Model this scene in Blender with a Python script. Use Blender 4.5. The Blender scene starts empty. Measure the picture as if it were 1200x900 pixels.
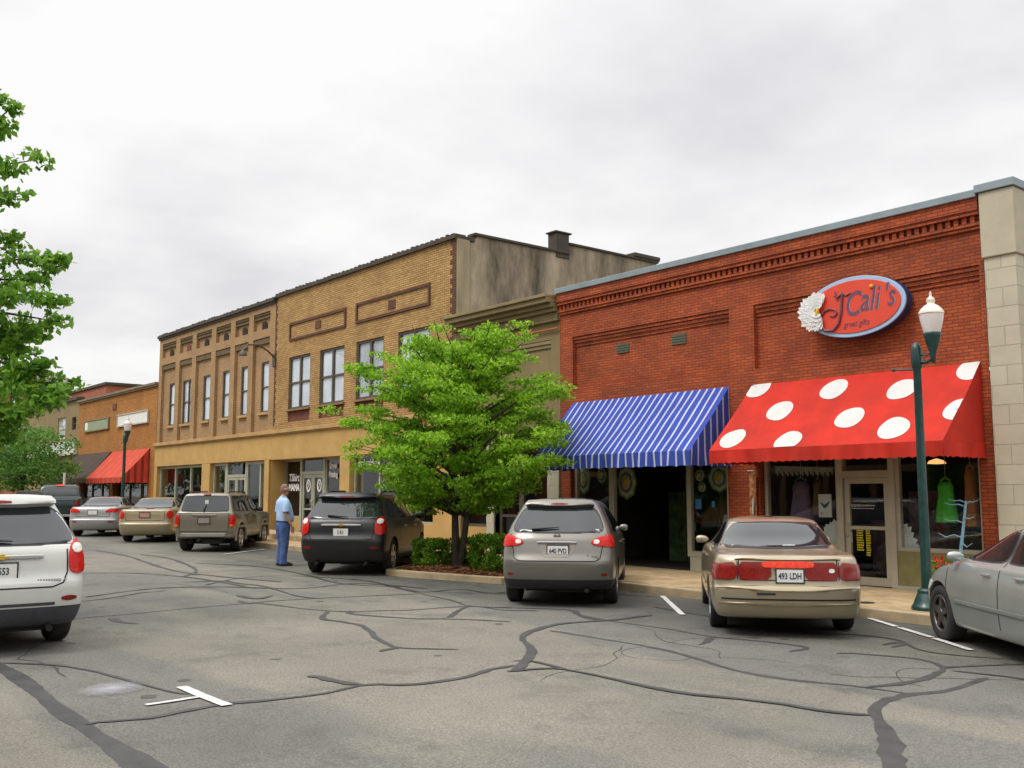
import bpy, bmesh, math, random
import numpy as np
from mathutils import Vector, Matrix
from mathutils.bvhtree import BVHTree

R = math.radians
random.seed(7)
SC = bpy.context.scene
COL = SC.collection

# ------------------------------------------------------------------ camera
cam_d = bpy.data.cameras.new('camera')
cam = bpy.data.objects.new('camera', cam_d)
COL.objects.link(cam)
cam.location = (0, 0, 1.80)
AZ, PITCH = 39.293, 6.378
fwd = Vector((-math.cos(R(AZ)) * math.cos(R(PITCH)), math.sin(R(AZ)) * math.cos(R(PITCH)), math.sin(R(PITCH))))
cam.rotation_euler = fwd.to_track_quat('-Z', 'Y').to_euler()
cam_d.sensor_width = 36
cam_d.lens = 36 * 1172 / 1200
cam_d.clip_start = 0.1
cam_d.clip_end = 3000
SC.camera = cam

# ------------------------------------------------------------------ world and sun
SUN_EL, SUN_ROT = 58, 192
w = bpy.data.worlds.new('World')
SC.world = w
w.use_nodes = True
nt = w.node_tree
nt.nodes.clear()
def N(t, **kw):
    n = nt.nodes.new(t)
    for k, v in kw.items():
        setattr(n, k, v)
    return n
def LK(a, b): nt.links.new(a, b)
out = N('ShaderNodeOutputWorld'); bg = N('ShaderNodeBackground')
bg.inputs['Strength'].default_value = 0.1
LK(bg.outputs[0], out.inputs[0])
sky = N('ShaderNodeTexSky', sky_type='NISHITA')
sky.sun_disc = False
sky.sun_elevation = R(SUN_EL); sky.sun_rotation = R(SUN_ROT)
tc = N('ShaderNodeTexCoord')
sep = N('ShaderNodeSeparateXYZ'); LK(tc.outputs['Generated'], sep.inputs[0])
def M(op, a, b=None, clamp=False):
    n = N('ShaderNodeMath', operation=op); n.use_clamp = clamp
    for i, v in enumerate((a, b)):
        if v is None: continue
        if isinstance(v, (int, float)): n.inputs[i].default_value = v
        else: LK(v, n.inputs[i])
    return n.outputs[0]
zz = M('MAXIMUM', sep.outputs['Z'], 0.0)
den = M('ADD', zz, 0.22)
cx = M('DIVIDE', sep.outputs['X'], den); cy = M('DIVIDE', sep.outputs['Y'], den)
comb = N('ShaderNodeCombineXYZ'); LK(cx, comb.inputs[0]); LK(cy, comb.inputs[1])
n1 = N('ShaderNodeTexNoise'); n1.inputs['Scale'].default_value = 1.15; n1.inputs['Detail'].default_value = 6; n1.inputs['Roughness'].default_value = 0.52
LK(comb.outputs[0], n1.inputs['Vector'])
rp = N('ShaderNodeValToRGB'); LK(n1.outputs[0], rp.inputs[0])
rp.color_ramp.elements[0].position = 0.34; rp.color_ramp.elements[0].color = (0.76, 0.755, 0.78, 1)
rp.color_ramp.elements[1].position = 0.55; rp.color_ramp.elements[1].color = (1.0, 0.995, 0.99, 1)
grad = N('ShaderNodeValToRGB'); LK(sep.outputs['Z'], grad.inputs[0])
els = grad.color_ramp.elements
els[0].position = 0.0; els[0].color = (0.41, 0.41, 0.405, 1)
els[1].position = 1.0; els[1].color = (1, 1, 1, 1)
e = els.new(0.48); e.color = (0.43, 0.428, 0.43, 1)
e = els.new(0.72); e.color = (0.9, 0.9, 0.9, 1)
mul = N('ShaderNodeMix', data_type='RGBA', blend_type='MULTIPLY'); mul.inputs[0].default_value = 1
LK(rp.outputs[0], mul.inputs[6]); LK(grad.outputs[0], mul.inputs[7])
sc = N('ShaderNodeVectorMath', operation='SCALE'); sc.inputs['Scale'].default_value = 20.5
LK(mul.outputs[2], sc.inputs[0])
mx = N('ShaderNodeMix', data_type='RGBA'); mx.inputs[0].default_value = 0.04
LK(sc.outputs[0], mx.inputs[6]); LK(sky.outputs[0], mx.inputs[7])
LK(mx.outputs[2], bg.inputs['Color'])

sd = bpy.data.lights.new('sun', 'SUN')
sd.energy = 1.5; sd.angle = R(22); sd.color = (1.0, 0.96, 0.9)
sun = bpy.data.objects.new('sun', sd); COL.objects.link(sun)
sv = Vector((math.cos(R(SUN_EL)) * math.sin(R(SUN_ROT)), math.cos(R(SUN_EL)) * math.cos(R(SUN_ROT)), math.sin(R(SUN_EL))))
sun.rotation_euler = (-sv).to_track_quat('-Z', 'Y').to_euler()

vs = SC.view_settings
vs.view_transform = 'Standard'; vs.look = 'None'; vs.exposure = 0.22; vs.gamma = 1.0
vs.use_curve_mapping = False
SC.cycles.max_bounces = 6
SC.cycles.transparent_max_bounces = 12
SC.cycles.caustics_reflective = False; SC.cycles.caustics_refractive = False

# ------------------------------------------------------------------ helpers
SLOPE = 0.009
def g(x):                       # street level: it rises gently up the street
    return -SLOPE * max(min(x, 60), -140)

class MB:
    def __init__(s): s.v = []; s.f = []; s.m = []; s.sm = []
    def add(s, verts, faces, m=0, smooth=False):
        o = len(s.v); s.v += [tuple(p) for p in verts]
        for f in faces:
            s.f.append(tuple(i + o for i in f)); s.m.append(m); s.sm.append(smooth)
    def quad(s, a, b, c, d, m=0): s.add((a, b, c, d), ((0, 1, 2, 3),), m)
    def box(s, x0, x1, y0, y1, z0, z1, m=0):
        v = [(x, y, z) for z in (z0, z1) for y in (y0, y1) for x in (x0, x1)]
        s.add(v, ((0, 2, 3, 1), (4, 5, 7, 6), (0, 1, 5, 4), (2, 6, 7, 3), (0, 4, 6, 2), (1, 3, 7, 5)), m)
    def hexa(s, b, t, m=0):     # bottom 4 and top 4 points, both counter-clockwise
        s.add(list(b) + list(t), ((3, 2, 1, 0), (4, 5, 6, 7), (0, 1, 5, 4), (1, 2, 6, 5), (2, 3, 7, 6), (3, 0, 4, 7)), m)
    def tube(s, pts, rad, seg=8, m=0, flat=1.0, smooth=True):
        pts = [Vector(p) for p in pts]
        if isinstance(rad, (int, float)): rad = [rad] * len(pts)
        vs_ = []; n = len(pts)
        ref = None
        for i, p in enumerate(pts):
            d = (pts[min(i + 1, n - 1)] - pts[max(i - 1, 0)]).normalized()
            if ref is None:
                ref = Vector((1, 0, 0)) if abs(d.x) < 0.8 else Vector((0, 1, 0))
            a = (ref - d * ref.dot(d)).normalized(); b = d.cross(a); ref = a
            for k in range(seg):
                t = 2 * math.pi * k / seg
                vs_.append(p + (a * math.cos(t) + b * math.sin(t) * flat) * rad[i])
        fs = []
        for i in range(n - 1):
            for k in range(seg):
                k2 = (k + 1) % seg
                fs.append((i * seg + k, i * seg + k2, (i + 1) * seg + k2, (i + 1) * seg + k))
        s.add(vs_, fs, m, smooth)
        s.add(vs_[:seg], (tuple(range(seg))[::-1],), m); s.add(vs_[-seg:], (tuple(range(seg)),), m)
    def lathe(s, c, prof, seg=20, m=0, axis='z', smooth=True):
        vs_ = []; fs = []
        for r, h in prof:
            for k in range(seg):
                t = 2 * math.pi * k / seg; a, b = r * math.cos(t), r * math.sin(t)
                if axis == 'z': p = (c[0] + a, c[1] + b, c[2] + h)
                else: p = (c[0] + b, c[1] + h, c[2] + a)
                vs_.append(p)
        n = len(prof)
        for i in range(n - 1):
            for k in range(seg):
                k2 = (k + 1) % seg
                fs.append((i * seg + k, i * seg + k2, (i + 1) * seg + k2, (i + 1) * seg + k))
        s.add(vs_, fs, m, smooth)
    def loft(s, rings, m=0, smooth=True, caps=True):
        n = len(rings[0]); vs_ = [p for r in rings for p in r]; fs = []
        for i in range(len(rings) - 1):
            for k in range(n):
                k2 = (k + 1) % n
                fs.append((i * n + k, i * n + k2, (i + 1) * n + k2, (i + 1) * n + k))
        s.add(vs_, fs, m, smooth)
        if caps:
            s.add(rings[0], (tuple(range(n))[::-1],), m); s.add(rings[-1], (tuple(range(n)),), m)
    def prism(s, poly, y0, y1, m=0):    # polygon in x,z pushed from y0 to y1 (front is y0)
        n = len(poly)
        a = [(x, y0, z) for x, z in poly]; b = [(x, y1, z) for x, z in poly]
        s.add(a + b, [tuple(range(n)), tuple(range(n, 2 * n))[::-1]] + [(i, i + n, (i + 1) % n + n, (i + 1) % n) for i in range(n)], m)
    def sheet(s, poly, zf, m=0):         # flat polygon on the ground
        s.add([(x, y, zf(x) if callable(zf) else zf) for x, y in poly], (tuple(range(len(poly))),), m)
    def wall(s, x0, x1, z0, z1, holes, y, rev=0.15, m=0, mr=None, back=None):
        # front wall at y (faces -Y) with rectangular holes (x0,x1,z0,z1[,depth,back material])
        mr = m if mr is None else mr
        xs = sorted(set([x0, x1] + [h[i] for h in holes for i in (0, 1)])); zs = sorted(set([z0, z1] + [h[i] for h in holes for i in (2, 3)]))
        xs = [x for x in xs if x0 <= x <= x1]; zs = [z for z in zs if z0 <= z <= z1]
        for i in range(len(xs) - 1):
            for j in range(len(zs) - 1):
                cx_, cz_ = (xs[i] + xs[i + 1]) / 2, (zs[j] + zs[j + 1]) / 2
                if any(h[0] < cx_ < h[1] and h[2] < cz_ < h[3] for h in holes): continue
                s.quad((xs[i], y, zs[j]), (xs[i + 1], y, zs[j]), (xs[i + 1], y, zs[j + 1]), (xs[i], y, zs[j + 1]), m)
        for h in holes:
            a, b, c, d = h[:4]; dp = h[4] if len(h) > 4 else rev; yb = y + dp
            s.quad((a, y, c), (a, y, d), (a, yb, d), (a, yb, c), mr); s.quad((b, y, d), (b, y, c), (b, yb, c), (b, yb, d), mr)
            s.quad((a, y, d), (b, y, d), (b, yb, d), (a, yb, d), mr); s.quad((b, y, c), (a, y, c), (a, yb, c), (b, yb, c), mr)
            if len(h) > 5 and h[5] is not None:
                s.quad((a, yb, c), (b, yb, c), (b, yb, d), (a, yb, d), h[5])
    def split(s, name, mats, parent=None, bev=None, world=True):
        # every connected piece becomes an object of its own
        par = list(range(len(s.v)))
        def fd(i):
            while par[i] != i: par[i] = par[par[i]]; i = par[i]
            return i
        for f in s.f:
            for k in f[1:]: par[fd(k)] = fd(f[0])
        gr = {}
        for i, f in enumerate(s.f): gr.setdefault(fd(f[0]), []).append(i)
        for fs in gr.values():
            m = MB(); mp = {}
            for i in fs:
                for k in s.f[i]:
                    if k not in mp: mp[k] = len(m.v); m.v.append(s.v[k])
                m.f.append(tuple(mp[k] for k in s.f[i])); m.m.append(s.m[i]); m.sm.append(s.sm[i])
            m.build(name, mats, parent, bev, world)
    def build(s, name, mats, parent=None, bev=None, world=True, angle=None):
        me = bpy.data.meshes.new(name)
        off = Vector(parent.location) if (parent is not None and world) else Vector((0, 0, 0))
        p = parent
        if parent is not None and world:
            while p.parent is not None:
                p = p.parent; off = off + Vector(p.location)
        me.from_pydata([tuple(Vector(v) - off) for v in s.v], [], s.f)
        if not isinstance(mats, (list, tuple)): mats = [mats]
        for mt in mats: me.materials.append(mt)
        me.polygons.foreach_set('material_index', s.m)
        me.polygons.foreach_set('use_smooth', s.sm)
        me.update()
        o = bpy.data.objects.new(name, me); COL.objects.link(o)
        if parent is not None: o.parent = parent
        if bev:
            b = o.modifiers.new('bevel', 'BEVEL'); b.width = bev; b.segments = 2; b.limit_method = 'ANGLE'; b.angle_limit = R(40)
        return o

def thing(name, label, cat, loc=(0, 0, 0), rz=0, group=None):
    o = bpy.data.objects.new(name, None); COL.objects.link(o)
    o.empty_display_size = 0.2
    o.location = loc; o.rotation_euler = (0, 0, rz); o['label'] = label; o['category'] = cat
    if group: o['group'] = group
    return o
def tag(o, label, cat, group=None, kind=None):
    o['label'] = label; o['category'] = cat
    if group: o['group'] = group
    if kind: o['kind'] = kind
    return o
def struct(o): o['kind'] = 'structure'; return o
def copy_tree(o, parent=None):
    c = o.copy(); COL.objects.link(c)
    if parent is not None: c.parent = parent
    for ch in list(o.children): copy_tree(ch, c)
    return c
def text(name, body, size, mat, parent=None, loc=(0, 0, 0), rot=(0, 0, 0), ext=0.004, shear=0.0, align='CENTER', sx=1.0, bold=0.0, space=1.0):
    cu = bpy.data.curves.new(name, 'FONT'); cu.body = body; cu.size = size; cu.extrude = ext; cu.shear = shear
    cu.align_x = align; cu.align_y = 'CENTER'; cu.offset = bold; cu.resolution_u = 3; cu.space_character = space
    t = bpy.data.objects.new(name, cu); COL.objects.link(t)
    dg = bpy.context.evaluated_depsgraph_get()
    me = bpy.data.meshes.new_from_object(t.evaluated_get(dg))
    bpy.data.objects.remove(t); bpy.data.curves.remove(cu)
    me.materials.clear(); me.materials.append(mat)
    o = bpy.data.objects.new(name, me); COL.objects.link(o)
    o.location = loc; o.rotation_euler = rot; o.scale = (sx, 1, 1)
    if parent is not None: o.parent = parent
    return o
FRONT = (R(90), 0, 0)            # text readable from -Y

# ------------------------------------------------------------------ materials
def new_mat(name):
    m = bpy.data.materials.new(name); m.use_nodes = True
    return m, m.node_tree, m.node_tree.nodes['Principled BSDF']
def mk(name, col, rough=0.7, metal=0.0, var=0.15, scale=3.0, bump=0.0, bscale=60.0, coat=0.0, spec=0.5, var2=0.0, col2=None, streak=False):
    m, t, b = new_mat(name)
    b.inputs['Roughness'].default_value = rough; b.inputs['Metallic'].default_value = metal
    b.inputs['Coat Weight'].default_value = coat; b.inputs['Coat Roughness'].default_value = 0.06
    b.inputs['Specular IOR Level'].default_value = spec
    c = t.nodes.new('ShaderNodeTexCoord')
    n = t.nodes.new('ShaderNodeTexNoise'); n.inputs['Scale'].default_value = scale; n.inputs['Detail'].default_value = 8; n.inputs['Roughness'].default_value = 0.65
    src = c.outputs['Object']
    if streak:
        mp = t.nodes.new('ShaderNodeMapping'); mp.inputs['Scale'].default_value = (1, 1, 0.3)
        t.links.new(src, mp.inputs[0]); src = mp.outputs[0]
    t.links.new(src, n.inputs['Vector'])
    r = t.nodes.new('ShaderNodeValToRGB'); t.links.new(n.outputs[0], r.inputs[0])
    r.color_ramp.elements[0].position = 0.33; r.color_ramp.elements[1].position = 0.67
    lo = [max(0, k * (1 - var)) for k in col]; hi = [min(1, k * (1 + var)) for k in (col2 or col)]
    r.color_ramp.elements[0].color = (*lo, 1); r.color_ramp.elements[1].color = (*hi, 1)
    t.links.new(r.outputs[0], b.inputs['Base Color'])
    if bump:
        n2 = t.nodes.new('ShaderNodeTexNoise'); n2.inputs['Scale'].default_value = bscale; n2.inputs['Detail'].default_value = 4
        t.links.new(c.outputs['Object'], n2.inputs['Vector'])
        bp = t.nodes.new('ShaderNodeBump'); bp.inputs['Strength'].default_value = bump; bp.inputs['Distance'].default_value = 0.01
        t.links.new(n2.outputs[0], bp.inputs['Height']); t.links.new(bp.outputs[0], b.inputs['Normal'])
    return m
def brick(name, c1, c2, mortar, bw=0.20, rh=0.066, ms=0.011, stain=0.35, bump=0.6, off=0.5, sc_=0.5):
    m, t, b = new_mat(name)
    b.inputs['Roughness'].default_value = 0.85
    c = t.nodes.new('ShaderNodeTexCoord'); s = t.nodes.new('ShaderNodeSeparateXYZ'); t.links.new(c.outputs['Object'], s.inputs[0])
    ad = t.nodes.new('ShaderNodeMath'); t.links.new(s.outputs[0], ad.inputs[0]); t.links.new(s.outputs[1], ad.inputs[1])
    cb = t.nodes.new('ShaderNodeCombineXYZ'); t.links.new(ad.outputs[0], cb.inputs[0]); t.links.new(s.outputs[2], cb.inputs[1])
    br = t.nodes.new('ShaderNodeTexBrick'); t.links.new(cb.outputs[0], br.inputs['Vector'])
    br.offset = off
    br.inputs['Scale'].default_value = 1; br.inputs['Brick Width'].default_value = bw; br.inputs['Row Height'].default_value = rh
    br.inputs['Mortar Size'].default_value = ms; br.inputs['Mortar Smooth'].default_value = 0.2; br.inputs['Bias'].default_value = 0.0
    br.inputs['Color1'].default_value = (*c1, 1); br.inputs['Color2'].default_value = (*c2, 1); br.inputs['Mortar'].default_value = (*mortar, 1)
    n = t.nodes.new('ShaderNodeTexNoise'); n.inputs['Scale'].default_value = sc_; n.inputs['Detail'].default_value = 9; n.inputs['Roughness'].default_value = 0.7
    t.links.new(c.outputs['Object'], n.inputs['Vector'])
    r = t.nodes.new('ShaderNodeValToRGB'); t.links.new(n.outputs[0], r.inputs[0])
    r.color_ramp.elements[0].position = 0.3; r.color_ramp.elements[0].color = (1 - stain, 1 - stain, 1 - stain, 1)
    r.color_ramp.elements[1].position = 0.62; r.color_ramp.elements[1].color = (1.12, 1.12, 1.12, 1)
    mx_ = t.nodes.new('ShaderNodeMix'); mx_.data_type = 'RGBA'; mx_.blend_type = 'MULTIPLY'; mx_.inputs[0].default_value = 1
    t.links.new(br.outputs['Color'], mx_.inputs[6]); t.links.new(r.outputs[0], mx_.inputs[7]); t.links.new(mx_.outputs[2], b.inputs['Base Color'])
    if bump:
        bp = t.nodes.new('ShaderNodeBump'); bp.inputs['Strength'].default_value = bump; bp.inputs['Distance'].default_value = 0.012; bp.invert = True
        t.links.new(br.outputs['Fac'], bp.inputs['Height']); t.links.new(bp.outputs[0], b.inputs['Normal'])
    return m
def glass(name, tint=(0.9, 0.95, 0.95), refl=1.0, dark=0.0):
    m = bpy.data.materials.new(name); m.use_nodes = True; t = m.node_tree; t.nodes.clear()
    o = t.nodes.new('ShaderNodeOutputMaterial'); tr = t.nodes.new('ShaderNodeBsdfTransparent'); tr.inputs[0].default_value = (*tint, 1)
    gl = t.nodes.new('ShaderNodeBsdfGlossy'); gl.inputs['Roughness'].default_value = 0.02; gl.inputs[0].default_value = (0.95, 0.97, 1, 1)
    fr = t.nodes.new('ShaderNodeFresnel'); ge = t.nodes.new('ShaderNodeNewGeometry'); io = t.nodes.new('ShaderNodeMapRange')
    io.inputs[3].default_value = 1.5; io.inputs[4].default_value = 1 / 1.5; t.links.new(ge.outputs['Backfacing'], io.inputs[0]); t.links.new(io.outputs[0], fr.inputs[0])
    k = t.nodes.new('ShaderNodeMath'); k.operation = 'MULTIPLY'; k.inputs[1].default_value = refl; k.use_clamp = True
    t.links.new(fr.outputs[0], k.inputs[0])
    c = t.nodes.new('ShaderNodeTexCoord'); n = t.nodes.new('ShaderNodeTexNoise'); n.inputs['Scale'].default_value = 1.3
    t.links.new(c.outputs['Object'], n.inputs['Vector'])
    bp = t.nodes.new('ShaderNodeBump'); bp.inputs['Strength'].default_value = 0.03; bp.inputs['Distance'].default_value = 0.05
    t.links.new(n.outputs[0], bp.inputs['Height']); t.links.new(bp.outputs[0], gl.inputs['Normal'])
    mx_ = t.nodes.new('ShaderNodeMixShader'); t.links.new(k.outputs[0], mx_.inputs[0]); t.links.new(tr.outputs[0], mx_.inputs[1]); t.links.new(gl.outputs[0], mx_.inputs[2])
    t.links.new(mx_.outputs[0], o.inputs[0])
    return m
def leafmat(name, col, col2, trans=0.45, scale=1.2):
    m = bpy.data.materials.new(name); m.use_nodes = True; t = m.node_tree; t.nodes.clear()
    o = t.nodes.new('ShaderNodeOutputMaterial'); d = t.nodes.new('ShaderNodeBsdfPrincipled'); tl = t.nodes.new('ShaderNodeBsdfTranslucent')
    d.inputs['Roughness'].default_value = 0.5; d.inputs['Specular IOR Level'].default_value = 0.3
    c = t.nodes.new('ShaderNodeTexCoord'); n = t.nodes.new('ShaderNodeTexNoise'); n.inputs['Scale'].default_value = scale; n.inputs['Detail'].default_value = 5
    t.links.new(c.outputs['Object'], n.inputs['Vector'])
    r = t.nodes.new('ShaderNodeValToRGB'); t.links.new(n.outputs[0], r.inputs[0])
    r.color_ramp.elements[0].position = 0.35; r.color_ramp.elements[0].color = (*col, 1)
    r.color_ramp.elements[1].position = 0.65; r.color_ramp.elements[1].color = (*col2, 1)
    t.links.new(r.outputs[0], d.inputs['Base Color']); t.links.new(r.outputs[0], tl.inputs[0])
    mx_ = t.nodes.new('ShaderNodeMixShader'); mx_.inputs[0].default_value = trans
    t.links.new(d.outputs[0], mx_.inputs[1]); t.links.new(tl.outputs[0], mx_.inputs[2]); t.links.new(mx_.outputs[0], o.inputs[0])
    return m

RED_BRICK = brick('red_brick', (0.47, 0.088, 0.018), (0.33, 0.054, 0.013), (0.16, 0.042, 0.019), bw=0.19, rh=0.058, ms=0.008, stain=0.42, sc_=0.8)
YEL_BRICK = brick('yellow_brick', (0.53, 0.325, 0.11), (0.38, 0.215, 0.068), (0.24, 0.14, 0.055), stain=0.26, sc_=1.1)
BRN_BRICK = brick('brown_brick', (0.43, 0.27, 0.125), (0.36, 0.215, 0.095), (0.28, 0.175, 0.085), stain=0.22, bump=0.3)
DRK_BRICK = brick('dark_brown_brick', (0.17, 0.06, 0.03), (0.12, 0.045, 0.025), (0.07, 0.035, 0.02), stain=0.3)
ORG_BRICK = brick('orange_brick', (0.50, 0.21, 0.035), (0.40, 0.155, 0.026), (0.26, 0.115, 0.03), stain=0.3)
FAR_BRICK = brick('far_red_brick', (0.46, 0.15, 0.07), (0.38, 0.115, 0.055), (0.28, 0.11, 0.065), stain=0.25)
STONE = brick('stone_blocks', (0.50, 0.455, 0.345), (0.46, 0.42, 0.315), (0.36, 0.325, 0.24), bw=0.50, rh=0.31, ms=0.008, stain=0.16, off=0.5)
TAN = mk('tan_stucco', (0.50, 0.315, 0.105), 0.9, var=0.12, scale=1.2, bump=0.25)
TAN_TRIM = mk('tan_trim', (0.44, 0.28, 0.11), 0.8, var=0.15, scale=2)
BROWN_TRIM = mk('brown_trim', (0.25, 0.15, 0.065), 0.85, var=0.15, scale=2)
DKTRIM = mk('dark_brown_flashing', (0.055, 0.042, 0.025), 0.7, var=0.3, scale=3)
OLIVE = mk('olive_stucco', (0.245, 0.18, 0.085), 0.9, var=0.15, scale=0.9, bump=0.2)
OLIVE_D = mk('olive_cornice', (0.25, 0.19, 0.095), 0.85, var=0.2, scale=1.6)
STAINED = mk('stained_plaster', (0.07, 0.056, 0.038), 0.95, var=0.35, scale=1.15, col2=(0.34, 0.275, 0.185), bump=0.35, bscale=14, streak=True)
COPING = mk('grey_metal_coping', (0.26, 0.31, 0.33), 0.45, metal=0.4, var=0.12, scale=2)
VENT = mk('grey_green_vent', (0.10, 0.105, 0.07), 0.8, var=0.2)
DARKHOLE = mk('dark_recess', (0.02, 0.015, 0.012), 0.9)
REDWOOD = mk('reddish_panel', (0.16, 0.05, 0.03), 0.8, var=0.25, scale=3)
ROOF = mk('roof_felt', (0.09, 0.085, 0.08), 0.95)
ALU = mk('aluminium_frame', (0.50, 0.46, 0.36), 0.45, metal=0.3, var=0.12)
ALU_G = mk('pale_green_frame', (0.42, 0.43, 0.33), 0.5, metal=0.2, var=0.12)
BRONZE = mk('brown_window_frame', (0.085, 0.065, 0.042), 0.6, var=0.2)
BLIND = mk('pale_blind', (0.74, 0.78, 0.81), 0.8, var=0.22, scale=0.7)  # uneven tone also imitates dark reflections in the upstairs panes
BLIND_D = mk('grey_blind', (0.50, 0.53, 0.55), 0.8, var=0.35, scale=0.8)
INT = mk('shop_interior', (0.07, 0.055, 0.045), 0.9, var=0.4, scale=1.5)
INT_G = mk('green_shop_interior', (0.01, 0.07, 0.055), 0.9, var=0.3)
PANEL = mk('olive_stall_riser', (0.24, 0.215, 0.085), 0.8, var=0.18, scale=4)
GLASS = glass('shop_glass', (0.80, 0.86, 0.85), 1.0)
WGLASS = glass('upper_glass', (0.92, 0.95, 0.97), 1.5)
WHITE = mk('white_paint', (0.80, 0.80, 0.78), 0.5, var=0.05)
OFFWHITE = mk('offwhite', (0.68, 0.67, 0.62), 0.7, var=0.08)
BLACK = mk('black_plastic', (0.018, 0.018, 0.02), 0.55, var=0.2)
CHROME = mk('chrome', (0.75, 0.75, 0.76), 0.12, metal=1.0, var=0.03)
POSTG = mk('dark_green_paint', (0.008, 0.045, 0.040), 0.38, metal=0.1, var=0.35, scale=9, coat=0.3)

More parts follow.
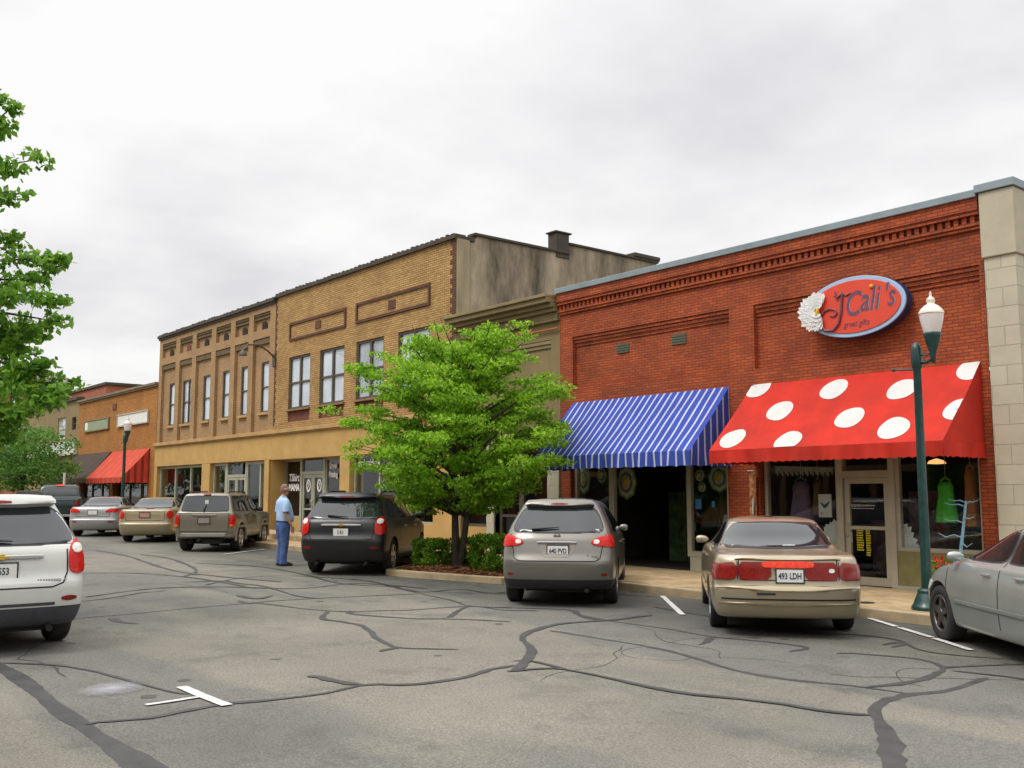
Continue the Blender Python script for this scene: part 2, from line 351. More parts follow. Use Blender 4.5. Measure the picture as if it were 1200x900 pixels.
CRACKS = [
    (0.15, 0.26, [(-11.77, 2.54), (-10.15, 2.52), (-8.76, 2.44), (-7.78, 2.42), (-7.03, 2.41), (-6.19, 2.39), (-5.4, 2.37)]),
    (0.06, 0.09, [(-14.48, 3.88), (-14.59, 4.33), (-14.61, 4.93), (-14.74, 5.59), (-14.87, 6.71), (-14.95, 7.39), (-14.79, 8.46), (-14.49, 9.78)]),
    (0.1, 0.07, [(-15.31, 6.91), (-14.78, 6.83), (-14.78, 7.02), (-13.65, 7.24), (-13.01, 7.59), (-12.87, 7.94), (-12.66, 8.4), (-12.52, 9.32), (-11.92, 9.76)]),
    (0.14, 0.05, [(-14.37, 4.62), (-13.9, 4.58), (-13.5, 4.7)]),
    (0.1, 0.06, [(-13.1, 7.64), (-12.71, 7.49), (-11.85, 7.86), (-11.35, 8.37), (-10.72, 8.77)]),
    (0.09, 0.09, [(-13.28, 7.39), (-12.56, 6.9), (-12.1, 6.93), (-11.65, 6.96), (-11.03, 6.74), (-10.49, 6.5), (-9.81, 6.34), (-9.53, 6.55), (-9.26, 6.81)]),
    (0.13, 0.08, [(-9.8, 6.39), (-9.76, 6.2), (-9.67, 6.03)]),
    (0.06, 0.11, [(-8.09, 2.45), (-8.12, 2.55), (-8.02, 2.91), (-8.11, 3.28), (-8.14, 3.62), (-8.05, 4.01), (-8.03, 4.44), (-8.14, 4.94), (-7.9, 5.25), (-7.88, 5.82), (-8.06, 6.32), (-8.1, 6.66)]),
    (0.16, 0.12, [(-8.84, 4.7), (-8.73, 4.78), (-8.44, 4.8), (-8.16, 4.91)]),
    (0.14, 0.11, [(-7.89, 6.46), (-8.14, 6.83), (-8.72, 7.42), (-9.39, 7.85), (-9.7, 8.14), (-9.97, 8.59), (-10.17, 9.21), (-10.04, 10.05), (-10.08, 10.86)]),
    (0.09, 0.06, [(-8.32, 6.8), (-8.19, 6.96), (-7.8, 6.94), (-7.59, 6.93)]),
    (0.1, 0.08, [(-7.87, 6.38), (-7.71, 6.86), (-7.16, 6.93), (-6.59, 6.92), (-6.1, 6.95), (-5.75, 7.1), (-5.4, 7.24), (-4.84, 7.33), (-4.6, 7.49)]),
    (0.17, 0.12, [(-3.51, 5.94), (-3.72, 6.31), (-3.93, 6.66), (-4.23, 7.08), (-4.59, 7.55), (-4.79, 7.95), (-4.84, 8.45), (-4.73, 8.84), (-4.73, 9.3), (-4.8, 9.89)]),
    (0.09, 0.08, [(-9.79, 8.64), (-8.95, 8.66), (-8.04, 8.66), (-7.35, 8.52), (-6.57, 8.26), (-5.95, 8.25), (-5.36, 8.47), (-4.82, 8.55)]),
    (0.08, 0.07, [(-11.97, 9.79), (-11.26, 10.29), (-10.7, 10.02), (-9.91, 9.92), (-8.94, 9.96), (-8.17, 9.87), (-7.5, 10.07), (-6.97, 10.08), (-6.9, 9.66)]),
    (0.12, 0.06, [(-8.12, 9.81), (-7.94, 9.48), (-7.85, 9.23)]),
    (0.06, 0.1, [(-6.5, 9.96), (-6.4, 10.13), (-5.77, 10.36), (-5.34, 10.08), (-5.19, 9.62), (-5.13, 9.04), (-5.25, 8.5)]),
    (0.1, 0.05, [(-5.34, 10.08), (-5.14, 10.5), (-4.79, 11.17)]),
    (0.07, 0.05, [(-5.19, 9.96), (-4.85, 10.06), (-4.33, 10.08)]),
    (0.06, 0.05, [(-8.28, 11.32), (-7.63, 11.13), (-7.21, 11.44), (-6.65, 11.47), (-6.04, 10.95), (-5.56, 10.96), (-5.03, 11.2)]),
    (0.08, 0.06, [(-16.65, 4.88), (-16.87, 5.41), (-17.38, 6.07), (-17.42, 6.37), (-17.55, 6.57)]),
    (0.1, 0.06, [(-18.83, 7.37), (-18.66, 8.06), (-17.99, 8.1), (-17.19, 8.24), (-15.32, 7.96), (-14.73, 8.11)]),
    (0.14, 0.08, [(-16.05, 7.2), (-15.38, 7.23), (-15.69, 7.68)]),
    (0.06, 0.06, [(-18.04, 7.46), (-18.99, 8.55), (-19.03, 9.49), (-18.18, 10.0), (-17.05, 10.31), (-15.06, 9.99), (-14.64, 10.06), (-14.65, 10.81), (-13.92, 10.82), (-13.46, 11.2)]),
    (0.08, 0.06, [(-16.12, 10.12), (-14.61, 9.86), (-13.3, 9.64), (-12.57, 9.44), (-12.01, 9.83)]),
    (0.12, 0.07, [(-11.6, 8.34), (-12.48, 9.37), (-11.83, 9.52), (-11.45, 9.86)]),
    (0.06, 0.05, [(-13.83, 10.93), (-13.75, 12.04), (-12.91, 12.2), (-12.31, 12.54), (-11.64, 12.77)]),
    (0.07, 0.05, [(-11.11, 10.32), (-10.46, 9.88), (-10.06, 9.87)]),
    (0.07, 0.05, [(-10.8, 11.65), (-9.77, 11.44), (-9.07, 11.43), (-8.42, 11.7)]),
    (0.08, 0.05, [(-6.53, 10.97), (-6.54, 11.28), (-6.41, 11.24), (-6.37, 10.87)]),
    (0.06, 0.06, [(-11.37, 2.59), (-11.05, 2.9), (-10.49, 3.15), (-9.68, 3.29), (-8.92, 3.41), (-8.72, 3.49)]),
    (0.12, 0.1, [(-29.59, 9.01), (-26.62, 8.92), (-21.77, 8.23), (-19.54, 8.44), (-17.84, 8.9)]),
    (0.1, 0.1, [(-27.1, 9.42), (-25.09, 9.47), (-21.46, 8.67), (-19.99, 7.82)]),
    (0.09, 0.07, [(-23.36, 9.44), (-21.6, 10.13), (-19.39, 10.06), (-16.88, 9.65), (-15.67, 10.2)]),
    (0.09, 0.07, [(-22.02, 6.35), (-21.32, 7.34), (-19.47, 7.88), (-16.92, 7.95)]),
    (0.1, 0.08, [(-17.24, 5.12), (-17.97, 6.49), (-17.56, 7.59), (-16.47, 8.55), (-16.69, 9.91), (-15.13, 10.4)]),
]
LINES = [
    (0.12, [(-11.72, 12.88), (-9.82, 11.21)]),
    (0.12, [(-7.97, 13.05), (-7.26, 12.53)]),
    (0.12, [(-7.17, 12.46), (-6.46, 11.96)]),
    (0.12, [(-6.4, 11.91), (-5.68, 11.37)]),
    (0.085, [(-8.49, 3.04), (-8.5, 3.26), (-8.53, 3.5)]),
    (0.14, [(-9.05, 3.56), (-8.6, 3.55), (-8.06, 3.56)]),
    (0.11, [(-25.88, 11.2), (-27.34, 13.08)]),
]

# ------------------------------------------------------------------ the street
def asphalt():
    m, t, b = new_mat('asphalt')
    b.inputs['Roughness'].default_value = 0.82
    b.inputs['Specular IOR Level'].default_value = 0.35
    c = t.nodes.new('ShaderNodeTexCoord')
    def noise(sc_, det=4, rough=0.6):
        n = t.nodes.new('ShaderNodeTexNoise'); n.inputs['Scale'].default_value = sc_; n.inputs['Detail'].default_value = det; n.inputs['Roughness'].default_value = rough
        t.links.new(c.outputs['Object'], n.inputs['Vector']); return n.outputs[0]
    def ramp(x, p0, c0, p1, c1):
        r = t.nodes.new('ShaderNodeValToRGB'); t.links.new(x, r.inputs[0])
        r.color_ramp.elements[0].position = p0; r.color_ramp.elements[0].color = (*c0, 1)
        r.color_ramp.elements[1].position = p1; r.color_ramp.elements[1].color = (*c1, 1); return r.outputs[0]
    def mix(a, b_, f, mode='MULTIPLY'):
        x = t.nodes.new('ShaderNodeMix'); x.data_type = 'RGBA'; x.blend_type = mode
        if isinstance(f, (int, float)): x.inputs[0].default_value = f
        else: t.links.new(f, x.inputs[0])
        t.links.new(a, x.inputs[6]); t.links.new(b_, x.inputs[7]); return x.outputs[2]
    base = ramp(noise(0.35, 7, 0.65), 0.3, (0.142, 0.135, 0.115), 0.7, (0.214, 0.203, 0.173))
    sp = ramp(noise(48, 5, 0.8), 0.38, (0.48, 0.48, 0.48), 0.63, (1.5, 1.48, 1.42))
    fine = ramp(noise(170, 2, 0.7), 0.3, (0.55, 0.55, 0.55), 0.7, (1.45, 1.45, 1.45))
    col = mix(mix(base, sp, 0.75), fine, 0.8)
    # oil-darkened strip where the cars park (y 10.6 .. 13)
    s = t.nodes.new('ShaderNodeSeparateXYZ'); t.links.new(c.outputs['Object'], s.inputs[0])
    n_ = noise(0.6, 6, 0.6)
    a = t.nodes.new('ShaderNodeMath'); a.operation = 'MULTIPLY_ADD'; t.links.new(n_, a.inputs[0]); a.inputs[1].default_value = 3.2; t.links.new(s.outputs[1], a.inputs[2])
    mr = t.nodes.new('ShaderNodeMapRange'); t.links.new(a.outputs[0], mr.inputs[0]); mr.inputs[1].default_value = 11.0; mr.inputs[2].default_value = 13.3; mr.inputs[3].default_value = 0; mr.inputs[4].default_value = 0.8
    dark = t.nodes.new('ShaderNodeRGB'); dark.outputs[0].default_value = (0.46, 0.49, 0.50, 1)
    col = mix(col, dark.outputs[0], mr.outputs[0])
    # worn wheel tracks and oil blotches
    bl = ramp(noise(0.9, 4, 0.7), 0.36, (0.62, 0.64, 0.66), 0.46, (1, 1, 1))
    col = mix(col, bl, 0.5)
    # long patches of newer, greyer surface
    mp = t.nodes.new('ShaderNodeMapping'); mp.inputs['Scale'].default_value = (0.10, 0.5, 1); mp.inputs['Rotation'].default_value = (0, 0, 0.12)
    t.links.new(c.outputs['Object'], mp.inputs[0])
    n5 = t.nodes.new('ShaderNodeTexNoise'); n5.inputs['Scale'].default_value = 1.0; n5.inputs['Detail'].default_value = 3; t.links.new(mp.outputs[0], n5.inputs['Vector'])
    col = mix(col, ramp(n5.outputs[0], 0.46, (0.76, 0.78, 0.83), 0.53, (1.06, 1.05, 1.02)), 0.85)
    # crown wear: hairline network
    vo = t.nodes.new('ShaderNodeTexVoronoi'); vo.feature = 'DISTANCE_TO_EDGE'; vo.inputs['Scale'].default_value = 1.4
    wv = t.nodes.new('ShaderNodeTexNoise'); wv.inputs['Scale'].default_value = 2.2; wv.inputs['Detail'].default_value = 5
    t.links.new(c.outputs['Object'], wv.inputs['Vector'])
    ad = t.nodes.new('ShaderNodeVectorMath'); ad.operation = 'MULTIPLY_ADD'; ad.inputs[1].default_value = (0.8, 0.8, 0); t.links.new(wv.outputs['Color'], ad.inputs[0]); t.links.new(c.outputs['Object'], ad.inputs[2])
    t.links.new(ad.outputs[0], vo.inputs['Vector'])
    col = mix(col, ramp(vo.outputs['Distance'], 0.0, (0.55, 0.55, 0.55), 0.016, (1, 1, 1)), 0.35)
    t.links.new(col, b.inputs['Base Color'])
    bp = t.nodes.new('ShaderNodeBump'); bp.inputs['Strength'].default_value = 0.5; bp.inputs['Distance'].default_value = 0.01
    t.links.new(noise(110, 4, 0.7), bp.inputs['Height']); t.links.new(bp.outputs[0], b.inputs['Normal'])
    return m
ASPH = asphalt()
SEAL = mk('crack_sealant', (0.042, 0.041, 0.040), 0.62, var=0.35, scale=3.5, bump=0.3, bscale=30)
PAINT = mk('worn_white_line_paint', (0.58, 0.57, 0.54), 0.7, var=0.28, scale=14, bump=0.3)
CONC = mk('tan_concrete', (0.40, 0.285, 0.155), 0.85, var=0.3, scale=2.4, bump=0.3, bscale=40)
KERB = mk('kerb_concrete', (0.40, 0.31, 0.19), 0.85, var=0.22, scale=2.5, bump=0.3, bscale=40)
MULCH = mk('bark_mulch', (0.13, 0.052, 0.02), 0.95, var=0.55, scale=22, bump=1.0, bscale=35)

mb = MB()
for a, b_ in ((-1500, -140), (-140, 60), (60, 900)):
    mb.quad((a, -900, g(a)), (b_, -900, g(b_)), (b_, 1500, g(b_)), (a, 1500, g(a)))
struct(mb.build('road', ASPH))

KY, KYL, KW = 13.2, 13.62, 0.16
mb = MB()
x = -76.0
while x < 11.9:                                       # slabs with joints
    x2 = min(x + 1.5, 12)
    for y0, y1 in (((KY if x > -17.6 else KYL) + 0.003, 14.55), (14.55, 16.0)):
        e_ = 0.006
        p = [(x + e_, y0 + e_), (x2 - e_, y0 + e_), (x2 - e_, y1 - e_), (x + e_, y1 - e_)]
        mb.hexa([(a, b_, g(a) - 0.05) for a, b_ in p], [(a, b_, g(a) + 0.15) for a, b_ in p])
    x = x2
struct(mb.build('sidewalk', CONC, bev=0.006))
mb = MB()
x = -76.0
while x < 11.9:
    x2 = min(x + 3.0, 12)
    if not (-19.4 < (x + x2) / 2 < -15.8):
        ky = KY if x > -17.6 else KYL
        p = [(x + .004, ky - KW), (x2 - .004, ky - KW), (x2 - .004, ky), (x + .004, ky)]
        mb.hexa([(a, b_, g(a) - 0.05) for a, b_ in p], [(a, b_, g(a) + 0.147) for a, b_ in p])
    x = x2
struct(mb.build('kerb', KERB, bev=0.02))
mb = MB()                                             # raised inner walk along the brown and yellow shops
p = [(-44.4, 14.6), (-22.4, 14.6), (-22.4, 15.88), (-44.4, 15.88)]
mb.hexa([(a, b_, g(a)) for a, b_ in p], [(a, b_, g(a) + 0.33) for a, b_ in p])
struct(mb.build('sidewalk', CONC, bev=0.02))

# planting island between the parked cars
isl = [(-17.95, 11.30), (-17.2, 11.42), (-16.0, 11.75), (-15.05, 12.05), (-15.0, 12.25), (-15.9, 13.2), (-19.6, 13.6), (-18.2, 11.55)]
cxm = sum(p[0] for p in isl) / 8; cym = sum(p[1] for p in isl) / 8
inn = [(cxm + (p[0] - cxm) * 0.93, min(13.6, cym + (p[1] - cym) * 0.86 + 0.03)) for p in isl]
mb = MB(); n_ = len(isl); vs_ = []
for poly, z in ((isl, -0.05), (isl, 0.12), (inn, 0.13), (inn, 0.02)):
    vs_ += [(a, b_, g(a) + z) for a, b_ in poly]
fs_ = [(k * n_ + i, k * n_ + (i + 1) % n_, (k + 1) * n_ + (i + 1) % n_, (k + 1) * n_ + i) for k in range(3) for i in range(n_)]
mb.add(vs_, fs_); struct(mb.build('kerb', KERB, bev=0.015))
mb = MB(); rows = []
for k in range(9):
    f = k / 8.0
    rows.append([(cxm + (a - cxm) * f, cym + (b_ - cym) * f) for a, b_ in inn])
vs_ = []
for k, rr in enumerate(rows):
    vs_ += [(a, b_, g(a) + 0.09 + 0.12 * (1 - (k / 8.0) ** 2) + random.uniform(-.015, .015)) for a, b_ in rr]
mb.add(vs_, [(k * 8 + i, k * 8 + (i + 1) % 8, (k + 1) * 8 + (i + 1) % 8, (k + 1) * 8 + i) for k in range(8) for i in range(8)], smooth=True)
for k in range(900):                                  # loose bark chips
    i = random.randrange(8); f, t_ = math.sqrt(random.random()) * 0.97, random.random()
    a = inn[i]; b2 = inn[(i + 1) % 8]
    px, py = cxm + ((a[0] * (1 - t_) + b2[0] * t_) - cxm) * f, cym + ((a[1] * (1 - t_) + b2[1] * t_) - cym) * f
    pz = g(px) + 0.10 + 0.12 * (1 - f * f); an = random.uniform(0, 3.14); l, w_ = random.uniform(.03, .07), random.uniform(.01, .025)
    dx, dy = math.cos(an), math.sin(an)
    mb.add([(px - dx * l, py - dy * l, pz), (px + dy * w_, py - dx * w_, pz + .012), (px + dx * l, py + dy * l, pz + .02), (px - dy * w_, py + dx * w_, pz + .006)], ((0, 1, 2, 3),), 1)
struct(mb.build('planting_bed', [MULCH, mk('bark_chips', (0.22, 0.085, 0.03), 0.9, var=0.5, scale=9)]))

# tar-sealed cracks and painted lines, thin sheets on the asphalt
def ribbon(mb, pts, w0, w1=None, z=0.004, jit=0.25, ends=True):
    w1 = w0 if w1 is None else w1
    P = [Vector((p[0], p[1])) for p in pts]
    Q = []
    for i in range(len(P) - 1):                       # Catmull-Rom
        a, b_, c_, d_ = P[max(i - 1, 0)], P[i], P[i + 1], P[min(i + 2, len(P) - 1)]
        k = max(2, int((c_ - b_).length / 0.12))
        for j in range(k):
            t_ = j / k
            Q.append(0.5 * ((2 * b_) + (c_ - a) * t_ + (2 * a - 5 * b_ + 4 * c_ - d_) * t_ ** 2 + (-a + 3 * b_ - 3 * c_ + d_) * t_ ** 3))
    Q.append(P[-1])
    L_, R_ = [], []
    for i, q in enumerate(Q):
        d = (Q[min(i + 1, len(Q) - 1)] - Q[max(i - 1, 0)]); d = d.normalized() if d.length > 1e-6 else Vector((1, 0))
        nn = Vector((-d.y, d.x)); f = i / max(1, len(Q) - 1)
        ww = (w0 + (w1 - w0) * f) / 2
        if ends: ww *= 1 + .35 * math.sin(i * .31 + w0 * 900) * math.sin(i * .117 + w1 * 500)
        if ends and (i == 0 or i == len(Q) - 1): ww *= 0.35
        q = q + nn * random.uniform(-1, 1) * ww * jit * 0.5
        a, b_ = q + nn * ww * random.uniform(1 - jit, 1 + jit), q - nn * ww * random.uniform(1 - jit, 1 + jit)
        L_.append((a.x, a.y, g(a.x) + z)); R_.append((b_.x, b_.y, g(b_.x) + z))
    n = len(Q)
    mb.add(L_ + R_, [(i + n, i + 1 + n, i + 1, i) for i in range(n - 1)])
mb = MB()
for k, (w0, w1, pts) in enumerate(CRACKS):
    ribbon(mb, pts, w0 * .8, w1 * .8, z=0.003 + 0.0006 * (k % 12), jit=.1 if w1 > .2 else .3)
struct(mb.build('road_crack_sealant', SEAL))
mb = MB(); rc = random.Random(17)                     # unsealed hairline cracks wandering between the sealed ones
for k in range(28):
    x, y, a = rc.uniform(-27, -3.5), rc.uniform(2.2, 12.2), rc.uniform(0, 6.28); P = [(x, y)]
    for j in range(rc.randint(4, 12)):
        a += rc.gauss(0, .55); x += .28 * math.cos(a); y += .28 * math.sin(a)
        if 1.5 < y < 12.9: P.append((x, y))
    if len(P) > 3: ribbon(mb, P, rc.uniform(.012, .024), .008, z=.0022, jit=.6)
struct(mb.build('road_hairline_crack', mk('dark_crack', (.045, .043, .04), .95)))
mb = MB()                                             # old oil drips in the bays and lane
for k in range(45):
    x, y, r_ = rc.uniform(-24, -4), rc.choice((rc.uniform(10.2, 12.9), rc.uniform(3, 10))), rc.uniform(.02, .11)
    mb.add([(x + r_ * math.cos(t_ / 10 * 6.283) * rc.uniform(.6, 1.2), y + r_ * math.sin(t_ / 10 * 6.283) * rc.uniform(.6, 1.2), g(x) + .0018) for t_ in range(10)], (tuple(range(10)),))
struct(mb.build('road_stain', mk('oil_drip', (.06, .058, .055), .7, var=.4, scale=20)))
mb = MB()
for k, (w0, pts) in enumerate(LINES):
    ribbon(mb, pts, w0 * .72, z=0.012 + 0.001 * (k % 4), jit=0.06, ends=False)
struct(mb.build('road_marking', PAINT))
def stain_mat():
    m = bpy.data.materials.new('pale_spill'); m.use_nodes = True; t = m.node_tree; b = t.nodes['Principled BSDF']
    b.inputs['Base Color'].default_value = (.40, .40, .43, 1); b.inputs['Roughness'].default_value = .6
    c = t.nodes.new('ShaderNodeTexCoord'); ln = t.nodes.new('ShaderNodeVectorMath'); ln.operation = 'LENGTH'; mp = t.nodes.new('ShaderNodeMapping'); mp.inputs['Scale'].default_value = (3.1, 2.4, 0)
    t.links.new(c.outputs['Object'], mp.inputs[0]); t.links.new(mp.outputs[0], ln.inputs[0])
    n = t.nodes.new('ShaderNodeTexNoise'); n.inputs['Scale'].default_value = 9; n.inputs['Detail'].default_value = 6; t.links.new(c.outputs['Object'], n.inputs['Vector'])
    a = t.nodes.new('ShaderNodeMath'); a.operation = 'MULTIPLY_ADD'; a.inputs[1].default_value = .7; t.links.new(n.outputs[0], a.inputs[0]); t.links.new(ln.outputs['Value'], a.inputs[2])
    r = t.nodes.new('ShaderNodeMapRange'); t.links.new(a.outputs[0], r.inputs[0]); r.inputs[1].default_value = .35; r.inputs[2].default_value = 1.25; r.inputs[3].default_value = .75; r.inputs[4].default_value = 0
    t.links.new(r.outputs[0], b.inputs['Alpha']); return m
mb = MB(); mb.add([(.42 * math.cos(t_ / 24 * 6.283), .46 * math.sin(t_ / 24 * 6.283), 0) for t_ in range(24)], (tuple(range(24)),))
o = mb.build('road_stain', stain_mat()); o.location = (-9.33, 3.03, g(-9.33) + .0155); o.rotation_euler = (0, math.atan(SLOPE), R(50.7)); struct(o)

# ------------------------------------------------------------------ buildings
YF = 15.9
def window(parent, x0, x1, z0, z1, y, fr=0.07, cols=1, rows=2, back=BLIND, fmat=BRONZE, gmat=WGLASS, dep=0.09, backs=None):
    mb = MB()
    mb.box(x0, x0 + fr, y, y + dep, z0, z1); mb.box(x1 - fr, x1, y, y + dep, z0, z1)
    mb.box(x0 + fr, x1 - fr, y + .002, y + dep, z0, z0 + fr); mb.box(x0 + fr, x1 - fr, y + .002, y + dep, z1 - fr, z1)
    iw = (x1 - x0 - 2 * fr)
    for c in range(1, cols):
        xc = x0 + fr + iw * c / cols; mb.box(xc - fr * .7, xc + fr * .7, y + .004, y + dep, z0 + fr, z1 - fr)
    for r in range(1, rows):
        zc = z0 + (z1 - z0) * r / rows; mb.box(x0 + fr, x1 - fr, y + .012, y + dep - .02, zc - fr * .4, zc + fr * .4)
    o = mb.build('window', fmat, parent)
    mb = MB(); mb.quad((x0 + fr, y + .05, z0 + fr), (x1 - fr, y + .05, z0 + fr), (x1 - fr, y + .05, z1 - fr), (x0 + fr, y + .05, z1 - fr))
    mb.build('pane', gmat, o)
    mb = MB()
    for c in range(cols):
        a = x0 + fr + iw * c / cols; b_ = a + iw / cols; zb = z0
        mb.quad((a, y + .062, z0 + fr * .5), (b_, y + .062, z0 + fr * .5), (b_, y + .062, z1 - fr * .5), (a, y + .062, z1 - fr * .5), 0)
    mb.build('blind', back, o)
    return o
def shopwin(parent, x0, x1, z0, z1, y, mull=(), trans=None, fr=0.07, fmat=ALU, gmat=GLASS, name='shop_window', dep=0.1):
    mb = MB()
    mb.box(x0, x0 + fr, y, y + dep, z0, z1); mb.box(x1 - fr, x1, y, y + dep, z0, z1)
    mb.box(x0 + fr, x1 - fr, y + .002, y + dep, z0, z0 + fr); mb.box(x0 + fr, x1 - fr, y + .002, y + dep, z1 - fr, z1)
    for xm in mull: mb.box(xm - fr / 2, xm + fr / 2, y + .003, y + dep, z0 + fr, z1 - fr)
    if trans: mb.box(x0 + fr, x1 - fr, y + .008, y + dep - .01, trans - fr / 2, trans + fr / 2)
    o = mb.build(name, fmat, parent)
    mb = MB(); mb.quad((x0 + fr, y + .05, z0 + fr), (x1 - fr, y + .05, z0 + fr), (x1 - fr, y + .05, z1 - fr), (x0 + fr, y + .05, z1 - fr))
    mb.build('pane', gmat, o)
    return o
def door(parent, x0, x1, z0, z1, y, fmat=ALU, rail=None, fr=0.1, hside=1):
    mb = MB()
    mb.box(x0, x0 + fr, y, y + .06, z0, z1); mb.box(x1 - fr, x1, y, y + .06, z0, z1)
    mb.box(x0 + fr, x1 - fr, y + .002, y + .06, z0, z0 + fr * 1.4); mb.box(x0 + fr, x1 - fr, y + .002, y + .06, z1 - fr, z1)
    if rail: mb.box(x0 + fr, x1 - fr, y + .003, y + .06, rail - .03, rail + .03)
    o = mb.build('door', fmat, parent)
    mb = MB(); mb.quad((x0 + fr, y + .04, z0 + fr), (x1 - fr, y + .04, z0 + fr), (x1 - fr, y + .04, z1 - fr), (x0 + fr, y + .04, z1 - fr)); mb.build('pane', GLASS, o)
    hx = x1 - fr * .5 if hside > 0 else x0 + fr * .5; zm = z0 + 0.95
    mb = MB(); mb.tube([(hx, y, zm - .12), (hx, y - .06, zm - .1), (hx, y - .06, zm + .1), (hx, y, zm + .12)], .012, 6); mb.build('handle', ALU, o)
    return o
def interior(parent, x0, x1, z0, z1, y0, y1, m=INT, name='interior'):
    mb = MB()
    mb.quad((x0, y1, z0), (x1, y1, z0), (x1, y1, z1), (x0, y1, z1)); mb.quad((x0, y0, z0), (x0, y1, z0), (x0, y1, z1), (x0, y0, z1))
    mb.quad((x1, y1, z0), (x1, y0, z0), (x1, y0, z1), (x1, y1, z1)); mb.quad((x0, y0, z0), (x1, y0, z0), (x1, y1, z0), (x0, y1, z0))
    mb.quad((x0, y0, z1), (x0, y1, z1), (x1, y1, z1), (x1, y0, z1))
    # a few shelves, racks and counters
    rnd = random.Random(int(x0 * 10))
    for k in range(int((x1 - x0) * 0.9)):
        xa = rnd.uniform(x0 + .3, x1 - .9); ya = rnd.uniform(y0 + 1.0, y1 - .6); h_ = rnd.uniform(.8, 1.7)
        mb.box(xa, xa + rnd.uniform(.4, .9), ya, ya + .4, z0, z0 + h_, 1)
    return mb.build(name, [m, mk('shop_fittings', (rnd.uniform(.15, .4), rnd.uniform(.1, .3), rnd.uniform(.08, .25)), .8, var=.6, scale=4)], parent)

# --- red brick shop building with the stone corner pier
rb = thing('brick_building', 'one-storey red brick building with corbelled cornice, oval sign and two awnings', 'building', (-12.2, YF, g(-12.2)))
mb = MB()
XL, XR = -17.6, -7.42
holes = [(-17.17, -12.56, 4.25, 5.53, .11, 0), (-11.96, -7.5, 4.25, 5.52, .11, 0),
         (-17.28, -12.68, -.3, 3.55, .35), (-11.92, -7.66, -.3, 3.55, .35)]
mb.wall(XL, XR, -.3, 6.58, holes, YF)
mb.quad((XL, YF, -.3), (XL, YF, 6.58), (XL, 36, 6.58), (XL, 36, -.3)); mb.quad((XL, 36, -.3), (XL, 36, 6.3), (XR, 36, 6.3), (XR, 36, -.3))
mb.build('wall', RED_BRICK, rb)
mb = MB()
mb.box(XL, XR, YF - .05, YF - .002, 6.10, 6.155); mb.box(XL, XR, YF - .075, YF - .002, 6.157, 6.21)
n_ = 74
for k in range(n_):
    xa = XL + .02 + (XR - XL - .04) * k / n_; mb.box(xa, xa + .075, YF - .06, YF - .003, 6.212, 6.33)
mb.box(XL, XR, YF - .10, YF - .002, 6.332, 6.40); mb.box(XL, XR, YF - .125, YF - .002, 6.402, 6.60)
for x0, x1, zt in ((-17.17, -12.56, 5.53), (-11.96, -7.5, 5.52)):
    for k in range(3): mb.box(x0 + .01, x1 - .01, YF + .028 * (k + 1), YF + .108, zt - .003 - .075 * (k + 1), zt - .008 - .075 * k)
mb.build('cornice', RED_BRICK, rb)
mb = MB(); mb.box(XL - .03, XR - .002, YF - .17, YF + .4, 6.602, 6.73); mb.box(XL - .03, XL + .3, YF + .4, 36, 6.45, 6.72); mb.build('coping', COPING, rb, bev=.01)
mb = MB(); mb.box(XR - .02, XR + .61, YF - .18, YF + .5, 6.655, 6.79); mb.box(XR + .02, XR + .61, YF + .502, 36, 6.652, 6.79); mb.build('coping', COPING, rb, bev=.01)
mb = MB(); mb.quad((XL, YF, 6.42), (-6.9, YF, 6.42), (-6.9, 36, 6.42), (XL, 36, 6.42)); mb.build('roof', ROOF, rb)
mb = MB()
mb.box(XR + .05, -6.87, YF - .10, YF + .3, -.3, 5.58); 
mb.box(-7.2, -6.89, YF + .302, 36, -.3, 6.65)
mb.split('corner_pier', STONE, rb, bev=.012)
mb = MB(); mb.box(XR + .03, -6.84, YF - .14, YF + .32, 5.582, 6.65); mb.build('pier_cap', mk('plain_stone', (.48, .43, .315), .85, var=.08, scale=3, bump=.2), rb, bev=.015)
for x0, x1, z0, z1 in ((-15.82, -15.43, 4.99, 5.20), (-14.17, -13.77, 4.99, 5.22)):
    mb = MB(); mb.box(x0, x1, YF + .096, YF + .108, z0, z1)
    for k in range(4): mb.box(x0 + .01, x1 - .01, YF + .088, YF + .097, z0 + k * .055, z0 + k * .055 + .03)
    mb.build('wall_vent', VENT, rb)
zb = g(-14) + .152
# shop under the blue awning
mb = MB(); mb.box(-17.25, -16.0, YF + .1, YF + .3, zb - .1, zb + .45); mb.box(-13.78, -12.7, YF + .1, YF + .3, zb - .1, zb + .28); mb.split('stall_riser', ALU, rb)
shopwin(rb, -17.26, -15.98, zb + .46, 3.5, YF + .12, mull=(-16.1,))
shopwin(rb, -13.86, -12.70, zb + .285, 3.5, YF + .12, fr=.11)
mb = MB(); mb.quad((-15.98, YF + .2, zb + .3), (-15.5, YF + 1.9, zb + .3), (-15.5, YF + 1.9, 3.5), (-15.98, YF + .2, 3.5)); mb.quad((-14.3, YF + 1.9, zb + .3), (-13.86, YF + .2, zb + .3), (-13.86, YF + .2, 3.5), (-14.3, YF + 1.9, 3.5))
mb.split('shop_window', GLASS, rb)
door(rb, -15.45, -14.35, zb, 2.3, YF + 1.9, fmat=BRONZE, rail=1.2)
interior(rb, -17.4, -12.45, zb - .004, 3.6, YF + .22, YF + 6)
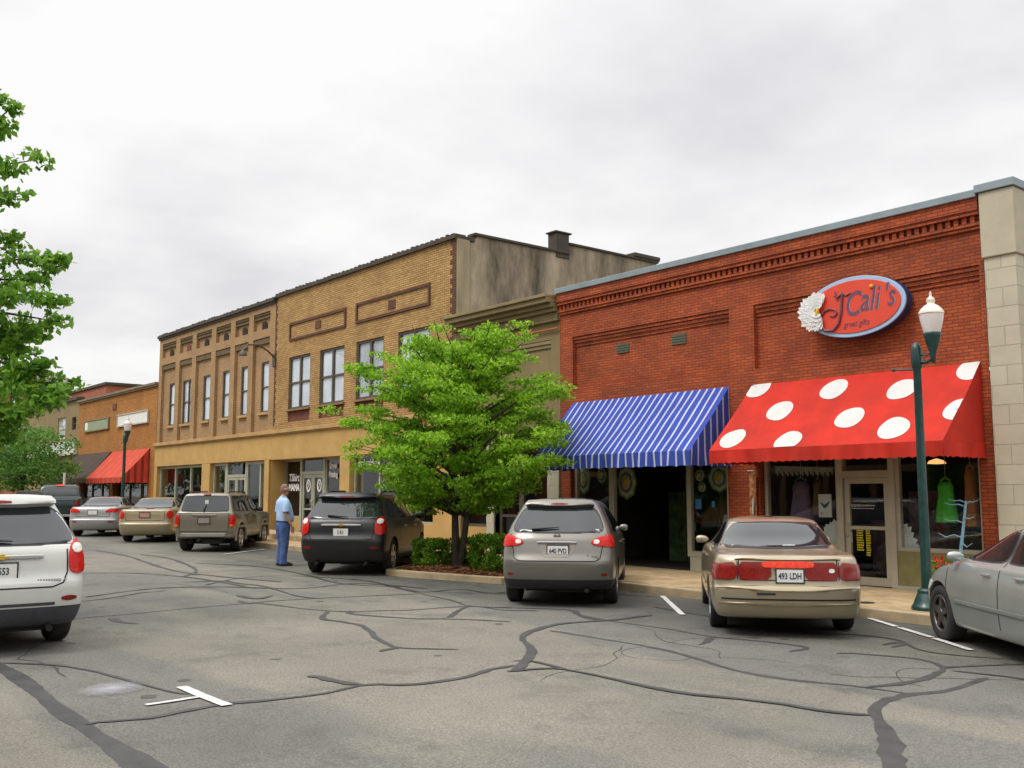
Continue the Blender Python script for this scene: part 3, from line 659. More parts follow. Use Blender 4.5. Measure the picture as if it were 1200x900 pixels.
# shop under the red awning
zb = g(-9.5) + .152
mb = MB(); mb.box(-11.9, -10.28, YF + .1, YF + .3, zb - .1, .86); mb.box(-9.19, -7.68, YF + .1, YF + .3, zb - .1, .86); mb.split('stall_riser', PANEL, rb)
mb = MB(); mb.box(-9.2, -7.67, YF + .07, YF + .31, zb - .1, zb + .05); mb.box(-11.9, -10.26, YF + .07, YF + .31, zb - .1, zb + .05); mb.split('base_strip', ALU, rb)
shopwin(rb, -11.9, -10.28, .862, 3.5, YF + .12)
shopwin(rb, -9.19, -7.67, .862, 3.5, YF + .12)
mb = MB(); mb.box(-10.30, -10.19, YF + .08, YF + .24, zb, 3.5); mb.box(-9.30, -9.19, YF + .08, YF + .24, zb, 3.5); mb.box(-10.19, -9.30, YF + .085, YF + .23, 2.12, 2.24); mb.build('door_frame', ALU, rb)
mb = MB(); mb.quad((-10.19, YF + .15, 2.24), (-9.3, YF + .15, 2.24), (-9.3, YF + .15, 3.5), (-10.19, YF + .15, 3.5)); mb.build('transom_pane', GLASS, rb)
dr = door(rb, -10.18, -9.31, zb + .01, 2.115, YF + .12, rail=1.24, hside=-1)
YEL = mk('yellow_lettering', (0.75, 0.62, 0.02), .6, var=.05)
mb = MB(); rnd = random.Random(3)
for cx0, n_, ww in ((-9.98, 9, .13), (-9.80, 11, .09)):
    mb = MB()
    for k in range(n_):
        zc = 1.19 - k * .042
        xa = cx0
        while xa < cx0 + ww - .01:
            l = rnd.uniform(.012, .03); mb.box(xa, min(xa + l, cx0 + ww), YF + .150, YF + .154, zc - .014, zc + .012); xa += l + .008
    mb.build('door_lettering', YEL, dr)
mb = MB(); xs = [(-10.08 + .011 * k, YF + .15, 1.63 + .028 * math.sin(k * 1.35) * (1.2 - .02 * k)) for k in range(44)]; mb.tube(xs, .006, 5); mb.box(-10.05, -9.62, YF + .148, YF + .154, 1.574, 1.582)
mb.build('door_script', WHITE, dr)
mb = MB(); mb.box(-10.13, -10.07, YF + .145, YF + .152, .98, 1.16); mb.build('door_sticker', WHITE, dr)
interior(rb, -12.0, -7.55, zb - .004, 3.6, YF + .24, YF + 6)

# --- olive stucco building between
ob = thing('stucco_building', 'narrow olive stucco shopfront with stepped cornice, half hidden by the street tree', 'building', (-19.7, YF, g(-19.7)))
zb = g(-19.7) + .152
XL2, XR2 = -21.83, -17.62
mb = MB()
mb.wall(XL2, XR2, -.3, 6.3, [(-21.3, -17.95, 4.3, 5.56, .07, 0), (-21.6, -20.43, -.3, 3.3, .3), (-20.12, -18.05, -.3, 3.3, .3)], YF + .01)
mb.build('wall', OLIVE, ob)
mb = MB()
mb.prism([(-19.5, 0)] * 0 or [(XL2, 5.98), (XR2, 5.98), (XR2, 6.03), (XL2, 6.03)], YF - .10, YF + .008)
for z0, z1, d in ((6.032, 6.2, .06), (6.202, 6.30, .16), (6.302, 6.40, .26), (6.402, 6.52, .40), (6.522, 6.60, .46)): mb.box(XL2, XR2 - .03 + (0), YF - d, YF + .2, z0, z1)
for k in range(2): mb.box(-21.29, -17.96, YF + .03 * (k) + .012, YF + .075, 5.55 - .09 * (k + 1), 5.545 - .09 * k)
mb.build('cornice', OLIVE_D, ob, bev=.012)
mb = MB(); mb.quad((XL2, YF + .2, 6.3), (XR2, YF + .2, 6.3), (XR2, 35, 6.3), (XL2, 35, 6.3)); mb.build('roof', ROOF, ob)
mb = MB(); mb.box(-20.43, -20.12, YF - .04, YF + .3, -.3, 3.5); mb.box(-18.05, -17.63, YF - .05, YF + .3, -.3, 3.5); mb.split('pier', STONE, ob, bev=.01)
mb = MB(); mb.box(-21.6, -20.44, YF + .1, YF + .28, -.3, 1.0); mb.split('stall_riser', TAN, ob)
shopwin(ob, -21.6, -20.44, 1.002, 3.3, YF + .13, fmat=BRONZE)
shopwin(ob, -19.2, -18.06, .5, 3.3, YF + .13, fmat=BRONZE)
door(ob, -20.1, -19.22, zb, 3.28, YF + .14, fmat=BRONZE, rail=1.3)
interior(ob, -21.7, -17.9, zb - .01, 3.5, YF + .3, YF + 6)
mb = MB(); mb.tube([(-21.3, YF - .06, 5.80), (-17.62, YF - .06, 5.80)], .022, 6); tag(mb.build('conduit', mk('orange_conduit', (.55, .16, .05), .5)), 'thin orange conduit running along the olive stucco wall', 'conduit')

# --- yellow brick two-storey
yb = thing('brick_building', 'two-storey yellow brick building with four wide upstairs windows and stained side wall', 'building', (-27.3, YF, g(-27.3)))
X0, X1 = -32.83, -21.85
YW = [(-31.72, -30.16), (-29.5, -27.88), (-27.15, -25.53), (-24.74, -23.1)]
mb = MB()
mb.wall(X0, X1, 4.1, 8.86, [(a, b_, 4.76, 6.6, .16) for a, b_ in YW] + [(a, b_, 4.33, 4.70, .05, 1) for a, b_ in YW], YF)
mb.build('wall', [YEL_BRICK, REDWOOD], yb)
for a, b_ in YW:
    window(yb, a, b_, 4.76, 6.6, YF + .035, cols=2, rows=2, fr=.08, back=BLIND if a < -28 or a > -25 else BLIND_D)
    mb = MB(); mb.box(a - .06, b_ + .06, YF - .07, YF + .1, 4.70, 4.76); mb.build('window_sill', BROWN_TRIM, yb, bev=.006)
for x0, x1, z0, z1, vx in ((-31.7, -27.8, 7.16, 7.80, -29.66), (-27.17, -23.08, 7.18, 7.83, -25.1)):
    mb = MB(); t_ = .085
    mb.box(x0, x1, YF - .045, YF - .002, z0, z0 + t_); mb.box(x0, x1, YF - .045, YF - .002, z1 - t_, z1)
    mb.box(x0, x0 + t_, YF - .044, YF - .002, z0 + t_, z1 - t_); mb.box(x1 - t_, x1, YF - .044, YF - .002, z0 + t_, z1 - t_)
    mb.build('brick_panel_frame', DRK_BRICK, yb)
    mb = MB(); mb.box(vx - .19, vx + .19, YF - .02, YF - .002, 7.36, 7.62); mb.build('wall_vent', DRK_BRICK, yb)
mb = MB()
mb.box(X0, X1 + .03, YF - .09, YF + .35, 8.862, 8.93); mb.box(X0, X1 + .03, YF - .05, YF + .3, 8.932, 8.99)
for k in range(44): mb.box(X0 + k * .25, X0 + k * .25 + .125 + random.uniform(-.03, .03), YF - .04, YF + .28, 8.99, 8.99 + random.uniform(.02, .06))
mb.build('coping', DKTRIM, yb)
mb = MB()
for k in range(34):                                    # toothed dark brick quoin at the corner
    w_ = .27 if k % 2 else .17
    mb.box(X1 - w_, X1 + .012, YF - .012, YF - .001, 4.25 + k * .135, 4.25 + (k + 1) * .135)
mb.build('quoin', DRK_BRICK, yb); mb = MB()
for k in range(34):
    w_ = .14 if k % 2 else .07
    mb.box(X0, X0 + w_, YF - .012, YF - .001, 4.25 + k * .135, 4.25 + (k + 1) * .135)
mb.build('quoin', DRK_BRICK, yb)
mb = MB()
mb.add([(X1, YF, -.3), (X1, YF, 8.84), (X1, 16.45, 8.84), (X1, 16.62, 9.04), (X1, 20.1, 9.04), (X1, 20.12, 9.35), (X1, 24.0, 9.35), (X1, 24.0, 8.0), (X1, 38, 7.8), (X1, 38, -.3)], (tuple(range(10)),))
mb.build('side_wall', STAINED, yb)
mb = MB(); mb.box(X1 + .002, X1 + .05, YF, YF + .42, 4, 8.86); mb.build('side_pilaster', mk('pale_plaster', (.33, .27, .17), .9, var=.3, scale=1.5, streak=True), yb)
mb = MB(); mb.box(X1 - .3, X1 + .06, 16.5, 20.1, 9.042, 9.12); mb.box(X1 - .3, X1 + .06, 20.1, 24.05, 9.352, 9.42); mb.box(X1 - .3, X1 + .05, YF + .36, 16.5, 8.845, 8.98); mb.build('parapet_coping', DKTRIM, yb, bev=.01)
mb = MB(); mb.box(X1 - .36, X1 + .02, 19.58, 20.10, 8.9, 9.66); mb.box(X1 - .40, X1 + .07, 19.52, 20.18, 9.662, 9.71); mb.build('roof_vent', DKTRIM, yb, bev=.01)
mb = MB(); mb.box(X1 - .6, X1 + .08, 22.9, 24.1, 9.425, 9.56); mb.build('roof_cap', DKTRIM, yb, bev=.02)
mb = MB(); mb.quad((X0, YF, 8.4), (X1 - .02, YF, 8.4), (X1 - .02, 38, 8.4), (X0, 38, 8.4)); mb.build('roof', ROOF, yb)
mb = MB(); mb.box(X0, X1 + .06, YF - .13, YF + .02, 3.97, 4.10); mb.box(X0, X1 + .05, YF - .09, YF + .02, 3.93, 3.97); mb.build('ledge', TAN_TRIM, yb, bev=.012)
mb = MB(); mb.box(X0, X1 + .02, YF - .03, YF + .5, 3.06, 3.928); mb.box(X0 + .0, -32.79 - .03, YF - .03, YF + .5, -.3, 3.058)
mb.build('fascia', TAN, yb, bev=.012)
for a, b_ in ((-28.01, -27.4), (-22.84, -21.83)):
    mb = MB(); mb.box(a, b_, YF - .028, YF + .5, -.3, 3.058); mb.split('pier', TAN, yb, bev=.012)
zb = g(-30) + .332
YS = YF + .49
mb = MB(); mb.box(-32.88, -31.6, YS, YS + .2, zb - .05, 1.03); mb.box(-29.9, -28.02, YS, YS + .2, zb - .05, 1.03); mb.box(-27.38, -22.86, YF + .12, YF + .3, zb - .05, 1.0); mb.split('stall_riser', TAN, yb)
shopwin(yb, -32.88, -31.62, 1.035, 3.06, YS + .02, fmat=ALU_G)
shopwin(yb, -29.88, -28.02, 1.035, 3.06, YS + .02, fmat=ALU_G)
mb = MB(); mb.box(-31.62, -31.5, YS - .01, YS + .12, zb, 3.06); mb.box(-29.98, -29.88, YS - .01, YS + .12, zb, 3.06); mb.box(-31.5, -29.98, YS - .005, YS + .11, 2.52, 2.63); mb.build('door_frame', ALU_G, yb)
mb = MB(); mb.quad((-31.5, YS + .05, 2.63), (-29.98, YS + .05, 2.63), (-29.98, YS + .05, 3.06), (-31.5, YS + .05, 3.06)); mb.build('transom_pane', GLASS, yb)
d1 = door(yb, -31.49, -30.75, zb, 2.515, YS + .02, fmat=ALU_G, rail=1.35); d2 = door(yb, -30.73, -29.99, zb, 2.515, YS + .02, fmat=ALU_G, rail=1.35, hside=-1)
LET = mk('white_window_lettering', (0.85, 0.85, 0.83), .6, var=.03)
for dd, xc in ((d1, -31.12), (d2, -30.36)):
    mb = MB()
    for k in range(20):
        t0, t1 = k / 20 * 6.283, (k + 1) / 20 * 6.283
        ro, ri = (.16, .22), (.095, .15)
        P = lambda t, r, y_: (xc + r[0] * math.sin(t), y_, 2.15 + r[1] * math.cos(t))
        mb.add([P(t0, ro, YS + .052), P(t1, ro, YS + .052), P(t1, ri, YS + .052), P(t0, ri, YS + .052)], ((0, 1, 2, 3),))
    mb.tube([(xc - .05, YS + .05, 2.22), (xc + .02, YS + .05, 2.25), (xc + .04, YS + .05, 2.17), (xc - .01, YS + .05, 2.1), (xc - .03, YS + .05, 2.05)], .02, 5)
    mb.build('door_logo', LET, dd)
def wtext(s, size, x, y, z, par, **kw):
    o = text('window_lettering', s, size, LET, None, (0, 0, 0), FRONT, **kw)
    o.parent = par; o.location = Vector((x, y, z)) - Vector(par.location); return o
wtext('TShirt', .36, -32.16, YS + .03, 2.42, yb, bold=.010, shear=.15, sx=.85)
wtext('MAMA', .32, -32.14, YS + .03, 2.08, yb, bold=.014, sx=.85)
wtext('Screen', .27, -29.38, YS + .03, 2.79, yb, bold=.010, sx=.68); wtext('Printing', .27, -29.38, YS + .03, 2.50, yb, bold=.010, sx=.68)
shopwin(yb, -27.38, -22.86, 1.0, 3.06, YF + .14, fmat=ALU_G, mull=(-25.9, -24.4))
wtext('Embroidery', .30, -26.55, YF + .155, 2.80, yb, bold=.008, sx=.85)
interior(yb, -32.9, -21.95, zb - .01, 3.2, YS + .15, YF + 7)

# --- brown brick two-storey
bb = thing('brick_building', 'two-storey brown brick building with six narrow tall windows between pilasters', 'building', (-38.6, YF, g(-38.6)))
X0, X1 = -44.36, -32.832
BL = [-44.0, -41.95, -40.14, -38.13, -36.3, -34.68]; BR = [-42.4, -40.56, -38.57, -36.72, -35.07, -33.28]
BW = [(-43.3, -42.5), (-41.76, -40.57), (-39.55, -38.78), (-37.62, -36.86), (-35.9, -35.13), (-34.16, -33.4)]
mb = MB()
hs = []
for a, b_ in zip(BL, BR): hs += [(a, b_, 7.86, 8.5, .12, 0), (a, b_, 4.12, 7.56, .12)]
mb.wall(X0, X1, 4.1, 8.86, hs, YF)
for a, b_, (wa, wb_) in zip(BL, BR, BW): mb.wall(a, b_, 4.12, 7.56, [(wa, wb_, 4.82, 6.68, .16)], YF + .12)
mb.quad((X0, YF, -.3), (X0, YF, 8.86), (X0, 38, 8.86), (X0, 38, -.3))
mb.build('wall', BRN_BRICK, bb)
mb = MB()
for a, b_ in zip(BL, BR):
    for zt in (8.5, 7.56):
        mb.box(a + .005, b_ - .005, YF + .035, YF + .118, zt - .22, zt - .003)
mb.split('frieze', mk('dark_frieze', (.14, .095, .045), .85, var=.25, scale=5), bb)
for k, (a, b_) in enumerate(zip(BL, BR)):
    xc = a + .55 * (b_ - a) - .02
    mb = MB(); mb.box(xc - .2, xc + .2, YF + .085, YF + .1185, 7.9, 8.1); mb.add([(xc + .2 * math.cos(t_ * math.pi / 8), YF + .085, 8.1 + .09 * math.sin(t_ * math.pi / 8)) for t_ in range(9)] + [(xc - .2, YF + .085, 8.1), (xc + .2, YF + .085, 8.1)], (tuple(range(11)),))
    mb.build('wall_vent', DARKHOLE if k != 1 else REDWOOD, bb)
for k, (wa, wb_) in enumerate(BW):
    window(bb, wa, wb_, 4.82, 6.68, YF + .135, cols=2 if k == 1 else 1, rows=2, fr=.06)
    mb = MB(); mb.box(wa - .08, wb_ + .08, YF + .02, YF + .2, 4.72, 4.815); mb.build('window_sill', TAN_TRIM, bb, bev=.006)
mb = MB(); mb.box(X0 - .03, X1, YF - .06, YF + .3, 8.70, 8.78); mb.box(X0 - .05, X1, YF - .12, YF + .35, 8.782, 8.90)
for k in range(46): mb.box(X0 + k * .25, X0 + k * .25 + .12 + random.uniform(-.03, .03), YF - .06, YF + .28, 8.902, 8.9 + random.uniform(.03, .07))
mb.build('coping', DKTRIM, bb)
mb = MB(); mb.quad((X0, YF, 8.4), (X1, YF, 8.4), (X1, 38, 8.4), (X0, 38, 8.4)); mb.build('roof', ROOF, bb)
mb = MB(); mb.box(X0 - .06, X1 - .002, YF - .13, YF + .02, 3.97, 4.10); mb.box(X0 - .05, X1 - .002, YF - .09, YF + .02, 3.93, 3.97); mb.build('ledge', TAN_TRIM, bb, bev=.012)
mb = MB(); mb.box(X0 - .05, X1 - .002, YF - .03, YF + .5, 3.07, 3.928); mb.build('fascia', TAN, bb, bev=.012)
for a, b_ in ((-44.41, -44.1), (-39.08, -38.28), (-33.4, -33.04)):
    mb = MB(); mb.box(a, b_, YF - .028, YF + .49, -.3, 3.068); mb.split('pier', TAN, bb, bev=.012)
zb = g(-38) + .332
shopwin(bb, -44.09, -39.1, 1.0, 3.06, YF + .13, fmat=ALU_G, mull=(-42.3, -40.6), fr=.1)
mb = MB(); mb.box(-44.09, -39.1, YF + .11, YF + .3, zb - .1, .998); mb.box(-38.26, -37.05, YF + .11, YF + .3, zb - .1, 1.1); mb.box(-35.2, -33.42, YF + .11, YF + .3, zb - .1, 1.1); mb.split('stall_riser', TAN, bb)
shopwin(bb, -38.26, -37.05, 1.102, 3.06, YF + .13, fmat=ALU_G, fr=.1)
shopwin(bb, -35.2, -33.42, 1.102, 3.06, YF + .13, fmat=ALU_G, fr=.1, mull=(-34.05,))
mb = MB(); mb.box(-37.05, -36.9, YF + .12, YF + .25, zb, 3.06); mb.box(-35.3, -35.2, YF + .12, YF + .25, zb, 3.06); mb.box(-36.9, -35.3, YF + .125, YF + .24, 2.5, 2.6); mb.build('door_frame', ALU_G, bb)
mb = MB(); mb.quad((-36.9, YF + .18, 2.6), (-35.3, YF + .18, 2.6), (-35.3, YF + .18, 3.06), (-36.9, YF + .18, 3.06)); mb.build('transom_pane', GLASS, bb)
door(bb, -36.89, -36.11, zb, 2.495, YF + .14, fmat=ALU_G); door(bb, -36.09, -35.31, zb, 2.495, YF + .14, fmat=ALU_G, hside=-1)
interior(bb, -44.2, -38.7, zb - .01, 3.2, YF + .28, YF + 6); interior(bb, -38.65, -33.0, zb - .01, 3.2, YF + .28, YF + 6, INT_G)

# --- orange brick one-storey
og = thing('brick_building', 'low orange brick building with two long sign panels above brown and red awnings', 'building', (-50.3, YF, g(-50.3)))
X0, X1 = -56.1, -44.42
mb = MB(); mb.wall(X0, X1, -.3, 6.68, [(-55.6, -50.6, -.3, 3.7, .4), (-50.0, -45.3, -.3, 3.7, .4)], YF + .01)
mb.quad((X0, YF + .01, -.3), (X0, YF + .01, 6.68), (X0, 36, 6.68), (X0, 36, -.3)); mb.build('wall', ORG_BRICK, og)
mb = MB(); mb.box(X0 - .05, X1, YF - .08, YF + .35, 6.682, 6.76); mb.box(X0 - .08, X1, YF - .13, YF + .4, 6.762, 6.86); mb.build('coping', mk('weathered_coping', (.22, .17, .10), .8, var=.3), og)
mb = MB(); mb.quad((X0, YF, 6.4), (X1, YF, 6.4), (X1, 36, 6.4), (X0, 36, 6.4)); mb.build('roof', ROOF, og)
mb = MB(); mb.box(-50.5, -50.0, YF - .03, YF, 6.0, 6.3); mb.build('wall_vent', REDWOOD, og)
zb = g(-50) + .152
shopwin(og, -55.55, -50.65, 1.0, 3.65, YF + .2, mull=(-53.9, -52.3), fmat=BRONZE); shopwin(og, -49.95, -46.6, 1.0, 3.65, YF + .2, mull=(-48.2,), fmat=BRONZE)
mb = MB(); mb.box(-55.55, -50.65, YF + .18, YF + .4, zb - .1, .998); mb.box(-49.95, -46.6, YF + .18, YF + .4, zb - .1, .998); mb.split('stall_riser', OLIVE, og)
door(og, -46.55, -45.35, zb, 2.6, YF + .2, fmat=BRONZE)
interior(og, -55.9, -44.7, zb, 3.7, YF + .42, YF + 6)

# --- further down the block
tb = thing('stucco_building', 'tan building with a white upstairs window beyond the orange brick shop', 'building', (-58.8, YF, g(-58.8)))
mb = MB(); mb.wall(-68, -56.13, -.3, 6.95, [(-60.1, -58.6, 4.95, 6.15, .15), (-57.4, -56.6, 5.35, 6.05, .15)], YF + .02); mb.quad((-68, YF + .02, -.3), (-68, YF + .02, 6.95), (-68, 34, 6.95), (-68, 34, -.3)); mb.build('wall', OLIVE, tb)
window(tb, -60.1, -58.6, 4.95, 6.15, YF + .1, back=WHITE, fmat=OFFWHITE); window(tb, -57.4, -56.6, 5.35, 6.05, YF + .1, back=DARKHOLE)
mb = MB(); mb.box(-68, -56.15, YF - .15, YF, 4.0, 4.75); mb.build('fascia', OFFWHITE, tb)
mb = MB(); mb.box(-68.1, -56.14, YF - .12, YF + .3, 6.952, 7.1); mb.build('coping', DKTRIM, tb)
shopwin(tb, -61.2, -56.5, 1.2, 3.6, YF + .0, mull=(-59,), fmat=BRONZE); mb = MB(); mb.quad((-61.5, YF + .3, 0), (-56.15, YF + .3, 0), (-56.15, YF + .3, 4), (-61.5, YF + .3, 4)); mb.build('interior', INT, tb)
rr_ = thing('brick_building', 'red brick building rising behind the tan and orange shops', 'building', (-58, 19, g(-58)))
mb = MB(); mb.box(-66, -57.2, 17.6, 30, 0, 7.95); mb.build('wall', FAR_BRICK, rr_)
mb = MB(); mb.box(-66.1, -57.1, 17.5, 30, 7.952, 8.1); mb.build('coping', DKTRIM, rr_)
fb = thing('brick_building', 'far red brick block with pale band and hipped cornice at the end of the row', 'building', (-70, YF, g(-70)))
mb = MB(); mb.box(-82, -68.05, YF + .05, 18.6, 0, 9.3); mb.build('wall', FAR_BRICK, fb)
mb = MB(); mb.box(-81.9, -68.1, YF - .15, YF + .04, 4.4, 6.3); mb.build('fascia', OFFWHITE, fb)
mb = MB(); mb.hexa([(-82.6, YF - .5, 9.0), (-67.4, YF - .5, 9.0), (-67.4, 19.1, 9.0), (-82.6, 19.1, 9.0)], [(-78, 17.0, 10.4), (-71, 17.0, 10.4), (-71, 17.5, 10.4), (-78, 17.5, 10.4)]); mb.build('roof', mk('grey_shingles', (.17, .14, .12), .9, var=.2), fb)
for k in range(4):
    window(fb, -81 + k * 3.3, -79.4 + k * 3.3, 6.6, 8.2, YF - .05, back=BLIND_D)

# --- row added behind the viewpoint, only for reflections in shop windows and car paint
def across(x0, x1, h, m, lb):
    t = thing('brick_building', lb, 'building', ((x0 + x1) / 2, -14.0, g((x0 + x1) / 2))); mb = MB(); mb.box(x0, x1 - .03, -26, -14.0, -.3, h); mb.build('wall', m, t)
    mb = MB(); mb.box(x0, x1 - .03, -26, -13.85, h + .002, h + .18); mb.build('coping', DKTRIM, t)
    x = x0 + .5
    while x + 2.4 < x1:
        mb = MB(); mb.box(x, x + 2.2, -13.99, -13.9, .8, 3.0); mb.build('shop_window', CARDK, t)
        if h > 7:
            mb = MB(); mb.box(x + .5, x + 1.7, -13.99, -13.92, 4.8, 6.6); mb.build('window', CARDK, t)
        x += 2.7
CARDK = mk('dark_window', (.02, .024, .026), .08, spec=.6)
for a in ((-70, -52, 8.5, FAR_BRICK, 'red brick building added across the street for reflections, facing the orange brick shop'), (-52, -36, 6.5, TAN, 'tan building added across the street for reflections, facing the brown brick building'), (-36, -22, 9.0, BRN_BRICK, 'brown brick building added across the street for reflections, facing the yellow brick building'), (-22, -6, 7.5, FAR_BRICK, 'red brick building added across the street for reflections, facing the striped awning'), (-6, 12, 8.8, DRK_BRICK, 'dark brick building added across the street for reflections, facing the boutique'), (16, 40, 8, TAN, 'tan building added across the street for reflections, beyond the corner')): across(*a)

# ------------------------------------------------------------------ vehicles
def pchip(xs, ys, xq):
    xs = np.asarray(xs, float); ys = np.asarray(ys, float); h = np.diff(xs); d = np.diff(ys) / h; n = len(xs); m = np.zeros(n)
    for i in range(1, n - 1):
        if d[i - 1] * d[i] > 0:
            w1, w2 = 2 * h[i] + h[i - 1], h[i] + 2 * h[i - 1]; m[i] = (w1 + w2) / (w1 / d[i - 1] + w2 / d[i])
    m[0], m[-1] = d[0], d[-1]
    out = []
    for q in xq:
        i = min(max(np.searchsorted(xs, q) - 1, 0), n - 2); t = (q - xs[i]) / h[i]
        out.append((2 * t**3 - 3 * t**2 + 1) * ys[i] + (t**3 - 2 * t**2 + t) * h[i] * m[i] + (-2 * t**3 + 3 * t**2) * ys[i + 1] + (t**3 - t**2) * h[i] * m[i + 1])
    return out
def paint(name, col, metal=0.55, rough=0.32, coat=0.7):
    return mk(name, col, rough, metal=metal, var=0.05, scale=2.0, coat=coat)
CARGLASS = mk('car_glass', (0.016, 0.019, 0.021), 0.04, var=0.2, scale=2.0, spec=0.7, coat=0.25)
TYRE = mk('tyre_rubber', (0.022, 0.021, 0.02), 0.85, var=0.3, scale=6)
RIM = mk('alloy_rim', (0.55, 0.55, 0.55), 0.3, metal=0.85, var=0.08)
RIM_D = mk('dark_rim', (0.16, 0.15, 0.14), 0.4, metal=0.7, var=0.15)
def lampmat(name, col):
    m = mk(name, col, 0.22, var=0.3, scale=26, coat=0.1, spec=0.3); return m
REDL = lampmat('red_lens', (0.55, 0.014, 0.008)); DREDL = lampmat('dark_red_lens', (0.20, 0.012, 0.008)); AMBER = lampmat('amber_lens', (0.7, 0.2, 0.03)); CLEARL = lampmat('clear_lens', (0.75, 0.72, 0.68))
REDB = lampmat('bright_red_lens', (0.85, 0.05, 0.02))
SEAM = mk('panel_gap', (0.012, 0.012, 0.012), 0.9)
UNDER = mk('underbody', (0.012, 0.012, 0.012), 0.9)
PLATE = mk('plate_white', (0.74, 0.74, 0.70), 0.5, var=0.06); PLATE_Y = mk('plate_pinkish', (0.45, 0.25, 0.18), 0.5, var=0.1)
PTXT = mk('plate_lettering', (0.03, 0.04, 0.08), 0.6)

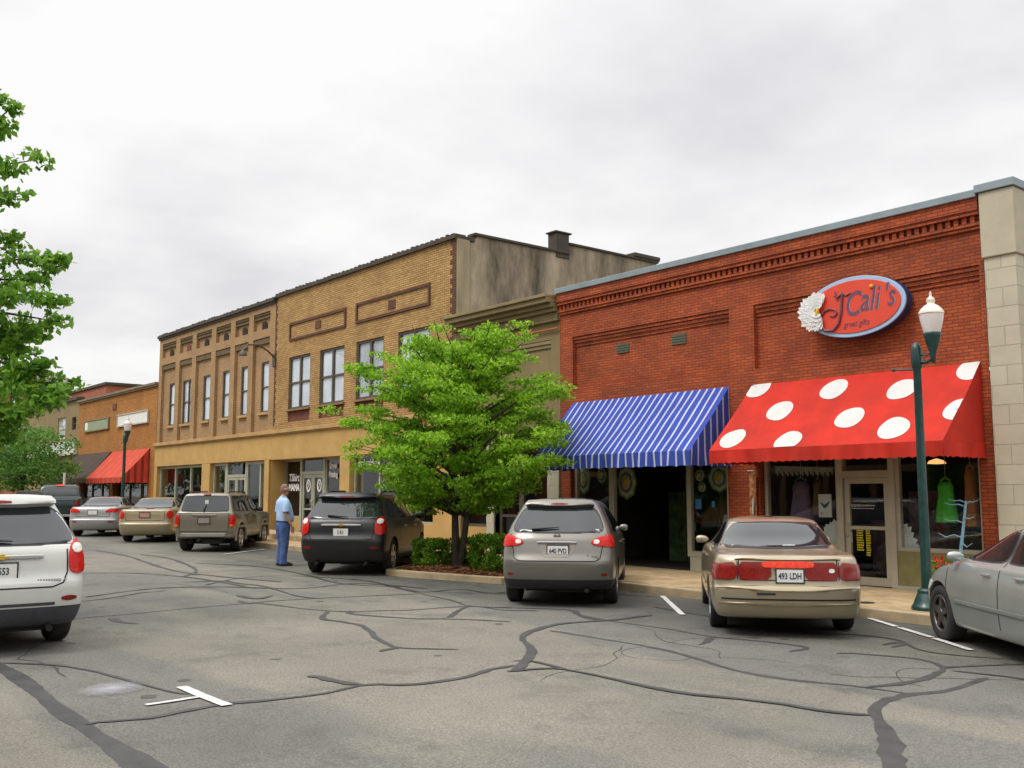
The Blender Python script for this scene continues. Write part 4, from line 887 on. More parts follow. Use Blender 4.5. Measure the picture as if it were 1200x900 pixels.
class Car:
    def __init__(s, name, label, pos, psi, keys, oh, wb, rw, mats, tw=0.215, bumper=None, splits=None, p_r=3.0, p_f=2.6, track=None, rim=RIM, steer=0, taper=0.05, well=0.045, group=None, z_extra=0.0):
        s.keys = [(k[0], k[1] - oh, k[2] - oh) + tuple(k[3:]) for k in keys]
        s.root = thing(name, label, 'car' if 'truck' not in name else 'pickup truck', (pos[0], pos[1], g(pos[0]) + z_extra), R(180 - psi), group)
        s.root.rotation_euler = (0, math.atan(0), R(180 - psi))
        s.rw, s.wb = rw, wb
        cum = [0]
        for a, b_ in zip(s.keys, s.keys[1:]): cum.append(cum[-1] + math.dist(a[:4], b_[:4]) ** 0.5 + 0.02)
        q = np.linspace(0, cum[-1], 90)
        cols = [pchip(cum, [k[i] for k in s.keys], q) for i in range(6)]
        rings = []
        NR, NS = 13, 22
        for z, xr, xf, hw, rr, rf in zip(*cols):
            L = xf - xr; rr = min(rr, L * .45); rf = min(rf, L * .5); hw = max(hw, .01)
            half = []
            for k in range(NR + 1):
                t = math.pi / 2 * k / NR; half.append((xr + rr * (1 - math.cos(t) ** (2 / p_r)), hw * math.sin(t) ** (2 / p_r)))
            for k in range(1, NS):
                half.append((xr + rr + (L - rr - rf) * k / NS, hw))
            for k in range(NR + 1):
                t = math.pi / 2 * (1 - k / NR); half.append((xf - rf * (1 - math.cos(t) ** (2 / p_f)), hw * math.sin(t) ** (2 / p_f)))
            xm = (xr + xf) / 2
            half = [(x, y * (1 - taper * abs((x - xm) / (L / 2)) ** 2.5)) for x, y in half]
            ring = [(x, y, z) for x, y in half] + [(x, -y, z) for x, y in half[-2:0:-1]]
            rings.append(ring[::-1])
        mb = MB(); mb.loft(rings); s.hwmax = max(cols[3])
        me = bpy.data.meshes.new('tmp'); me.from_pydata(mb.v, [], mb.f); me.update()
        bmm = bmesh.new(); bmm.from_mesh(me); s.bvh = BVHTree.FromBMesh(bmm); bmm.free()
        # wheel arches cut out of the body
        tmp = bpy.data.objects.new('tmp', me); COL.objects.link(tmp)
        me.materials.append(mats['body']); me.materials.append(UNDER)
        bmm = bmesh.new(); bmm.from_mesh(me); bmesh.ops.recalc_face_normals(bmm, faces=bmm.faces); bmm.to_mesh(me); bmm.free()
        tr = s.hwmax
        for xw in (0, wb):
            for sy in (-1, 1):
                for tr_ in range(12):                  # nudge the cutter until the cut comes out clean
                    y0, y1 = sorted((sy * (tr - 0.34), sy * (tr + 0.3))); n = 28 + tr_; ra = rw + well; jx = .0017 * tr_; c = MB()
                    a = [(xw + jx + ra * math.cos(2 * math.pi * (k + .37 * tr_) / n), y0 + jx, rw + ra * math.sin(2 * math.pi * (k + .37 * tr_) / n)) for k in range(n)]
                    b_ = [(p[0], y1, p[2]) for p in a]
                    c.add(a + b_, [tuple(range(n)), tuple(range(n, 2 * n))[::-1]] + [(k, k + n, (k + 1) % n + n, (k + 1) % n) for k in range(n)])
                    cme = bpy.data.meshes.new('cut'); cme.from_pydata(c.v, [], c.f); cme.materials.append(UNDER); cme.update()
                    bmm = bmesh.new(); bmm.from_mesh(cme); bmesh.ops.recalc_face_normals(bmm, faces=bmm.faces); bmm.to_mesh(cme); bmm.free()
                    cut = bpy.data.objects.new('cut', cme); COL.objects.link(cut)
                    md = tmp.modifiers.new('b', 'BOOLEAN'); md.object = cut; md.operation = 'DIFFERENCE'; md.solver = 'EXACT'; md.material_mode = 'TRANSFER'
                    dg = bpy.context.evaluated_depsgraph_get(); res = bpy.data.meshes.new_from_object(tmp.evaluated_get(dg))
                    tmp.modifiers.clear(); bpy.data.objects.remove(cut)
                    n0 = sum(1 for p in tmp.data.polygons if p.material_index)
                    if max(abs(v.co.y) for v in res.vertices) < s.hwmax + .02 and sum(1 for p in res.polygons if p.material_index) > n0 + 4 and len(res.polygons) > 3000: tmp.data = res; break
                else: print('CUT FAILED', name)
        res = tmp.data
        bpy.data.objects.remove(tmp)
        # split into named parts by region
        bmm = bmesh.new(); bmm.from_mesh(res)
        groups = {}
        for f in bmm.faces:
            ct = f.calc_center_median(); nm = 'body'
            if f.material_index == 0 and splits:
                for sn, fn in splits:
                    if fn(ct.x + oh, ct.y, ct.z): nm = sn; break
            groups.setdefault(nm, []).append(f.index)
        bmm.free()
        for nm, idx in groups.items():
            b2 = bmesh.new(); b2.from_mesh(res); b2.faces.ensure_lookup_table(); keep = set(idx)
            bmesh.ops.delete(b2, geom=[f for f in b2.faces if f.index not in keep], context='FACES')
            m2 = bpy.data.meshes.new(nm); b2.to_mesh(m2); b2.free()
            m2.materials.clear(); m2.materials.append(mats.get(nm.split('.')[0], mats['body'])); m2.materials.append(UNDER)
            m2.polygons.foreach_set('use_smooth', [True] * len(m2.polygons))
            try: m2.set_sharp_from_angle(angle=R(38))
            except Exception: pass
            o = bpy.data.objects.new(nm.split('.')[0], m2); COL.objects.link(o); o.parent = s.root
            if nm == 'body': s.body = o
        s.oh = oh
        yw = s.hwmax - 0.13 if track is None else track / 2
        s.wheels(yw, tw, rim, steer)
        mb = MB()                                      # axles, floor pan and exhaust box under the car
        mb.box(-.05, .05, -yw, yw, rw - .05, rw + .05); mb.box(-.4, wb + .4, -.55, .55, .21, .34); mb.box(-.75, -.42, -.5, .05, .22, .36)
        mb.build('underbody', UNDER, s.root, world=False)
    def wheels(s, yw, tw, rim, steer):
        rw = s.rw
        for xw in (0, s.wb):
            for sy in (-1, 1):
                mb = MB(); t = tw / 2
                mb.lathe((0, 0, 0), [(rw * .62, -t * .82), (rw * .70, -t), (rw * .92, -t), (rw * .985, -t * .8), (rw, -t * .45), (rw * .994, 0), (rw, t * .45), (rw * .985, t * .8), (rw * .92, t), (rw * .70, t), (rw * .62, t * .82), (rw * .62, -t * .82)], 36, axis='y')
                w_ = mb.build('wheel', TYRE, s.root, world=False)
                w_.location = (xw, sy * yw, rw)
                if xw and steer: w_.rotation_euler = (0, 0, R(steer))
                mb = MB(); o_ = sy * t
                mb.lathe((0, 0, 0), [(rw * .64, o_ * .9), (rw * .60, o_ * .86), (rw * .57, o_ * .3), (rw * .3, o_ * .2), (.01, o_ * .2)], 32, axis='y', m=1)
                mb.lathe((0, 0, 0), [(rw * .66, o_ * .84), (rw * .655, o_ * .96), (rw * .60, o_ * .97), (rw * .585, o_ * .80)], 32, axis='y')
                for k in range(5):
                    a = 2 * math.pi * k / 5 + .3; ca, sa = math.cos(a), math.sin(a); pa, qa = -sa, ca
                    def Q(r, wd, oy): return (ca * r + pa * wd, oy, sa * r + qa * wd)
                    yo, yi = o_ * .9, o_ * .55
                    mb.hexa([Q(rw * .10, -.045, yi), Q(rw * .10, .045, yi), Q(rw * .6, .032, yi), Q(rw * .6, -.032, yi)], [Q(rw * .10, -.045, yo), Q(rw * .10, .045, yo), Q(rw * .6, .028, yo * .97), Q(rw * .6, -.028, yo * .97)])
                mb.lathe((0, 0, 0), [(rw * .17, o_ * .5), (rw * .17, o_ * .93), (rw * .12, o_ * .98), (.005, o_ * .98)], 16, axis='y')
                mb.build('rim', [rim, UNDER], w_, world=False)
    # ---- thin solid panels laid onto the body: rays from a viewing direction find the skin
    def frame(s, view):
        if view == 'rear': a = 0.0
        elif view == 'right': a = 90.0
        elif view == 'left': a = -90.0
        else: a = float(view)                          # degrees the looking direction turns from straight ahead to the left
        d = Vector((math.cos(R(a)), math.sin(R(a)), 0)); r = Vector((d.y, -d.x, 0)); return d, r
    def cast(s, view, u, z, strict=False):
        u += 1.3e-4; z += 0.7e-4
        d, r = s.frame(view); o = Vector((s.wb / 2, 0, 0)) if view in ('left', 'right') else Vector((0, 0, 0))
        if view in ('left', 'right'):
            x = u - s.oh; o = Vector((x, 0, 0)); p = o - d * 4 + Vector((0, 0, z)); us = 0
        else:
            p = -d * 6 + r * u + Vector((0, 0, z))
        h = s.bvh.ray_cast(p, d)
        if h[0] is None and not strict:
            for k in range(1, 40):
                h = s.bvh.ray_cast(p + Vector((0, 0, -.012 * k)) - r * u * .012 * k, d)
                if h[0] is not None: break
        return (h[0], h[1]) if h[0] is not None else None
    def patch(s, name, view, poly, mat, off=0.006, nr=10, nc=14, parent=None, smooth=2, depth=0.02, label=None):
        # poly: u to the right seen from that side (x from the rear bumper for left/right), z up
        P = [Vector(p) for p in poly]
        for _ in range(smooth):
            Q = []
            for i in range(len(P)):
                a, b_ = P[i], P[(i + 1) % len(P)]
                L = (b_ - a).length; t = min(.25, .05 / max(L, 1e-4)) if _ == 0 else .25
                Q += [a + (b_ - a) * t, b_ + (a - b_) * t]
            P = Q
        zs = [p.y for p in P]; z0, z1 = min(zs), max(zs)
        zl = [z0 + (z1 - z0) * (0.5 - 0.5 * math.cos(math.pi * k / nr)) * .998 + (z1 - z0) * .001 for k in range(nr + 1)]
        top = []
        for z in zl:
            xs = []
            for i in range(len(P)):
                a, b_ = P[i], P[(i + 1) % len(P)]
                if (a.y - z) * (b_.y - z) < 0: xs.append(a.x + (b_.x - a.x) * (z - a.y) / (b_.y - a.y))
            if len(xs) < 2: continue
            xa, xb = min(xs), max(xs); row = []
            um = (xa + xb) / 2
            for k in range(nc + 1):
                u = xa + (xb - xa) * k / nc; h = None; uu = u
                for _ in range(30):
                    h = s.cast(view, uu, z, True)
                    if h and view == 'rear' and h[0].x > s.wb * .0 - s.oh + .40 and not name.startswith(('rear', 'window', 'spoiler', 'brake')): h = None
                    if h: break
                    uu += (um - uu) * .06
                if h is None: h = row[-1] if row else None
                row.append(h)
            if all(r_ is not None for r_ in row): top.append(row)
        if len(top) < 2:
            print('PATCH MISS', s.root.name, name, view); return None
        mb = MB(); n = nc + 1; d, r = s.frame(view); vs_ = []
        for row in top: vs_ += [tuple(h[0] + h[1] * off) for h in row]
        fs = [(i * n + k, i * n + k + 1, (i + 1) * n + k + 1, (i + 1) * n + k) for i in range(len(top) - 1) for k in range(nc)]
        mb.add(vs_, fs, 0, True)
        bd = [(0, k) for k in range(n)] + [(i, nc) for i in range(1, len(top))] + [(len(top) - 1, k) for k in range(nc - 1, -1, -1)] + [(i, 0) for i in range(len(top) - 2, 0, -1)]
        a = [vs_[i * n + k] for i, k in bd]; b_ = [tuple(top[i][k][0] - top[i][k][1] * depth) for i, k in bd]; m_ = len(a)
        mb.add(a + b_, [(i, i + m_, (i + 1) % m_ + m_, (i + 1) % m_) for i in range(m_)], 0, False)
        o = mb.build(name, mat, parent or s.root, world=False)
        if label: o['label'] = label
        if name in ('rear_window', 'side_window', 'windscreen'):     # rubber seal just outside the pane
            cx_, cz_ = sum(p[0] for p in poly) / len(poly), sum(p[1] for p in poly) / len(poly)
            big = [(a + .024 * (1 if a > cx_ else -1), b_ + .02 * (1 if b_ > cz_ else -1)) for a, b_ in poly]
            s.patch('window_seal', view, big, BLACK, off=off * .45, nr=nr, nc=nc, parent=o, smooth=smooth, depth=depth)
        return o
    def line(s, name, view, pts, w_, mat=SEAM, off=0.003, parent=None):
        mb = MB(); P = []
        for a, b_ in zip(pts, pts[1:]):
            k = max(1, int(math.dist(a, b_) / .04))
            P += [(a[0] + (b_[0] - a[0]) * j / k, a[1] + (b_[1] - a[1]) * j / k) for j in range(k)]
        P.append(pts[-1]); hs = [s.cast(view, *p) for p in P]; hs = [h for h in hs if h]
        if len(hs) < 2: return
        L_, R_ = [], []
        for i, h in enumerate(hs):
            t = (hs[min(i + 1, len(hs) - 1)][0] - hs[max(i - 1, 0)][0]).normalized(); b_ = t.cross(h[1]).normalized() * w_ / 2
            L_.append(h[0] + h[1] * off + b_); R_.append(h[0] + h[1] * off - b_)
        n = len(L_); mb.add(L_ + R_, [(i, i + 1, i + 1 + n, i + n) for i in range(n - 1)], 0, True)
        return mb.build(name, mat, parent or s.body, world=False)
    def bar(s, name, view, u0, u1, z0, z1, mat, proud=.03, parent=None):
        mid = [s.cast(view, u, (z0 + z1) / 2) for u in np.linspace(u0, u1, 9)]; d, r = s.frame(view)
        mb = MB(); rings = []
        for u, h in zip(np.linspace(u0, u1, 9), mid):
            if h is None: continue
            c = h[0]; f = -d * proud
            hh = (z1 - z0) / 2 * (1 if 0.12 < (u - u0) / (u1 - u0) < 0.88 else .8)
            rings.append([tuple(c + d * .02 + Vector((0, 0, -hh))), tuple(c + f + Vector((0, 0, -hh * .6))), tuple(c + f + Vector((0, 0, hh * .6))), tuple(c + d * .02 + Vector((0, 0, hh)))])
        mb.loft(rings, smooth=False); return mb.build(name, mat, parent or s.root, world=False, bev=.004)
    def plate(s, u, z, txt, mat=PLATE, w_=.32, h_=.16, size=.105, view='rear', back=None, proud=.02, align='CENTER'):
        h = s.cast(view, u, z); c = h[0]
        n2 = Vector((h[1].x, 0, h[1].z)).normalized()
        mb = MB(); x = c.x - proud; y = -u
        mb.box(x, c.x + .03, y - w_ / 2, y + w_ / 2, z - h_ / 2, z + h_ / 2)
        o = mb.build('licence_plate', mat, s.root, world=False, bev=.006)
        mb = MB(); t = .012
        for a in ((y - w_ / 2 - t, y + w_ / 2 + t, z - h_ / 2 - t, z - h_ / 2), (y - w_ / 2 - t, y + w_ / 2 + t, z + h_ / 2, z + h_ / 2 + t), (y - w_ / 2 - t, y - w_ / 2, z - h_ / 2, z + h_ / 2), (y + w_ / 2, y + w_ / 2 + t, z - h_ / 2, z + h_ / 2)):
            mb.box(x - .004, c.x + .03, *a)
        mb.build('plate_frame', back or BLACK, o, world=False)
        if txt:
            t_ = text('plate_lettering', txt, size, PTXT, None, (0, 0, 0), (R(90), 0, R(-90)), ext=.002, bold=.002, align=align, sx=.70)
            t_.parent = o; t_.location = (x - .002, y + (0 if align == 'CENTER' else -w_ / 2 + .012), z - .005)
        return o
    def mirror(s, side, x, z, mat, w_=.22, h_=.14, yb=None):
        h = s.cast('left' if side > 0 else 'right', x, z); c = h[0]
        mb = MB(); rings = []
        for f, k in ((0, .25), (.25, .85), (.6, 1), (.9, .8), (1, .35)):
            y = c.y + side * (-.02 + w_ * f); rr = []
            for j in range(12):
                a = 2 * math.pi * j / 12; ca, sa = math.cos(a), math.sin(a)
                rr.append((c.x + .02 + (.075 * k * (ca if ca > 0 else ca * .5)), y, c.z + .06 + h_ / 2 * k * sa))
            rings.append(rr if side > 0 else rr[::-1])
        mb.loft(rings); o = mb.build('wing_mirror', mat, s.root, world=False)
        return o
    def handle(s, side, x, z, mat):
        s.bar('door_handle', 'left' if side > 0 else 'right', x - .09, x + .09, z - .018, z + .018, mat, proud=.035)
    def wiper(s, u0, u1, z, mat=BLACK, dz=.02):
        hs = [s.cast('rear', u, z + dz * (u - u0) / (u1 - u0)) for u in np.linspace(u0, u1, 6)]
        mb = MB(); mb.tube([h[0] + h[1] * .03 for h in hs], [.02, .018, .016, .014, .011, .008], 6); mb.build('wiper', mat, s.root, world=False)
def both(fn):
    for sg in (1, -1): fn(sg)
def mir(poly): return [(-a, b_) for a, b_ in poly][::-1]

# --- generic compact crossover with a rounded hatch (grey-brown one by the island)
RG = paint('bronze_grey_metallic', (0.18, 0.168, 0.145), metal=.5)
keysR = [(.235, .50, 4.30, .70, .25, .5), (.27, .16, 4.50, .83, .30, .6), (.36, .07, 4.60, .875, .34, .7), (.50, .02, 4.65, .895, .36, .8), (.66, .00, 4.64, .90, .36, .85), (.80, .06, 4.58, .90, .33, .85),
         (.92, .10, 4.40, .89, .32, .85), (1.03, .14, 3.95, .87, .30, .75), (1.09, .18, 3.50, .845, .28, .6), (1.22, .30, 3.22, .80, .25, .5), (1.38, .46, 2.90, .72, .22, .45), (1.50, .58, 2.62, .655, .20, .4),
         (1.56, .62, 2.45, .615, .2, .4), (1.60, .70, 2.25, .55, .2, .4), (1.635, .90, 2.05, .42, .2, .3), (1.652, 1.15, 1.9, .22, .15, .2), (1.656, 1.35, 1.7, .05, .05, .05)]
cr = Car('parked_car', 'grey-brown crossover parked nose-in beside the planting island under the blue awning', (-12.15, 11.0), 48, keysR, .98, 2.69, .35, {'body': RG, 'bumper': RG, 'lower_bumper': BLACK, 'sill': BLACK},
         splits=[('lower_bumper', lambda x, y, z: z < .42 and x < 1.0), ('lower_bumper.f', lambda x, y, z: z < .42 and x > 4), ('bumper', lambda x, y, z: z < .70 and x < .75), ('sill', lambda x, y, z: z < .33)])
rw_ = cr.patch('rear_window', 'rear', [(-.63, 1.13), (.63, 1.13), (.70, 1.20), (.58, 1.44), (.45, 1.525), (-.45, 1.525), (-.58, 1.44), (-.70, 1.20)], CARGLASS)
cr.patch('spoiler', 'rear', [(-.56, 1.50), (.56, 1.50), (.50, 1.575), (-.50, 1.575)], RG, off=.07, nr=4)
cr.patch('brake_light', 'rear', [(-.14, 1.515), (.14, 1.515), (.14, 1.54), (-.14, 1.54)], DREDL, off=.075, nr=3)
for sg in (1, -1):
    tl = [(.50, 1.00), (.56, .93), (.88, .90), (.895, 1.0), (.88, 1.085), (.70, 1.08)]
    tl = tl if sg > 0 else mir(tl)
    o = cr.patch('taillight', 'rear', tl, REDL, off=.018, smooth=2)
    o2 = cr.patch('reversing_lamp', 'rear', [(sg * .60 - .045, .955), (sg * .60 + .045, .955), (sg * .60 + .045, 1.02), (sg * .60 - .045, 1.02)], CLEARL, off=.023, nr=4, nc=4, parent=o)
    v = 'left' if sg < 0 else 'right'
    sw = cr.patch('side_window', v, [(.85, 1.12), (1.62, 1.10), (1.66, 1.52), (1.2, 1.51), (.95, 1.38)], CARGLASS)
    cr.patch('side_window', v, [(1.70, 1.10), (2.60, 1.08), (2.45, 1.53), (1.73, 1.53)], CARGLASS); cr.patch('side_window', v, [(2.66, 1.08), (3.38, 1.07), (2.95, 1.40), (2.62, 1.52), (2.52, 1.53)], CARGLASS)
    cr.line('door_gap', v, [(1.68, 1.08), (1.66, .8), (1.40, .62)], .012); cr.line('door_gap', v, [(2.63, 1.06), (2.63, .36)], .012); cr.line('door_gap', v, [(3.5, 1.0), (3.55, .4)], .012)
    cr.handle(sg * -1, 1.9, .93, RG); cr.handle(sg * -1, 2.85, .92, RG); cr.mirror(-sg, 3.2, 1.06, RG, w_=.16, h_=.12)
    cr.patch('headlight', v, [(3.95, .75), (4.45, .72), (4.3, .86), (3.9, .92)], CLEARL, off=.01, nr=4)
    cr.patch('reflector', 'rear', [(sg * .72 - .05, .48), (sg * .72 + .05, .48), (sg * .72 + .05, .52), (sg * .72 - .05, .52)], DREDL, nr=3, nc=4)
cr.patch('windscreen', '180', [(-.66, 1.12), (.66, 1.12), (.56, 1.48), (-.56, 1.48)], CARGLASS)
cr.line('hatch_gap', 'rear', [(-.74, 1.10), (-.69, .90), (-.66, .74), (-.58, .70), (.58, .70), (.66, .74), (.69, .90), (.74, 1.10)], .014)
cr.patch('plate_recess', 'rear', [(-.30, .985), (.30, .985), (.23, .76), (-.23, .76)], paint('recess_grey', (.20, .175, .15)), off=.004, nr=4, smooth=1)
cr.bar('handle_bar', 'rear', -.30, .30, .955, 1.0, CHROME, proud=.03)
cr.plate(.02, .855, '640 PVD')
cr.wiper(-.40, .02, 1.155, dz=.03)
o = text('badge_lettering', 'SL AWD', .055, CHROME, None, rot=(R(90), 0, R(-90)), bold=.002); o.parent = cr.root; o.location = (cr.cast('rear', .5, .79)[0].x - .008, -.56, .775)
mb = MB(); h = cr.cast('rear', 0, 1.075); mb.lathe((0, h[0].x - .012, 0), [(.05, 0), (.05, .014), (.036, .014), (.036, 0)], 20, axis='y')
bd_ = MB()
bd_.add([(p[1] * 1.0, -p[0], p[2]) for p in mb.v], mb.f); 
bd_.box(h[0].x - .016, h[0].x, -.055, .055, -.012, .012)
o = bd_.build('badge', CHROME, cr.root, world=False); o.location = (0, 0, 1.075)
mb = MB(); q = cr.cast('rear', 0.61, 1.165)[0]; mb.box(q.x - .012, q.x + .01, -.64, -.58, 1.15, 1.18); mb.build('window_sticker', WHITE, cr.root, world=False)
mb = MB(); mb.tube([(-.9, -.45, .26), (-.55, -.45, .27)], .03, 10); mb.build('exhaust_pipe', UNDER, cr.root, world=False)
mb = MB(); mb.tube([(1.0 - .98, 0, 1.60), (.85 - .98, 0, 1.71)], [.012, .004], 6); mb.build('aerial', BLACK, cr.root, world=False)

# --- mid-size sport utility, built twice in two paints
keysE = [(.24, .55, 4.40, .72, .2, .5), (.28, .16, 4.62, .85, .25, .6), (.40, .06, 4.72, .895, .27, .7), (.55, .01, 4.77, .915, .27, .8), (.70, .00, 4.77, .92, .27, .8), (.85, .06, 4.74, .92, .25, .8),
         (.98, .08, 4.62, .915, .24, .8), (1.08, .11, 4.15, .895, .22, .7), (1.13, .14, 3.72, .875, .21, .6), (1.25, .26, 3.45, .83, .19, .5), (1.42, .42, 3.05, .755, .17, .45), (1.54, .54, 2.75, .70, .16, .4),
         (1.60, .57, 2.55, .665, .16, .4), (1.645, .64, 2.35, .60, .16, .4), (1.68, .85, 2.15, .46, .15, .3), (1.697, 1.1, 2.0, .25, .15, .2), (1.70, 1.4, 1.8, .05, .05, .05)]
def utility(label, pos, psi, col, plate, group, lowdark, align='CENTER', ptx=None):
    c = Car('sport_utility_car', label, pos, psi, keysE, 1.0, 2.86, .365, {'body': col, 'bumper': col, 'lower_bumper': lowdark, 'sill': BLACK},
            splits=[('lower_bumper', lambda x, y, z: z < .50 and x < .95), ('lower_bumper.f', lambda x, y, z: z < .50 and x > 4.3), ('bumper', lambda x, y, z: z < .74 and x < .72), ('sill', lambda x, y, z: z < .38)], p_r=3.4)
    c.patch('rear_window', 'rear', [(-.72, 1.16), (.72, 1.16), (.78, 1.21), (.66, 1.48), (.52, 1.56), (-.52, 1.56), (-.66, 1.48), (-.78, 1.21)], CARGLASS, nc=20)
    c.patch('spoiler', 'rear', [(-.62, 1.55), (.62, 1.55), (.57, 1.625), (-.57, 1.625)], col, off=.09, nr=4)
    c.patch('brake_light', 'rear', [(-.16, 1.565), (.16, 1.565), (.16, 1.59), (-.16, 1.59)], DREDL, off=.096, nr=3)
    for sg in (1, -1):
        tl = [(.69, .84), (.87, .82), (.90, .97), (.885, 1.20), (.80, 1.215), (.70, 1.12)]
        o = c.patch('taillight', 'rear', tl if sg > 0 else mir(tl), REDL, off=.02)
        c.patch('reversing_lamp', 'rear', [(sg * .785 - .055, 1.05), (sg * .785 + .055, 1.05), (sg * .785 + .055, 1.15), (sg * .785 - .055, 1.15)], CLEARL, off=.026, nr=5, nc=5, parent=o, smooth=3)
        v = 'right' if sg > 0 else 'left'
        c.patch('side_window', v, [(.75, 1.20), (1.50, 1.17), (1.58, 1.56), (1.15, 1.56), (.90, 1.42)], CARGLASS); c.patch('side_window', v, [(1.66, 1.165), (2.62, 1.14), (2.50, 1.58), (1.70, 1.57)], CARGLASS); c.patch('side_window', v, [(2.70, 1.14), (3.52, 1.12), (3.10, 1.40), (2.72, 1.57), (2.60, 1.58)], CARGLASS)
        c.line('door_gap', v, [(1.60, 1.14), (1.62, .9), (1.42, .66)], .012); c.line('door_gap', v, [(2.66, 1.10), (2.66, .40)], .012); c.line('door_gap', v, [(3.62, 1.06), (3.66, .42)], .012)
        c.handle(-sg, 1.95, .98, CHROME); c.handle(-sg, 2.95, .97, CHROME); c.mirror(-sg, 3.35, 1.12, col, w_=.25, h_=.17)
        mb = MB(); y = -sg * .60
        mb.tube([(-.10, y, 1.62), (.05, y, 1.70), (.35, y, 1.725), (1.3, y * .98, 1.73), (1.6, y * .96, 1.66)], .022, 8); mb.build('roof_rail', BLACK, c.root, world=False)
        c.patch('reflector', 'rear', [(sg * .70 - .09, .545), (sg * .70 + .09, .545), (sg * .70 + .09, .60), (sg * .70 - .09, .60)], DREDL, nr=3, nc=6, off=.008)
        c.patch('headlight', v, [(4.15, .85), (4.55, .82), (4.45, .98), (4.05, 1.02)], CLEARL, off=.01, nr=4)
        mb = MB(); mb.tube([(-.92, -sg * .52, .25), (-.55, -sg * .52, .27)], .035, 10); mb.build('exhaust_pipe', UNDER, c.root, world=False)
    c.patch('windscreen', '180', [(-.70, 1.16), (.70, 1.16), (.60, 1.54), (-.60, 1.54)], CARGLASS)
    c.line('hatch_gap', 'rear', [(-.68, 1.10), (-.68, .85), (-.63, .74), (-.52, .70), (.52, .70), (.63, .74), (.68, .85), (.68, 1.10)], .016)
    c.line('bumper_crease', 'rear', [(-.55, .52), (.55, .52)], .035, mat=lowdark if lowdark is not BLACK else BLACK)
    c.patch('plate_recess', 'rear', [(-.30, 1.0), (.30, 1.0), (.24, .78), (-.24, .78)], col, off=-.001, nr=4, smooth=1)
    c.bar('handle_bar', 'rear', -.42, .42, 1.00, 1.06, CHROME, proud=.035)
    mb = MB(); h = c.cast('rear', 0, 1.03)[0]; x = h.x - .045
    mb.box(x, x + .02, -.08, .08, 1.02, 1.045); mb.box(x + .001, x + .02, -.035, .035, 1.003, 1.062); mb.build('badge', mk('gold_badge', (.72, .45, .08), .3, metal=.8), c.root, world=False, bev=.003)
    c.plate(0.0, .885, plate, align=align)
    mb = MB(); h = c.cast('rear', .5, .77)[0]; 
    for k in range(9): mb.box(h.x - .008, h.x + .01, -.38 - k * .028, -.38 - k * .028 + .018, .765, .785)
    mb.box(h.x - .008, h.x + .01, -.66, -.64, .765, .785); mb.build('badge_lettering', CHROME, c.root, world=False)
    c.wiper(-.32, .12, 1.205, dz=-.03)
    return c
DKG = paint('black_paint', (.010, .011, .012), metal=0, rough=.38, coat=.12); WHT = mk('white_car_paint', (.58, .59, .55), .38, var=.04, coat=.8)
WLOW = mk('dark_bumper', (.055, .055, .065), .6, var=.2, scale=6)
c1 = utility('black sport utility parked nose-in, left of the street tree, its back to the road', (-18.95, 11.10), 46, DKG, 'S K1', None, BLACK)
c2 = utility('white sport utility with dark lower bumper cut off by the left edge of the picture', (-12.75, 2.66), 2, WHT, '1 553', None, WLOW)

# --- boxy four-by-four wagon
JG = paint('pewter_paint', (.21, .19, .145), metal=.45, rough=.38); JB = mk('grey_bumper', (.26, .245, .205), .5, var=.12)
keysJ = [(.36, .35, 3.9, .70, .1, .2), (.40, .10, 4.15, .80, .12, .2), (.48, .07, 4.20, .83, .12, .25), (.60, .05, 4.22, .84, .12, .3), (.85, .05, 4.20, .845, .12, .3), (.98, .06, 4.16, .84, .12, .3), (1.05, .07, 4.0, .825, .12, .35),
         (1.085, .08, 3.2, .81, .12, .4), (1.10, .09, 2.98, .80, .12, .35), (1.30, .17, 2.72, .735, .11, .3), (1.50, .25, 2.42, .675, .10, .25), (1.575, .28, 2.32, .64, .10, .25), (1.61, .34, 2.22, .56, .1, .2), (1.63, .5, 2.05, .40, .1, .2), (1.64, .9, 1.8, .1, .05, .05)]
cj = Car('parked_car', 'boxy pewter four-wheel-drive wagon with squarish wheel arches outside the brown brick building', (-27.75, 11.65), 40, keysJ, .85, 2.57, .37, {'body': JG, 'bumper': JB}, splits=[('bumper', lambda x, y, z: z < .50 and x < .5), ('bumper.f', lambda x, y, z: z < .50 and x > 3.9)], p_r=5, p_f=4, taper=.03, rim=RIM, well=.07, tw=.235)
cj.patch('rear_window', 'rear', [(-.66, 1.12), (.66, 1.12), (.58, 1.54), (-.58, 1.54)], CARGLASS)
